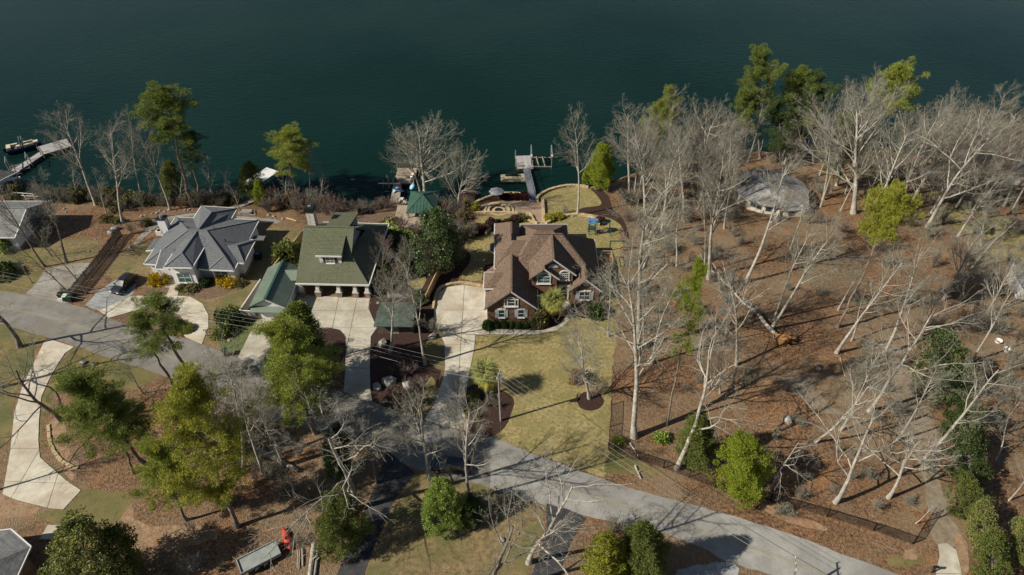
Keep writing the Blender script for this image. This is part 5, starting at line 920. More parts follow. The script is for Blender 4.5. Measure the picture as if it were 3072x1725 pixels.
# evergreens in the right wood
ever((2010, 490), (2012, 266), 'narrow pine leaning at the lake, leftmost pine of the right wood', 'pine', 'pine_bright', 0, .75); ever((1945, 540), (1972, 320), 'bright pine crown among bare trees left of the round house', 'pine', 'pine_bright', 1, .85)
ever((2280, 475), (2288, 158), 'tallest pine of the right wood standing out over the lake', 'pine', 'pine_green', 1, .85); ever((2235, 480), (2238, 270), 'lower pine left of the tallest lakeside one', 'pine', 'pine_green', 0, .9); ever((2385, 480), (2397, 217), 'broad pine right of the tallest lakeside one', 'pinelow', 'pine_green', 0, .95); ever((2440, 492), (2455, 228), 'dark pine at the right end of the pine group', 'pine', 'pine_deep', 1, .9); ever((2340, 500), (2335, 300), 'dense dark pine low in the middle of the pine group', 'pinelow', 'pine_deep', 0, .85)
ever((2670, 540), (2692, 218), 'flat-topped pine above bare crowns near the bay', 'pinetop', 'pine_bright', 1, 1.1); ever((2494, 575), (2542, 358), 'pine with low hanging crown behind the round house', 'pinelow', 'pine_green', 1, .85)
ever((2512, 982), (2688, 585), 'vivid yellow-green pine on a long leaning trunk on the right slope', 'pinepuff', 'pine_gold', 0, .72)
ever((1999, 1276), (2085, 800), 'ivy-covered leaning tree with green tufts along its trunk', 'pinethin', 'cedar_bright', 0, .42, name='ivy_tree')
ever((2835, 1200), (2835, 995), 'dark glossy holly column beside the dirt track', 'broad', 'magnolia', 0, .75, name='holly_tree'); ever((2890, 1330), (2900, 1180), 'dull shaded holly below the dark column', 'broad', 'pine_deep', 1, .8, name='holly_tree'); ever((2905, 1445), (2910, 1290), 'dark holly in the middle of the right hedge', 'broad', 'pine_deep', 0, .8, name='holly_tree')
ever((2905, 1560), (2900, 1420), 'olive green holly above the concrete drive end', 'broad', 'cedar_dull', 1, .7, name='holly_tree'); ever((2950, 1650), (2950, 1510), 'yellowish holly right of the concrete drive end', 'broad', 'olive_leaf', 0, .7, name='holly_tree'); ever((2970, 1745), (2985, 1600), 'mixed holly at the bottom right corner', 'broad', 'cedar_dull', 0, .75, name='holly_tree'); ever((3060, 1700), (3075, 1560), 'cut-off holly at the bottom right edge', 'broad', 'olive_leaf', 1, .65, name='holly_tree')
ever((2945, 700), (2945, 655), 'small green magnolia at foot of the dark double trunk', 'shrubby', 'holly_bright', 0, 1.2, name='evergreen_bush', cat='bush')
# palms
def frond_mesh(seed, mat):
    rs = random.Random(seed); mb = MB(); mb.bar((0, 0, 0), (.62, 0, .1), .035, .03); n = 17
    for i in range(n):
        a = R(-88+176*i/(n-1)); L = rs.uniform(.75, 1.0)*(1-.25*abs(i-8)/8); d = Vector((math.cos(a), math.sin(a), .04)); p = Vector((.6, 0, .1)); s = Vector((-d.y, d.x, 0))*.026; q = p+d*L*.5+Vector((0, 0, .04)); t = p+d*L+Vector((0, 0, -.28*rs.uniform(.5, 1.6)))
        mb.add([p-s*.3, p+s*.3, q+s, q-s, t], [(0, 1, 2, 3), (3, 2, 4)])
    return mb.mesh('frond', mat)
FR = [frond_mesh(i, 'palm_leaf') for i in range(3)]+[frond_mesh(9, 'palm_leaf_yellow')]
def palm(base, h, label, seed):
    b = G(*base); o = thing('palm_tree', label, 'palm', b); rs = random.Random(seed); mb = MB(); p = Vector((0, 0, -.1))
    for i in range(8):
        q = Vector((.03*math.sin(i+seed), .02*i, h*(i+1)/8)); mb.tube(p, q, .20-.008*i, .17-.006*i, 9, False); p = q
    mb.build('trunk', 'palm_trunk', o)
    for i in range(38):
        el = R(80-125*(i/37)**.9); az = i*2.399+rs.uniform(-.2, .2); f = place('frond', FR[3] if i > 30 else rs.choice(FR[:3]), o, p+Vector((0, 0, .1)), (rs.uniform(-.3, .3), -el, az), (1.6*rs.uniform(.8, 1.15),)*3)
palm((1656, 955), 3.2, 'stocky palm in front of the brick house entrance', 1); palm((1459, 1186), 3.9, 'palm on the front lawn beside the driveway and utility pole', 2)
# shrubs round the houses
for i, (x, y, r, h, lab) in enumerate([(1463, 985, .85, 1.55, 'largest clipped shrub at the driveway corner of the brick house'), (1489, 981, .62, 1.35, 'second clipped shrub from the driveway under the brick gable'), (1512, 981, .55, 1.35, 'third clipped shrub from the driveway under the brick gable'), (1535, 981, .5, 1.15, 'fourth, darkest clipped shrub under the brick gable'), (1555, 982, .58, 1.15, 'fifth clipped shrub from the driveway under the brick gable'), (1577, 981, .5, 1.2, 'sixth clipped shrub from the driveway under the brick gable'), (1600, 979, .58, 1.6, 'tall clipped shrub at the right end of the row under the brick gable')]):
    shrub((x, y), r, h, lab, 'boxwood', group='clipped shrubs under the brick gable', name='clipped_shrub')
shrub((1622, 972), 1.3, 2.6, 'big brown-green clipped shrub beside the front palm', 'brush_olive', name='clipped_shrub')
for x, y, r, h, lab in [(470, 848, 1.2, 1.7, 'left clump of yellow-flowering shrub by the white house porch'), (487, 851, 1.2, 1.6, 'right clump of yellow-flowering shrub by the white house porch'), (668, 848, 1.0, 1.4, 'left clump of yellow-flowering shrub at the white house right front'), (690, 854, 1.2, 1.4, 'right clump of yellow-flowering shrub at the white house right front')]:
    shrub((x, y), r, h, lab, 'yellow_flower', 'loose', 'forsythia_shrub')
for x, y, r, h, lab, lf in [(617, 855, 1.0, 1.2, 'dark green shrub in shade of the white house nook', 'boxwood'), (548, 868, .9, .8, 'low olive shrub left of the white house window bed', 'brush_olive'), (575, 866, 1.3, .9, 'low olive shrub under the white house front window', 'brush_olive'), (722, 855, .9, .7, 'low shrub at the right corner of the white house', 'brush_olive'), (690, 975, 2.0, 2.4, 'dark conifer shrub in the stone-edged bed by the fence', 'pine_deep'), (672, 1005, 1.5, 1.5, 'grey-green shrub lower in the stone-edged bed', 'cedar_dull'), (705, 955, 1.3, 1.8, 'bright-tipped shrub at the top of the stone-edged bed', 'pine_bright'), (18, 745, 2.0, 2.6, 'rounded green shrub by the grey-roofed left house', 'holly_bright'), (-5, 825, 2.6, 2.8, 'green shrub at the left edge with shadow on the lawn', 'pine_green'),
    (862, 780, 2.2, 3.2, 'dark shrub between the fence and the green roof', 'cedar_dull'), (880, 760, 1.5, 2.0, 'smaller dark shrub by the left wall of green house', 'cedar_dull'), (1262, 905, 1.3, 2.2, 'green shrub at the end of the tan fence', 'boxwood'), (1160, 690, 1.4, 1.2, 'pale variegated shrub beside the green roof corner', 'variegated'), (1185, 700, 1.3, 1.1, 'second pale variegated shrub beside the green roof corner', 'variegated'), (1210, 715, 1.6, 1.3, 'rightmost variegated shrub, half green', 'holly_bright'),
    (1408, 707, 1.35, 1.9, 'yellow-green round shrub left of the back terrace', 'yellow_shrub'), (1436, 698, 1.3, 1.7, 'bronze round shrub left of the back terrace', 'loropetalum'), (1474, 684, 1.35, 1.9, 'bronze ball shrub at the roof corner of the brick house', 'loropetalum'), (1494, 676, .95, 1.2, 'bronze shrub behind the roof corner', 'loropetalum'), (1521, 674, .9, 1.1, 'bronze shrub behind the rear gable', 'loropetalum'), (1531, 669, .8, 1.0, 'small bronze shrub right of the rear gable one', 'loropetalum'), (1546, 664, 1.1, 1.3, 'larger bronze shrub near the paver patio', 'loropetalum'), (1564, 661, 1.0, 1.3, 'olive shrub ending the bronze row near the paver patio', 'brush_olive'),
    (1648, 660, 1.3, 1.1, 'yellow-olive shrub left beside the terrace lawn wall', 'yellow_shrub'), (1672, 654, 1.3, 1.1, 'yellow-olive shrub right beside the terrace lawn wall', 'yellow_shrub'), (1427, 628, 1.1, 1.2, 'yellow-olive shrub at left end of the patio', 'yellow_shrub'), (1800, 668, 1.2, 1.2, 'dark red shrub at the end of curved terrace wall', 'red_shrub'), (1510, 596, .9, 1.1, 'dark red shrub on the shore wall, first from the umbrella', 'red_shrub'), (1531, 595, .95, 1.2, 'dark red shrub on the shore wall, second from the umbrella', 'red_shrub'), (1550, 596, .95, 1.2, 'dark red shrub on the shore wall, third from the umbrella', 'red_shrub'), (1573, 596, 1.15, 1.4, 'reddest ball shrub beside the gangway', 'red_shrub'),
    (1400, 690, 1.2, 1.3, 'green shrub in shade left of the yellow-green one', 'boxwood'), (1418, 1195, .9, 1.1, 'green shrub in the palm mulch bed, upper', 'cedar_dull'), (1412, 1240, 1.0, 1.1, 'olive shrub in the palm mulch bed, lower', 'brush_olive'), (560, 990, 1.2, 1.0, 'yellow-tipped shrub in the circle drive island', 'yellow_shrub'), (520, 980, 1.3, 1.2, 'green shrub in the circle drive island', 'cedar_dull'), (1785, 945, 1.6, 2.2, 'evergreen shrub at the right front corner of brick house', 'boxwood'), (1855, 1330, .8, .9, 'small green shrub inside the wire fence corner', 'pine_green'), (1985, 1318, 1.1, 1.1, 'pale green bush on the leafy slope behind the fence', 'holly_bright')]:
    shrub((x, y), r, h, lab, lf, 'ball' if lf in ('loropetalum', 'boxwood', 'yellow_shrub', 'red_shrub') else 'loose')
shrub((1172, 675), 2.2, 1.0, 'brown clipped hedge behind the green-roofed house', 'brush_olive', name='hedge_shrub'); shrub((1400, 618), 1.2, 2.2, 'dry ornamental grass clump right of the gazebo', 'grass_blade', 'blade', 'grass_clump'); shrub((1385, 660), 1.5, 2.6, 'tall tan grass clump above the magnolia', 'grass_blade', 'blade', 'grass_clump')
# bare bushes with a place of their own
for x, y, s, lab, mt in [(1760, 940, 1.25, 'reddish bare crape bush before the right brick gable', 'bark_twig_red'), (1742, 950, 1.1, 'lower reddish bare bush by the front walk', 'bark_twig_red'), (1790, 930, 1.2, 'grey bare bush at the right gable corner', 'bark_twig'), (1300, 995, 1.3, 'dark tangle of bare twigs beside the shed', 'bark_twig'), (1325, 1010, 1.0, 'bare bush at the driveway edge below the shed', 'bark_twig'), (1200, 1090, 1.0, 'brown twiggy bush in the middle of mulch bed', 'bark_twig_red'), (1230, 1120, 1.2, 'wide twiggy bush lower in the mulch bed', 'bark_twig_red'), (1210, 690, 1.6, 'brown rounded bush behind the green-roofed house', 'bark_twig_red'), (1310, 632, 1.5, 'purple bare bush in front of the gazebo', 'bark_twig_red'), (1345, 640, 1.6, 'purple bare bush right of the gazebo', 'bark_twig_red'), (985, 640, 2.0, 'purple bare bush behind the green chimney', 'bark_twig_red'), (1010, 650, 2.0, 'purplish thicket right of the green chimney', 'bark_twig_red'), (950, 625, 1.8, 'brown thicket left of the purplish one', 'bark_twig'), (900, 640, 1.8, 'rusty thicket left of the chimney', 'bark_twig_red'), (1835, 1600, 1.3, 'thin bare bush at the second asphalt drive mouth', 'bark_twig'), (1372, 770, 1.5, 'dark bare bush in shade of the magnolia', 'bark_dark'), (1365, 720, 1.7, 'bare bush in the bed left of terrace', 'bark_dark'), (1690, 638, .8, 'little silvery bare bush by the terrace wall', 'bark_twig'), (1790, 1180, 1.2, 'rusty-leaved bush under the mulch ring tree', 'dead_leaf'), (1735, 1150, 1.3, 'dry brown bush left of the mulch ring tree', 'dead_leaf'), (205, 890, 1.0, 'scrub at the road end of the palisade fence', 'bark_dark'), (400, 700, 1.0, 'heap of branches behind the palisade fence', 'bark_dark'), (110, 700, 2.4, 'large bare shrub shading the left house', 'bark_dark'), (150, 690, 2.2, 'second large bare shrub right of the left house', 'bark_dark'), (640, 1290, 1.7, 'bare roadside thicket, left part', 'bark_twig'), (700, 1260, 1.6, 'bare roadside thicket, right part', 'bark_twig'), (590, 1700, 1.2, 'pile of pale fallen branches at the bottom left', 'bark_pale'), (2420, 670, 1.2, 'upright bare bush before the round house porch', 'bark_twig')]:
    brush((x, y), s, lab, mt if mt != 'dead_leaf' else 'bark_twig_red')
for x, y, r, h, lab in [(1735, 1140, 1.2, 1.4, 'rust-coloured dead leaves still on a bush by the mulch ring tree'), (2370, 1020, .9, 1.0, 'tuft of brown leaves at the fallen tree root')]: shrub((x, y), r, h, lab, 'dead_leaf', 'loose')
# brush thickets (undergrowth nobody could count, still single bushes, one group per place)
def thicket(n, box, s, label, group, mats, seed, sh=True, lv=None):
    rs = random.Random(seed)
    for _ in range(n):
        x = rs.uniform(box[0], box[2]); y = rs.uniform(box[1], box[3])
        if sh and y < np.interp(x, [p[0] for p in shore_px], [p[1] for p in shore_px])+2: y += 14
        if lv and rs.random() < .35: shrub((x, y), s*rs.uniform(.7, 1.2), s*rs.uniform(.8, 1.5), lv[1], lv[0], 'loose', 'undergrowth_shrub', group+' with leaves')
        else: brush((x, y), s*rs.uniform(.5, .95), label, rs.choice(mats), group=group, h=s*rs.uniform(.5, 1.0))
thicket(26, (140, 583, 520, 612), 1.5, 'bare brush along the left shore bank', 'brush along the left shore', ['bark_twig', 'bark_dark'], 1, True, ('brush_olive', 'olive leafy brush along the left shore bank'))
thicket(14, (560, 590, 720, 612), 1.4, 'bare brush on the shore behind the white house', 'brush behind the white house', ['bark_twig', 'bark_dark'], 2, True, ('brush_olive', 'olive leafy brush on the shore behind the white house'))
thicket(20, (800, 600, 960, 640), 1.8, 'bare brush on the shore left of the green chimney', 'brush left of the green chimney', ['bark_twig', 'bark_twig_red'], 3, True, ('dead_leaf', 'rusty leafy brush on the shore left of the green chimney'))
thicket(14, (300, 610, 480, 690), 1.0, 'low scrub on the slope left of the white house', 'scrub left of the white house', ['bark_twig', 'bark_dark'], 4, False, ('brush_olive', 'low olive scrub on the slope left of the white house'))
thicket(34, (1840, 560, 2180, 700), 1.9, 'bare brush at the edge of the right wood', 'brush at the right wood edge', ['bark_twig', 'bark_twig_red'], 5, True)
thicket(46, (2250, 470, 3072, 720), 1.7, 'bare brush under the trees of the right wood', 'brush under the right wood', ['bark_twig', 'bark_twig_red', 'bark_dark'], 6, True)
thicket(34, (1880, 720, 2500, 1180), 1.1, 'thin bare saplings on the leafy right slope', 'saplings on the right slope', ['bark_twig'], 7, False)
thicket(30, (2550, 720, 3072, 1250), 1.9, 'greyish bare thicket on the far right slope', 'thicket on the far right slope', ['bark_twig', 'bark_dark'], 8, False)
thicket(24, (2250, 1250, 2900, 1560), 1.0, 'scattered bare scrub above the wire fence', 'scrub above the wire fence', ['bark_twig'], 9, False)
thicket(22, (560, 1280, 1000, 1640), 1.3, 'bare scrub in the lower left woods', 'scrub in the lower left woods', ['bark_twig', 'bark_dark'], 10, False)
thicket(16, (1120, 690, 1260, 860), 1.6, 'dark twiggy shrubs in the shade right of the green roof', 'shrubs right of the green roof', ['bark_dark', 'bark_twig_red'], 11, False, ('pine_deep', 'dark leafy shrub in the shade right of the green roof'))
thicket(12, (1330, 640, 1410, 780), 1.6, 'bare shrubs in the bed between the two houses', 'shrubs between the two houses', ['bark_dark', 'bark_twig_red'], 12, False)
thicket(10, (1130, 1100, 1290, 1230), 1.0, 'twiggy brown shrubs at the road end of the mulch bed', 'shrubs at the mulch bed road end', ['bark_twig_red'], 13, False)
thicket(10, (1400, 1170, 1500, 1290), .7, 'low twiggy plants in the palm mulch bed', 'plants in the palm mulch bed', ['bark_twig_red'], 14, False)

thicket(26, (20, 578, 330, 615), 1.5, 'bare brush at the far left bank below the dock', 'brush at the far left bank', ['bark_twig', 'bark_dark'], 15, True, ('brush_olive', 'olive brush at the far left bank below the dock'))
thicket(22, (330, 598, 700, 625), 1.3, 'brown scrub on the bank under the tall lakeside pine', 'scrub under the tall pine', ['bark_twig', 'bark_twig_red'], 16, True, ('cedar_dull', 'green scrub on the bank under the tall lakeside pine'))
thicket(16, (960, 612, 1190, 640), 1.3, 'bare shrubs on the bank left of the brown dock', 'shrubs left of the brown dock', ['bark_twig_red', 'bark_dark'], 17, True)
thicket(40, (1870, 620, 2220, 1000), 1.3, 'grey sapling thicket between the lot line and the round house', 'saplings near the lot line', ['bark_twig'], 18, False)
for i, (x, y, tx, ty, lab) in enumerate([(455, 602, 440, 500, 'small grey tree on the bank between two tall left-shore trunks'), (545, 612, 520, 480, 'thin bare stem beside the narrow evergreen on the left shore'), (235, 600, 190, 470, 'thin bare tree near the left dock walkway'), (320, 640, 270, 500, 'thin leaning tree on the slope of the left shore'), (670, 606, 655, 500, 'short twiggy tree near the old boardwalk'), (860, 612, 850, 500, 'bare tree left of the bushy lakeside pine trunk'), (965, 612, 960, 505, 'bare tree right of the bushy lakeside pine trunk')]): bare((x, y), (tx, ty), lab, 'young', i % 3, 1.2)

bare((660, 1330), (610, 1075), 'bare tree by the roadside thicket, left of the grey one at the bend', 'fan', 0, 1.0); bare((850, 1395), (800, 1150), 'bare tree near the long pale log at the road edge', 'tall', 1, 1.2); bare((1130, 1450), (1090, 1220), 'bare tree between the sycamore and the dark asphalt drive', 'tall', 2, 1.1, 'bark_dark')
bare((-60, 1180), (-260, 900), 'bare tree beyond the left edge whose shadow crosses the lower drive', 'spread', 2, 1.4, 'bark_dark'); bare((1480, 1790), (1490, 1480), 'bare tree below the bottom edge casting branch shadows on the lower lawn', 'spread', 0, 1.2, 'bark_dark')
# ================================================================ FENCES, WALLS
def fence(name, label, pts, h, mat, bw=.14, gap=.012, ragged=0, cap=None, post_every=2.4):
    pts = [Vector(p) for p in pts]; c = pts[0].copy(); o = thing(name, label, 'fence', c); rs = random.Random(len(label)); bd = MB(); rail = MB()
    for a, b in zip(pts, pts[1:]):
        d = b-a; L = d.xy.length; u = Vector((d.x, d.y, 0)).normalized(); n = Vector((-u.y, u.x, 0)); az = math.atan2(u.y, u.x); k = int(L/(bw+gap))
        for i in range(k):
            q = a+u*((i+.5)*(bw+gap)); hh = h+rs.uniform(-ragged, ragged); bd.box(q-c+Vector((0, 0, land(q.y)-c.z+hh/2)), (bw, .025, hh), az+rs.uniform(-1, 1)*ragged*.2)
        m = max(1, int(L/post_every))
        for i in range(m+1):
            q = a+u*(L*i/m)+n*.07; MB().box(q-c+Vector((0, 0, land(q.y)-c.z+(h+.05)/2)), (.1, .1, h+.05), az).build('post', mat, o)
        for zz in (.35, h-.3): rail.bar(a-c+n*.04+Vector((0, 0, land(a.y)-c.z+zz)), b-c+n*.04+Vector((0, 0, land(b.y)-c.z+zz)), .05, .09)
        if cap: MB().bar(a-c+Vector((0, 0, land(a.y)-c.z+h+.03)), b-c+Vector((0, 0, land(b.y)-c.z+h+.03)), .16, .05).build('cap_rail', cap, o)
    bd.build('boards', mat, o, kind='stuff'); rail.build('rail', mat, o); return o
def PF(l, h): return [Vector((P(x, y, h).x, P(x, y, h).y, 0)) for x, y in l]
fence('board_fence', 'tan board fence between the white house and the green-roofed house', PF([(819, 797), (868, 738), (915, 682)], 1.8), 1.8, 'wood_new', cap='wood_new')
fence('board_fence', 'tan board fence between the green-roofed house and the brown-roofed house', PF([(1277, 884), (1297, 842), (1318, 798)], 1.8), 1.8, 'wood_new', cap='wood_new')
fence('board_fence', 'grey board fence along the left side of the garage', PF([(719, 930), (750, 884), (781, 838)], 1.7), 1.7, 'wood_old', cap='white_trim')
fence('board_fence', 'short grey gate fence in front of the garage side yard', PF([(719, 931), (762, 934)], 1.7), 1.7, 'wood_old', bw=.3, gap=.06, cap='white_trim')
fence('palisade_fence', 'dark ragged palisade fence between gravel drive and white house', [G(*p) for p in [(218, 893), (262, 840), (300, 792), (335, 745), (366, 705)]], 1.7, 'wood_dark', bw=.11, gap=.05, ragged=.12)
fence('lattice_fence', 'low pale lattice fence below the magnolia', [G(*p) for p in [(1165, 893), (1225, 895), (1277, 897)]], .9, 'white_trim', bw=.06, gap=.12)
def wirefence(label, pts, h=1.35):
    pts = [Vector(p) for p in pts]; c = pts[0].copy(); o = thing('wire_fence', label, 'fence', c); net = MB()
    for a, b in zip(pts, pts[1:]):
        d = b-a; L = d.length; u = d.normalized(); m = max(1, int(L/3))
        for i in range(m+1):
            q = a+u*(L*i/m)-c; MB().tube(q+Vector((0, 0, -.1)), q+Vector((0, 0, h+.1)), .05, n=6).build('post', 'black', o)
        k = int(L/.16)
        for i in range(k): q = a+u*(L*(i+.5)/k)-c; net.bar(q, q+Vector((0, 0, h)), .016, .016)
        for j in range(9): net.bar(a-c+Vector((0, 0, .02+h*j/8)), b-c+Vector((0, 0, .02+h*j/8)), .016, .016)
        MB().bar(a-c+Vector((0, 0, h+.05)), b-c+Vector((0, 0, h+.05)), .05, .05).build('top_rail', 'black', o)
    net.build('mesh', 'black', o, kind='stuff')
wirefence('black wire fence along the leafy bank above the road', [G(*p) for p in [(1826, 1350), (1990, 1404), (2145, 1462), (2310, 1502), (2480, 1550), (2620, 1592), (2738, 1632)]])
wirefence('black wire fence climbing the lot line beside the front lawn', [G(*p) for p in [(1824, 1344), (1831, 1280), (1834, 1215)]])
wirefence('short black wire gate by the right concrete drive', [G(*p) for p in [(2738, 1632), (2765, 1588), (2795, 1545)]])
# stone retaining walls: every block is a piece of its own
def blockmesh(i, mat):
    rs = random.Random(i*7+3); mb = MB(); j = lambda: rs.uniform(-.035, .035)
    vs = [(x*.31+j(), y*.19+j(), z) for z, s in ((0, 1), (.9, 1), (1, .9)) for x, y in ((-1*s, -1*s), (1*s, -1*s), (1*s, 1*s), (-1*s, 1*s))]
    mb.add(vs, [(3, 2, 1, 0), (8, 9, 10, 11)]+[(4*k+i2, 4*k+(i2+1) % 4, 4*k+4+(i2+1) % 4, 4*k+4+i2) for k in (0, 1) for i2 in range(4)]); return mb.mesh('stone', mat)
BL = [blockmesh(i, 'stone_tan') for i in range(5)]
def stonewall(label, pts, h, down=.4, name='stone_wall', wk=1.0):
    line = smooth_line([Vector((p.x, p.y, 0)) for p in pts], 6, False); c = line[0].copy(); c.z = land(c.y); o = thing(name, label, 'wall', c); acc = 0; k = 0
    for a, b in zip(line, line[1:]):
        L = (b-a).length; u = (b-a).normalized()
        while acc < L:
            q = a+u*acc; z = land(q.y); place('stone', BL[k % 5], o, (q.x-c.x, q.y-c.y, z-c.z-down), (0, 0, math.atan2(u.y, u.x)+(math.pi if k % 2 else 0)), (1, wk, h+down+.03*math.sin(k*2.7))); acc += .66; k += 1
        acc -= L
    return o
stonewall('tan stone shore wall left of the gangway', [G(*p) for p in [(1416, 616), (1440, 604), (1471, 592), (1506, 584), (1548, 583), (1586, 589)]], .45, 2.0, wk=1.4)
stonewall('curved tan stone shore wall around the lake lawn', [G(*p) for p in [(1612, 606), (1614, 592), (1634, 578), (1662, 567), (1700, 559), (1734, 559), (1768, 564)]], .4, 2.0, wk=1.4)
stonewall('straight tan stone wall between patio and lake lawn', [G(*p) for p in [(1628, 604), (1630, 635), (1631, 672)]], .5, wk=1.4)
stonewall('tan stone wall along the house side of the paver patio', [G(*p) for p in [(1430, 641), (1480, 640), (1520, 640), (1560, 643), (1590, 645), (1597, 656), (1603, 668)]], .4)
stonewall('large curved tan stone wall around the upper lawn', [G(*p) for p in [(1640, 672), (1665, 660), (1700, 650), (1735, 647), (1770, 652), (1788, 664), (1795, 677)]], .5, wk=1.4)
stonewall('short curved tan stone wall behind the rear gable', [G(*p) for p in [(1538, 667), (1560, 662), (1590, 665), (1612, 671)]], .4)
stonewall('small tan stone wall by the bronze shrubs left of the house', [G(*p) for p in [(1484, 688), (1468, 693), (1459, 700), (1458, 706)]], .5)
stonewall('pale stone edging under the terrace tree', [G(*p) for p in [(1650, 648), (1690, 648), (1722, 650)]], .25)
stonewall('brown block kerb round the top of the pale driveway', [G(*p) for p in [(1300, 925), (1304, 903), (1313, 876), (1333, 860), (1388, 851), (1450, 861)]], .4, name='kerb_wall')
stonewall('white stone edging of the oval bed by the garage fence', [G(*p) for p in [(722, 945), (690, 960), (655, 985), (648, 1005), (652, 1015), (690, 1022)]], .12)
stonewall('curved white edging beside the lower left driveway', [G(*p) for p in [(146, 1280), (152, 1330), (175, 1372), (205, 1394), (236, 1406)]], .15)
# fire pit
fp = thing('fire_pit', 'sunken round stone fire pit in the paver patio', 'fire pit', G(1497, 631))
for ring, (rr, z, n) in enumerate(((2.6, .12, 26), (1.9, .30, 19), (.95, .12, 10))):
    for i in range(n):
        a = 2*math.pi*i/n
        if ring == 1 and .15*math.pi < a < .85*math.pi: pass
        place('stone', BL[(i+ring) % 5], fp, (rr*math.cos(a), rr*math.sin(a), -.1), (0, 0, a+math.pi/2), (1, 1, z+.1))
MB().tube((0, 0, .02), (0, 0, .05), .8, .8, 18).build('ash_bed', 'black', fp)
# loose rocks
def rock(px, r, label, mat='stone_grey', group=None, k=[0]):
    k[0] += 1; o = MB().blob((0, 0, r*.3), (r, r*.8, r*.65), k[0], .22).build('rock', mat); o.location = G(*px); o.rotation_euler = (0, 0, k[0]*1.3); return tag(o, label, 'rock', group)
for x, y, r, lab in [(1146, 1035, .9, 'tall pale rock in the mulch bed by the green-house drive'), (1172, 1055, .45, 'small white rock at the pale forked tree foot'), (1297, 1014, .8, 'flat grey rock at the pale driveway edge'), (1133, 1165, .8, 'tan boulder at the road end of the mulch bed'), (1168, 1148, 1.0, 'grey boulder in the middle of the road-end rocks'), (1225, 1165, 1.1, 'largest grey boulder near the black mailbox'), (1135, 910, .35, 'white rock beside the shed roof corner'), (251, 1090, .5, 'white rock, left on the grass below the road'), (281, 1094, .5, 'white rock, right on the grass below the road'), (2362, 1262, .9, 'grey stump-like rock on the right slope'), (2455, 1108, .5, 'small grey rock on the upper right slope'), (2625, 1100, .7, 'pale rock beside the slim trunk'), (345, 690, .9, 'pale rock pile by the gravel path'), (332, 700, .6, 'smaller pale rock by the gravel path'), (1505, 1622, .4, 'white v-shaped stone on the lower lawn')]: rock((x, y), r, lab)
rs = random.Random(4)
for i in range(34):
    x = rs.uniform(180, 480); y = rs.uniform(600, 760); rock((x, y), rs.uniform(.12, .3), 'small pale stone strewn on the slope left of the white house', 'stone_grey', 'stones left of the white house')
for i in range(16): rock((172+i*3.2+rs.uniform(-2, 2), 1155+rs.uniform(-5, 5)), rs.uniform(.18, .3), 'white stone edging the grass below the road', 'stone_grey', 'white edging stones')
for i in range(40):
    x = rs.uniform(420, 860); rock((x, float(np.interp(x, [420, 520, 640, 860], [648, 630, 626, 656]))+rs.uniform(-4, 4)), rs.uniform(.15, .35), 'white stone lining the path behind the white house', 'stone_grey', 'stones behind the white house')
# ================================================================ DOCKS AND BOATS
def planks(par, p0, p1, wd, n, th=.06, mat='wood_grey', gap=.03):
    p0 = Vector(p0); p1 = Vector(p1); d = p1-p0; L = d.length; az = math.atan2(d.y, d.x); pitch = math.asin(d.z/L); me = MB().box((0, 0, 0), (L/n-gap, wd, th)).mesh('plank', mat)
    for i in range(n): place('plank', me, par, p0+d*((i+.5)/n)+Vector((0, 0, .006*math.sin(i*5))), (0, -pitch, az))
c = P(1572, 488, -2.4); dk = thing('floating_dock', 'grey plank dock at the end of the metal gangway', 'dock', c)
a = P(1556, 513, -2.4)-c; b = P(1548, 467, -2.4)-c; b.x += 1.6; a.x += 1.2
planks(dk, (.2, -2.4, 0), (-.2, 2.9, 0), 3.2, 17)
MB().bb(-1.6, 1.7, -2.3, 2.8, -.55, -.1).build('float', 'wood_dark', dk)
for x, y in ((-1.75, 2.9), (1.55, 2.9), (-1.7, -.6), (1.8, -1.2)): MB().tube((x, y, -1.5), (x, y, 1.3), .11, n=8).build('pile', 'galv', dk)
MB().bb(-1.4, -.4, -1.7, -1.3, .03, .5).build('bench', 'wood_grey', dk); MB().bb(1.1, 1.9, -2.6, -2.0, .03, .5).build('bench', 'wood_grey', dk)
g0 = P(1578, 506, -2.3); g1 = G(1597, 594)+Vector((0, 0, .35)); gw = thing('gangway', 'silver truss gangway from the stone shore wall to the dock', 'gangway', g1); q0 = g0-g1
planks(gw, (0, 0, 0), q0, 1.15, 22, .05, 'galv'); d = q0.normalized(); n = Vector((-d.y, d.x, 0)).normalized()
for s in (-1, 1):
    rl = MB(); k = 9
    for i in range(k+1): p = q0*(i/k)+n*s*.6; rl.bar(p, p+Vector((0, 0, .95)), .05, .05)
    for i in range(k): rl.bar(q0*(i/k)+n*s*.6+Vector((0, 0, .05 if i % 2 else .95)), q0*((i+1)/k)+n*s*.6+Vector((0, 0, .95 if i % 2 else .05)), .035, .035)
    for z in (.05, .95): rl.bar(n*s*.6+Vector((0, 0, z)), q0+n*s*.6+Vector((0, 0, z)), .06, .06)
    rl.build('railing', 'galv', gw)
bp = thing('gangway_landing', 'dark landing box at the shore end of the gangway', 'landing', G(1597, 600)); MB().bb(-.6, .6, -.7, .7, -.2, .4).build('base', 'stone_grey', bp); MB().bb(-.5, .5, -.6, .6, .405, .45).build('mat', 'plastic_navy', bp)
pc = P(1537, 538, -2.75); pw = thing('jet_ski_float', 'cream floating jet ski port with two slots beside the gangway', 'float', pc, R(3))
MB().loft([[(x, -w, 0), (x, w, 0), (x, w, .35), (x, -w, .35)] for x, w in ((-2.3, .75), (-2.1, .95), (1.6, 1.05), (2.0, .9))]).build('deck', 'cream_float', pw)
for y in (-.75, 0.05, .85): MB().loft([[(x, y-.16, .35), (x, y+.16, .35), (x, y+.1, z), (x, y-.1, z)] for x, z in ((-2.35, .5), (-2.0, .62), (1.5, .58), (1.7, .45))]).build('bolster', 'cream_float', pw)
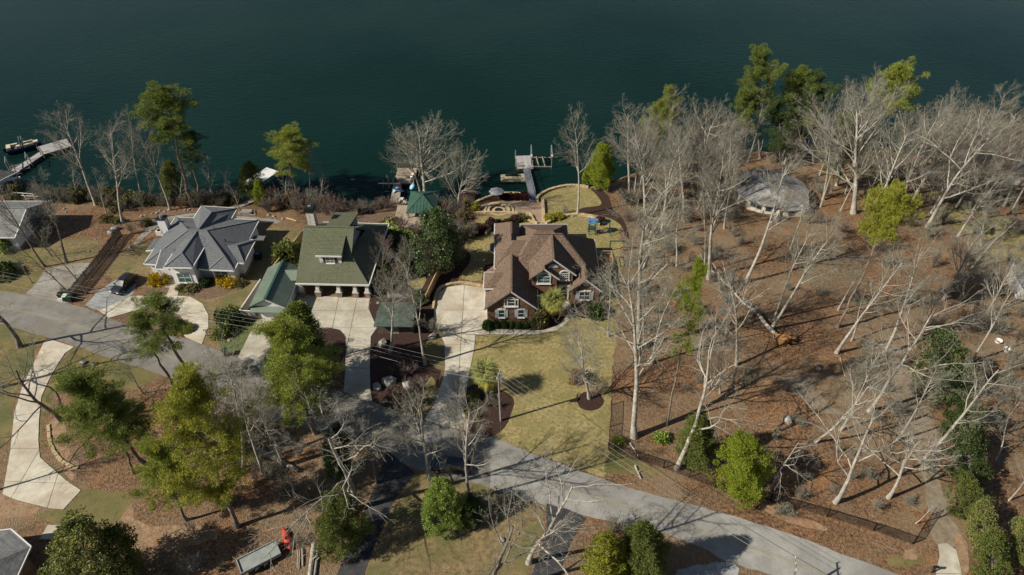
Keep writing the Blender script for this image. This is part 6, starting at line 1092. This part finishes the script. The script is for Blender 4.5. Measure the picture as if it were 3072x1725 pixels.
for i in range(5): MB().tube((-1.1+i*.5, -.35, .36), (-1.1+i*.5, -.35, .42), .09, n=8).build('roller', 'black', pw)
MB().bb(1.7, 2.9, -1.2, 1.5, -.02, .34).build('walkway', 'cream_float', pw)
js = thing('jet_ski', 'dark jet ski parked in the upper slot of the cream float', 'jet ski', pc+Vector((-.1, .48, .38))); MB().loft([[(x, -w, .05), (x, w, .05), (x, w*.8, z), (x, -w*.8, z)] for x, w, z in ((-1.35, .05, .3), (-1.0, .3, .5), (0, .42, .55), (1.0, .4, .45), (1.3, .35, .35))]).build('hull', 'black', js); MB().loft([[(x, -.16, .5), (x, .16, .5), (x, .12, z), (x, -.12, z)] for x, z in ((-.1, .85), (.4, .78), (1.0, .75))]).build('seat', 'metal_dark', js); MB().bar((-.35, -.35, .95), (-.35, .35, .95), .05, .05).bar((-.4, 0, .5), (-.35, 0, .95), .08, .08).build('handlebar', 'black', js)
lc = P(1622, 488, -2.8); lf = thing('boat_lift', 'empty metal boat lift with tall posts right of the dock', 'boat lift', lc)
for x in (-2.0, 2.2):
    for y in (-1.9, 1.9): MB().tube((x, y, -1.5), (x, y, 3.1 if x > 0 or y > 0 else 2.7), .09, n=8).build('post', 'galv', lf)
    MB().bar((x, -1.9, 3.0), (x, 1.9, 3.0), .22, .22).build('top_beam', 'galv', lf); MB().box((x, -2.0, 2.75), (.35, .35, .4)).build('winch', 'plastic_white', lf)
for y in (-1.9, 1.9): MB().bar((-2.0, y, .15), (2.2, y, .15), .14, .16).build('cross_beam', 'wood_old', lf)
for x in (-.7, .6): MB().bar((x+.2, -1.9, .35), (x-.2, 1.9, .35), .2, .12).build('bunk', 'wood_old', lf)
l2 = thing('boat_lift', 'white metal lift frame beside the walkway of the left dock', 'boat lift', P(62, 505, -2.8), R(30))
for x in (-1.8, 1.8):
    for y in (-1.4, 1.4): MB().tube((x, y, -1.2), (x, y, 2.6), .08, n=8).build('post', 'galv', l2)
    MB().bar((x, -1.4, 2.5), (x, 1.4, 2.5), .14, .14).build('top_beam', 'galv', l2)
for y in (-1.4, 1.4): MB().bar((-1.8, y, .3), (1.8, y, .3), .12, .12).build('cross_beam', 'galv', l2)
for y in (-.5, .5): MB().bar((-1.8, y, .5), (1.8, y, .5), .16, .1).build('bunk', 'wood_old', l2)
# brown dock by the gazebo
c = P(1216, 530, -2.4); bd = thing('brown_dock', 'brown plank dock with long approach left of the gazebo', 'dock', c)
planks(bd, (0, -2.6, 0), (0, 3.4, 0), 3.9, 20, mat='wood_deck'); MB().bb(-1.9, 1.9, -2.5, 3.3, -.5, -.1).build('float', 'wood_dark', bd)
e = G(1184, 612)+Vector((0, 0, .25))-c; planks(bd, (-1.2, -2.6, .05), e, 1.7, 26, mat='wood_deck')
for x, y in ((-2, 3.4), (2, 3.4), (-2, -2.4), (2, -2.4)): MB().tube((x, y, -1.5), (x, y, 1.1), .1, n=8).build('pile', 'wood_old', bd)
for x in (-1.7, 1.5): MB().bb(x-.2, x+.2, -2.3, -1.2, .04, .55).build('bench', 'wood_dark', bd)
MB().bar((-.35, -2.6, .12), (-.75+.4*e.x*.0, e.y*.9, .3), .1, .3).build('side_rail', 'wood_dark', bd)
ry = thing('rowing_rack', 'white cross-shaped boat hoist standing in the water left of the brown dock', 'hoist', P(1168, 566, -3))
MB().tube((0, 0, -1), (0, 0, 2.6), .1, n=8).build('post', 'wood_orange', ry); MB().bar((-2.0, 0, 1.2), (2.2, 0, 1.2), .15, .15).build('beam', 'plastic_white', ry)
for x in (-1.1, .9): MB().tube((x, -.1, .2), (x, .1, 2.0), .07, n=6).build('arm', 'galv', ry)
MB().tube((-.2, 0, 2.6), (-.2, 0, 3.0), .14, n=8).build('lamp', 'plastic_white', ry); MB().bar((-.6, -1.6, .4), (.4, -1.7, .4), .1, .1).build('lower_beam', 'galv', ry)
def hullboat(name, label, loc, rz, L, w, mat, inner, h=.3):
    o = thing(name, label, 'kayak', loc, rz); MB().loft([[(x*L/2, -s*w/2, h*.5), (x*L/2, -s*w*.3, h-h*s), (x*L/2, s*w*.3, h-h*s), (x*L/2, s*w/2, h*.5), (x*L/2, s*w*.3, h), (x*L/2, -s*w*.3, h)] for x, s in ((-1, .08), (-.7, .7), (-.2, 1), (.3, 1), (.75, .65), (1, .08))]).build('hull', mat, o, smooth=True); MB().tube((0, 0, h), (0, 0, h+.02), w*.28, n=10).build('cockpit', inner, o); return o
hullboat('kayak', 'light blue kayak standing left of the brown dock approach', P(1187, 572, -2.0), R(75), 2.4, .8, 'kayak_blue', 'black'); hullboat('kayak', 'light blue paddle boat beside the gazebo roof', P(1237, 562, -2.1), R(85), 2.3, .95, 'kayak_blue', 'plastic_white')
hullboat('kayak', 'navy kayak lying across the brown dock approach', P(1199, 573, -1.9), R(-25), 2.4, .9, 'plastic_navy', 'black'); hullboat('kayak', 'white paddle board leaning at the right side of brown dock', P(1237, 527, -2.2), R(80), 2.6, .7, 'plastic_white', 'plastic_white', .15)
# white roofed slip left of the big pine
wd = thing('covered_slip', 'white flat dock roof half hidden by cedars', 'boat slip', P(787, 552, -2.6), R(-28)); MB().slab([(-1.6, -3.4, 1.6), (1.6, -3.4, 1.6), (1.6, 3.4, 1.6), (-1.6, 3.4, 1.6)], .14).build('roof', 'plastic_white', wd)
for x in (-1.4, 1.4):
    for y in (-3, 3): MB().bb(x-.08, x+.08, y-.08, y+.08, -1.5, 1.46).build('post', 'plastic_white', wd)
wk_ = thing('old_boardwalk', 'crooked old boardwalk leading down to the white dock roof', 'boardwalk', G(735, 612)); planks(wk_, (-.8, -1.2, .3), (2.6, 2.4, .3), 1.4, 14, mat='wood_old'); planks(wk_, (-2.0, -2.4, .5), (-.9, -1.3, .35), 1.2, 5, mat='wood_old')
for x, y in ((-.6, 1.2), (.6, 2.2), (-1.6, .2)): MB().bar((x, y, -.2), (x-.5, y+.4, 1.3), .08, .08).build('leaning_post', 'wood_old', wk_)
lm = thing('lumber_stack', 'stack of old lumber on the stone path behind the white house', 'lumber', G(740, 640), R(-3))
for i in range(9): MB().box((0, -.6+.4*(i % 4), .15+.22*(i//4)), (2.6-.1*i, .32, .2), .04*(i % 3)).build('board', 'wood_old', lm)
# left dock and pontoon boat
c = P(163, 440, -2.3); ld = thing('left_dock', 'pale platform dock with long walkway at the far left shore', 'dock', c); u = Vector((math.cos(R(40)), math.sin(R(40)), 0)); n = Vector((-u.y, u.x, 0))
planks(ld, u*-3.0, u*3.0, 4.4, 19, mat='wood_grey'); MB().box((0, 0, -.35), (5.8, 4.2, .5), R(40)).build('float', 'wood_dark', ld)
e = P(15, 532, -2.2)-c; planks(ld, u*-2.6-n*1.2, e, 1.7, 46, mat='wood_grey')
for t in (.25, .5, .8, 1.0):
    for s in (-1, 1): p = e*t+n*s*1.0; MB().tube(p+Vector((0, 0, -1.6)), p+Vector((0, 0, 1.2)), .1, n=7).build('pile', 'wood_old', ld)
p = u*-3-n*2; MB().tube(p+Vector((0, 0, -1)), p+Vector((0, 0, 2.4)), .09, n=7).build('pile', 'wood_dark', ld)
pb = thing('deck_boat', 'tan and dark deck boat with wire tower moored by the left dock', 'boat', P(75, 448, -2.9), R(33))
MB().loft([[(x, -w, .55), (x, -w*.6, z), (x, w*.6, z), (x, w, .55), (x, w, .95), (x, -w, .95)] for x, w, z in ((-3.2, 1.15, -.1), (0, 1.25, -.2), (2.2, 1.05, -.1), (3.3, .45, .3))]).build('hull', 'plastic_navy', pb); MB().bb(-3.0, 2.2, -1.0, 1.0, .955, 1.0).build('floor', 'wood_dark', pb)
for x0, x1, y0, y1, z in [(-3.0, -2.2, -.95, .95, 1.5), (-2.1, -.9, .45, .95, 1.45), (.2, 2.0, .5, .95, 1.4), (.2, 2.0, -.95, -.5, 1.4), (2.0, 2.9, -.5, .5, 1.35), (-1.2, -.5, -.95, -.3, 1.45)]: MB().bb(x0, x1, y0, y1, 1.005, z).build('seat', 'canvas_tan', pb)
tw = MB()
for s in (-1, 1): tw.bar((-.6, s*1.15, .9), (-.2, s*1.0, 2.7), .07, .07).bar((.5, s*1.15, .9), (.2, s*1.0, 2.7), .07, .07)
tw.bar((-.2, -1.0, 2.7), (-.2, 1.0, 2.7), .08, .08).bar((.2, -1, 2.7), (.2, 1, 2.7), .08, .08).build('tower', 'galv', pb); MB().add([(.1, -.95, 1), (.1, .95, 1), (-.1, .8, 1.6), (-.1, -.8, 1.6)], [(0, 1, 2, 3)]).build('windscreen', 'glass', pb); MB().box((-3.5, 0, .8), (.4, .5, 1.0)).build('outboard', 'black', pb)
tr_ = thing('boat_rack', 'cluttered white metal rack on the left walkway', 'rack', P(38, 540, -2.2), R(20))
for i in range(5):
    for y in (-.6, .6): MB().tube((-1.8+i*.9, y, -.3), (-1.8+i*.9, y, .9), .05, n=6).build('post', 'galv', tr_)
for y in (-.6, .6): MB().bar((-1.8, y, .85), (1.8, y, .85), .07, .07).build('rail', 'galv', tr_)
MB().bb(-1.6, 1.4, -.5, .5, .1, .3).build('shelf', 'plastic_white', tr_)
by = MB().blob((0, 0, 0), (.55, .18, .14), 3, .1).build('buoy', 'yellow_buoy'); by.location = P(1058, 539, -2.97); tag(by, 'small yellow float drifting on the dark lake', 'buoy')
# ================================================================ CARS
def car(label, loc, rz, paint, L=4.7, w=1.88, h=1.68, suv=True):
    o = thing('parked_car', label, 'car', loc, rz); s = L/4.7; st = [(-2.32, .62, .40, .62), (-2.22, .82, .26, .80), (-1.9, .92, .22, .92), (-1.0, .94, .20, 1.02), (0, .94, .20, 1.04), (1.2, .94, .20, 1.06), (1.95, .92, .24, 1.06), (2.25, .86, .30, 1.0), (2.34, .74, .42, .8)]
    k = w/1.88; ring = lambda x, a, z0, z1: [(x*s, -a*k*.92, z0), (x*s, a*k*.92, z0), (x*s, a*k, z0+.18), (x*s, a*k, z1-.14), (x*s, a*k*.86, z1), (x*s, -a*k*.86, z1), (x*s, -a*k, z1-.14), (x*s, -a*k, z0+.18)]
    MB().loft([ring(*q) for q in st]).build('body', paint, o)
    gx = [(-1.05, .80, .99, 1.0), (-.35, .74, 1.02, h-.06), (.3, .74, 1.03, h), (1.5, .72, 1.05, h-.04), (2.05, .68, 1.05, 1.25)] if suv else [(-.95, .80, .98, 1.0), (-.1, .70, 1.0, h-.05), (.6, .70, 1.02, h-.03), (1.75, .72, 1.04, 1.08)]
    MB().loft([[(x*s, -a*k*1.04, z0), (x*s, a*k*1.04, z0), (x*s, a*k*.82, z1), (x*s, -a*k*.82, z1)] for x, a, z0, z1 in gx]).build('window_glass', 'glass', o)
    rr = [g for g in gx[1:4 if suv else 3]]; MB().loft([[(x*s, -a*k*.84, z1-.02), (x*s, a*k*.84, z1-.02), (x*s, a*k*.76, z1+.05), (x*s, -a*k*.76, z1+.05)] for x, a, z0, z1 in rr]).build('roof', paint, o)
    for y in (-1, 1):
        for i in range(1, len(gx)-1): MB().bar((gx[i][0]*s, y*gx[i][1]*k*1.05, gx[i][2]), (gx[i][0]*s, y*gx[i][1]*k*.84, gx[i][3]), .07, .05).build('pillar', paint, o)
        MB().box((-.75*s, y*1.02*k, 1.05), (.18, .2, .14)).build('mirror', paint, o); MB().box((-2.24*s, y*.62*k, .70), (.16, .34, .13)).build('headlight', 'lamp', o); MB().box((2.3*s, y*.68*k, .86), (.1, .26, .2)).build('tail_light', 'tail_red', o)
        for x in (-1.45, 1.4):
            wl = MB().tube((x*s, y*.70*k, .35), (x*s, y*.945*k, .35), .35, n=16).build('wheel', 'tyre', o); MB().tube((x*s, y*.946*k, .35), (x*s, y*.962*k, .35), .22, n=12).build('rim', 'rim', wl)
    MB().box((-2.31*s, 0, .55), (.08, .9, .18)).build('grille', 'black', o); return o
a = G(1292, 1400); b = G(1412, 1418); car('black car parked on the road edge behind two pale trunks', (a+b)/2+Vector((0, .1, .02)), R(-9), 'paint_black')
car('dark grey car parked on the gravel pad by the white house', G(372, 868)+Vector((0, .6, .01)), math.atan2(7.5, 2.2), 'paint_slate')
# ================================================================ POLES AND WIRES
def pole(label, base, top, tf=True, world=None):
    b = G(*base) if world is None else world[0]; t = top_of(b, *top) if world is None else world[1]; o = thing('utility_pole', label, 'pole', b); v = t-b
    MB().tube((0, 0, -.3), v, .17, .11, 10).build('post', 'pole_wood', o); c_ = v*.985
    MB().bar(c_+Vector((-.2, -.75, -.1)), c_+Vector((.2, .75, -.1)), .1, .12).build('crossarm', 'pole_wood', o)
    for s in (-.65, 0, .65): MB().tube(c_+Vector((s*.27, s, 0)), c_+Vector((s*.27, s, .25)), .05, .03, 6).build('insulator', 'plastic_white', o)
    if tf: q = v*.86+Vector((.42, -.1, 0)); MB().tube(q, q+Vector((0, 0, .85)), .24, n=12).build('transformer', 'galv', o); MB().box(v*.86+Vector((.16, -.05, .4)), (.3, .12, .1)).build('bracket', 'galv', o)
    MB().box(v*.55+Vector((-.2, 0, 0)), (.14, .12, .5)).build('cable_box', 'galv', o)
    return t
T2 = pole('tall utility pole with transformer on the front lawn mulch bed', (1503, 1262), (1495, 1122)); T1 = pole('utility pole with transformer in front of the broad bright pine', (977, 1078), (952, 992)); b3 = G(2374, 1796); T3 = pole('utility pole top at the bottom edge near the road', None, None, False, (b3, top_of(b3, 2387, 1690))); b0 = G(-330, 880); T0 = pole('utility pole beyond the left edge along the road', None, None, False, (b0, b0+Vector((-.3, 0, 9))))
def wire(a, b, label, sag=.5, r=.013, grp=None):
    a = Vector(a); b = Vector(b); o = MB(); n = 14; pts = [a.lerp(b, i/n)+Vector((0, 0, -sag*4*(i/n)*(1-i/n)))-a for i in range(n+1)]
    for p, q in zip(pts, pts[1:]): o.tube(p, q, r, n=5, caps=False)
    ob = o.build('power_cable', 'wire'); ob.location = a; tag(ob, label, 'cable', grp)
for A, B, nm in ((T0, T1, 'left of the bright pine'), (T1, T2, 'over the mulch bed between the two poles'), (T2, T3, 'from the lawn pole down along the wire fence')):
    for s, w_ in ((-.65, 'outer'), (.0, 'middle'), (.65, 'inner')): wire(A+Vector((s*.27, s, .2)), B+Vector((s*.27, s, .2)), f'{w_} power cable {nm}', .6)
    wire(A+Vector((0, 0, -1.4)), B+Vector((0, 0, -1.4)), f'lower, thicker cable {nm}', .8, .022)
gb = G(1525, 1800); wire(T2+Vector((0, 0, -1.0)), gb+Vector((0, 0, 5)), 'service wire dropping from lawn pole toward the bottom edge', .3)
# ================================================================ YARD THINGS
ps = thing('swing_set', 'green swing set with blue canopy on the upper lawn', 'swing set', G(1775, 700))
for x in (-.55, .55):
    for y in (-.6, .6): MB().bb(x-.06, x+.06, y-.06, y+.06, -.05, 3.0).build('tower_post', 'playset_green', ps)
MB().slab([(-.85, -.85, 2.6), (.85, -.85, 2.6), (.85, 0, 3.2), (-.85, 0, 3.2)], .04).slab([(-.85, 0, 3.2), (.85, 0, 3.2), (.85, .85, 2.6), (-.85, .85, 2.6)], .04).build('canopy', 'plastic_blue', ps); MB().bb(-.6, .6, -.65, .65, 1.15, 1.22).build('platform', 'playset_green', ps)
MB().bar((.5, 0, 2.3), (3.0, 0, 2.2), .12, .14).build('swing_beam', 'playset_green', ps)
for s in (-1, 1): MB().bar((3.0, 0, 2.25), (3.2, s*1.2, -.05), .1, .1).build('swing_leg', 'playset_green', ps)
for x in (1.1, 1.7, 2.4):
    for s in (-.2, .2): MB().tube((x+s, 0, 2.2), (x+s, 0, .5), .012, n=5).build('chain', 'metal_dark', ps)
    MB().box((x, 0, .48), (.45, .2, .04)).build('swing_seat', 'plastic_blue', ps)
gtf = thing('green_arbor', 'dark green timber frame beside the right end of the house', 'frame', G(1850, 752))
for x in (-1.2, 1.2): MB().bb(x-.08, x+.08, -.08, .08, -.1, 2.0).build('post', 'playset_green', gtf)
MB().bar((-1.3, 0, 2.0), (1.3, 0, 2.0), .12, .16).build('beam', 'playset_green', gtf)
um = thing('closed_umbrella', 'grey patio umbrella beside the shore wall', 'umbrella', G(1490, 601)); MB().tube((0, 0, 0), (0, 0, 2.6), .04, n=6).build('pole', 'metal_dark', um); mb = MB(); pv = [(1.45*math.cos(i*math.pi/4), 1.45*math.sin(i*math.pi/4), 2.0) for i in range(8)]
for i in range(8): mb.slab([pv[i], pv[(i+1) % 8], (0, 0, 2.65)], .04)
mb.build('canopy', 'siding_grey', um)
def chair(label, px, rz, mat, dz=0):
    o = thing('patio_chair', label, 'chair', G(*px)+Vector((0, 0, dz)), rz); MB().box((0, 0, .42), (.55, .5, .06)).build('seat', mat, o); MB().box((0, .25, .75), (.55, .06, .62), 0, R(-12)).build('backrest', mat, o)
    for x in (-.24, .24):
        for y in (-.22, .22): MB().bb(x-.03, x+.03, y-.03, y+.03, 0, .4).build('leg', mat, o)
        MB().box((x*1.15, 0, .62), (.06, .5, .05)).build('armrest', mat, o)
def table(label, px, mat, dz=0, r=.7):
    o = thing('patio_table', label, 'table', G(*px)+Vector((0, 0, dz))); MB().tube((0, 0, .7), (0, 0, .75), r, n=14).build('table_top', mat, o)
    for i in range(4): MB().tube((.5*math.cos(i*1.57+.8)*r, .5*math.sin(i*1.57+.8)*r, 0), (.5*math.cos(i*1.57+.8)*r, .5*math.sin(i*1.57+.8)*r, .7), .035, n=6).build('leg', mat, o)
chair('white lawn chair on the gazebo deck, left one', (1197, 617), .4, 'plastic_white', .6); chair('white lawn chair on the gazebo deck, right one', (1217, 617), 1.2, 'plastic_white', .6); table('small white table between the deck chairs', (1207, 614), 'plastic_white', .6, .45)
chair('dark garden chair on the gravel behind the green house, left', (1080, 642), .2, 'black'); chair('dark garden chair on the gravel behind the green house, right', (1110, 642), -.2, 'black'); table('dark garden table between two dark chairs', (1095, 640), 'black', 0, .8)
pt_ = thing('planter_pot', 'terracotta pot with white dish on the gazebo counter side', 'pot', G(1262, 645)); MB().tube((0, 0, 0), (0, 0, .6), .25, .35, 12).build('pot', 'terracotta', pt_); MB().tube((.3, -.3, 0), (.3, -.3, .12), .35, n=12).build('dish', 'plastic_white', pt_)
for x, y, lab in [(2993, 1027, 'white tub on the leaves, upper of two at right'), (3018, 1052, 'white tub on the leaves, lower of two at right')]:
    o = thing('white_tub', lab, 'tub', G(x, y)); MB().tube((0, 0, 0), (0, 0, .45), .35, .5, 12, False).build('wall', 'plastic_white', o); MB().tube((0, 0, .02), (0, 0, .06), .35, n=12).build('base', 'mulch', o)
def bin_(label, px, mat, lid, rz=0, name='wheelie_bin'):
    o = thing(name, label, 'bin', G(*px), rz); MB().loft([[(-a, -a*1.1, z), (a, -a*1.1, z), (a, a*1.1, z), (-a, a*1.1, z)] for a, z in ((.26, .08), (.34, 1.05))]).build('tub', mat, o); MB().box((0, .03, 1.1), (.78, .86, .09)).build('lid', lid, o)
    for s in (-1, 1): MB().tube((s*.27, .32, .12), (s*.33, .32, .12), .12, n=10).build('wheel', 'tyre', o)
bin_('black wheelie bin by the road, leftmost of the group at the fence end', (188, 897), 'black', 'black', .2); bin_('green bin with pale lid by the road at the palisade fence end', (203, 903), 'plastic_green', 'lid_green', .1); bin_('dark bin right of the pale-lidded one at the fence end', (214, 905), 'plastic_green', 'plastic_green', 0)
wb = MB().box((0, 0, .25), (.7, .35, .5)).build('foam_box', 'plastic_white'); wb.location = G(184, 903); wb.data.name = 'foam_box'; tag(wb, 'white box in front of the black bin at the road', 'box')
bin_('dark roadside bin near the garage driveway mouth', (680, 1066), 'black', 'plastic_green', .3); ac = thing('air_conditioner', 'white air conditioner unit by the chimney of the white house', 'air conditioner', G(482, 703)); MB().bb(-.5, .5, -.5, .5, 0, .9).build('case', 'plastic_white', ac); MB().tube((0, 0, .9), (0, 0, .95), .4, n=14).build('fan_grille', 'metal_dark', ac)
ac = thing('air_conditioner', 'dark equipment box with round fan by the right wall of the white house', 'air conditioner', G(776, 774)); MB().bb(-.5, .5, -.5, .5, 0, 1.0).build('case', 'black', ac); MB().tube((0, 0, 1.0), (0, 0, 1.05), .38, n=14).build('fan_grille', 'plastic_blue', ac)
def mailbox(label, px, mat='black'):
    o = thing('mailbox', label, 'mailbox', G(*px)); MB().bb(-.06, .06, -.06, .06, -.1, 1.1).build('post', 'wood_old' if mat != 'black' else 'black', o); MB().loft([[(x, -.12, 1.1), (x, .12, 1.1), (x, .12, 1.25), (x, .06, 1.34), (x, -.06, 1.34), (x, -.12, 1.25)] for x in (-.28, .28)]).build('box', mat, o)
mailbox('black mailbox at the mouth of the pale driveway', (1263, 1238)); mailbox('dark mailbox at the right concrete drive', (2795, 1718)); mailbox('pale mailbox leaning at the road edge on the lower lawn', (1490, 1480), 'wood_new'); mailbox('grey mailbox by the circular drive exit', (622, 1008), 'galv')
# trailer, red kayak, logs
tl = thing('utility_trailer', 'grey flatbed trailer tipped on the leaves in the lower left woods', 'trailer', G(782, 1682), R(33)); MB().box((0, 0, .75), (4.2, 1.75, .08)).build('bed', 'trailer_bed', tl); MB().bb(-2.1, 2.1, -.95, -.85, .5, .95).bb(-2.1, 2.1, .85, .95, .5, .95).bb(-2.16, -2.06, -.95, .95, .5, .95).build('side_rail', 'trailer_bed', tl); MB().bar((2.1, 0, .55), (3.3, 0, .5), .12, .12).bar((2.1, -.7, .6), (3.2, 0, .5), .08, .08).bar((2.1, .7, .6), (3.2, 0, .5), .08, .08).build('drawbar', 'metal_dark', tl)
for s in (-1, 1):
    for x in (-.45, .45): MB().tube((x, s*1.0, .36), (x, s*1.22, .36), .36, n=14).build('wheel', 'tyre', tl)
kr = hullboat('kayak', 'bright red kayak beside the trailer in the lower left woods', G(862, 1620), R(118), 3.0, .85, 'plastic_red', 'black', .45)
for i, (x0, y0, x1, y1, r, lab, mt) in enumerate([(895, 1650, 893, 1705, .09, 'left of three thin logs beside the trailer', 'wood_old'), (900, 1650, 898, 1708, .09, 'middle of three thin logs beside the trailer', 'wood_old'), (908, 1645, 909, 1700, .13, 'right of three thin logs beside the trailer', 'wood_old'), (944, 1632, 930, 1740, .3, 'thick pale log beside the dark asphalt drive', 'white_bark'), (955, 1636, 944, 1735, .18, 'thinner pale log beside the thick one', 'white_bark'), (775, 1350, 895, 1415, .3, 'long pale log lying at the road edge in lower left woods', 'white_bark'), (2520, 1075, 2535, 1130, .08, 'thin fallen branch on the upper right slope', 'bark_pale'), (1905, 1398, 1923, 1440, .14, 'broken branch on the leafy bank above the road', 'white_bark'), (1890, 1330, 1915, 1370, .12, 'broken branch inside the wire fence', 'bark_pale'), (2390, 780, 2600, 770, .1, 'long thin log lying across the upper right slope', 'bark_pale'), (860, 655, 890, 664, .12, 'pale plank edging behind the green chimney', 'wood_new')]):
    a = G(x0, y0); b = G(x1, y1); o = thing('log', lab, 'log', a); MB().tube((0, 0, r*.8), (b-a)+Vector((0, 0, r*.8)), r, r*.8, 9).build('wood', mt, o)
    MB().tube((b-a)*.5+Vector((0, 0, r)), (b-a)*.5+Vector((r*2, r, r*3)), r*.35, r*.2, 6).build('branch_stub', mt, o)
a = G(2340, 1030); b = G(2150, 830); ft = thing('fallen_tree', 'uprooted tree lying downhill with orange root ball on the right slope', 'tree', a); rs_ = np.random.RandomState(8); v = np.array((b-a)); up = np.array([0, 0, .7]); sg = []; p = up.copy(); n = 9
for i in range(n): q = up*(1-(i+1)/n*.5)+v*((i+1)/n)+rs_.normal(size=3)*.12*(i > 0); sg.append((p, q, .34*(1-.085*i), .34*(1-.085*(i+1)), 0)); p = q
place('trunk', tubes_mesh('trunk', sg, 'bark_pale', [9]), ft); lm_ = []; sp = dict(n=[5, 3, 1], wob=[.1, .15, .2], up=[.06, .05, .02], end=[.3, .35, .5], kids=[7, 5], t0=[.2, .1], ang=[36, 40], rk=[.55, .6], lk=[.45, .5])
for i in range(6): grow(rs_, sg[4+i % 5][1], unit(v/np.linalg.norm(v)+rs_.normal(size=3)*.5+np.array([0, 0, .5])), 4.5, .09, 0, lm_, sp, []); place('limb', tubes_mesh('limb', lm_, 'bark_pale', [5, 3, 0]), ft); lm_ = []
mb = MB(); mb.blob((0, -.1, .9), (1.5, .8, 1.2), 4, .3); mb.build('root_ball', 'clay_root', ft)
rt = MB()
for i in range(26):
    a_ = i*2.4; e_ = -.3+i*.08; d_ = Vector((math.cos(a_)*1.3, -.5+.3*math.sin(i), math.sin(a_)*1.1)); rt.tube(Vector((0, -.1, .9))+d_*.6, Vector((0, -.1, .9))+d_*1.5, .06, .015, 5)
rt.build('roots', 'clay_root', ft)
# sticks nobody could count, on the wood floor
rs = np.random.RandomState(12); sg = []
for k in range(2600):
    x, y = (rs.uniform(1860, 3072), rs.uniform(640, 1560)) if k < 1900 else (rs.uniform(420, 1000), rs.uniform(1260, 1725))
    if x > 1860 and y > 1330+(x-1830)*.35: continue
    g = G(x, y); a_ = rs.uniform(0, 6.28); L = rs.uniform(.3, 1.6); d_ = np.array([math.cos(a_)*L, math.sin(a_)*L, rs.uniform(0, .12)]); p = np.array(g)+np.array([0, 0, .03]); r_ = rs.uniform(.008, .022); sg.append((p, p+d_, r_, r_*.6, 0))
place('fallen_sticks', tubes_mesh('fallen_sticks', sg, 'bark_pale', [3]), kind='stuff')['label'] = 'fallen sticks scattered over the leafy wood floor'
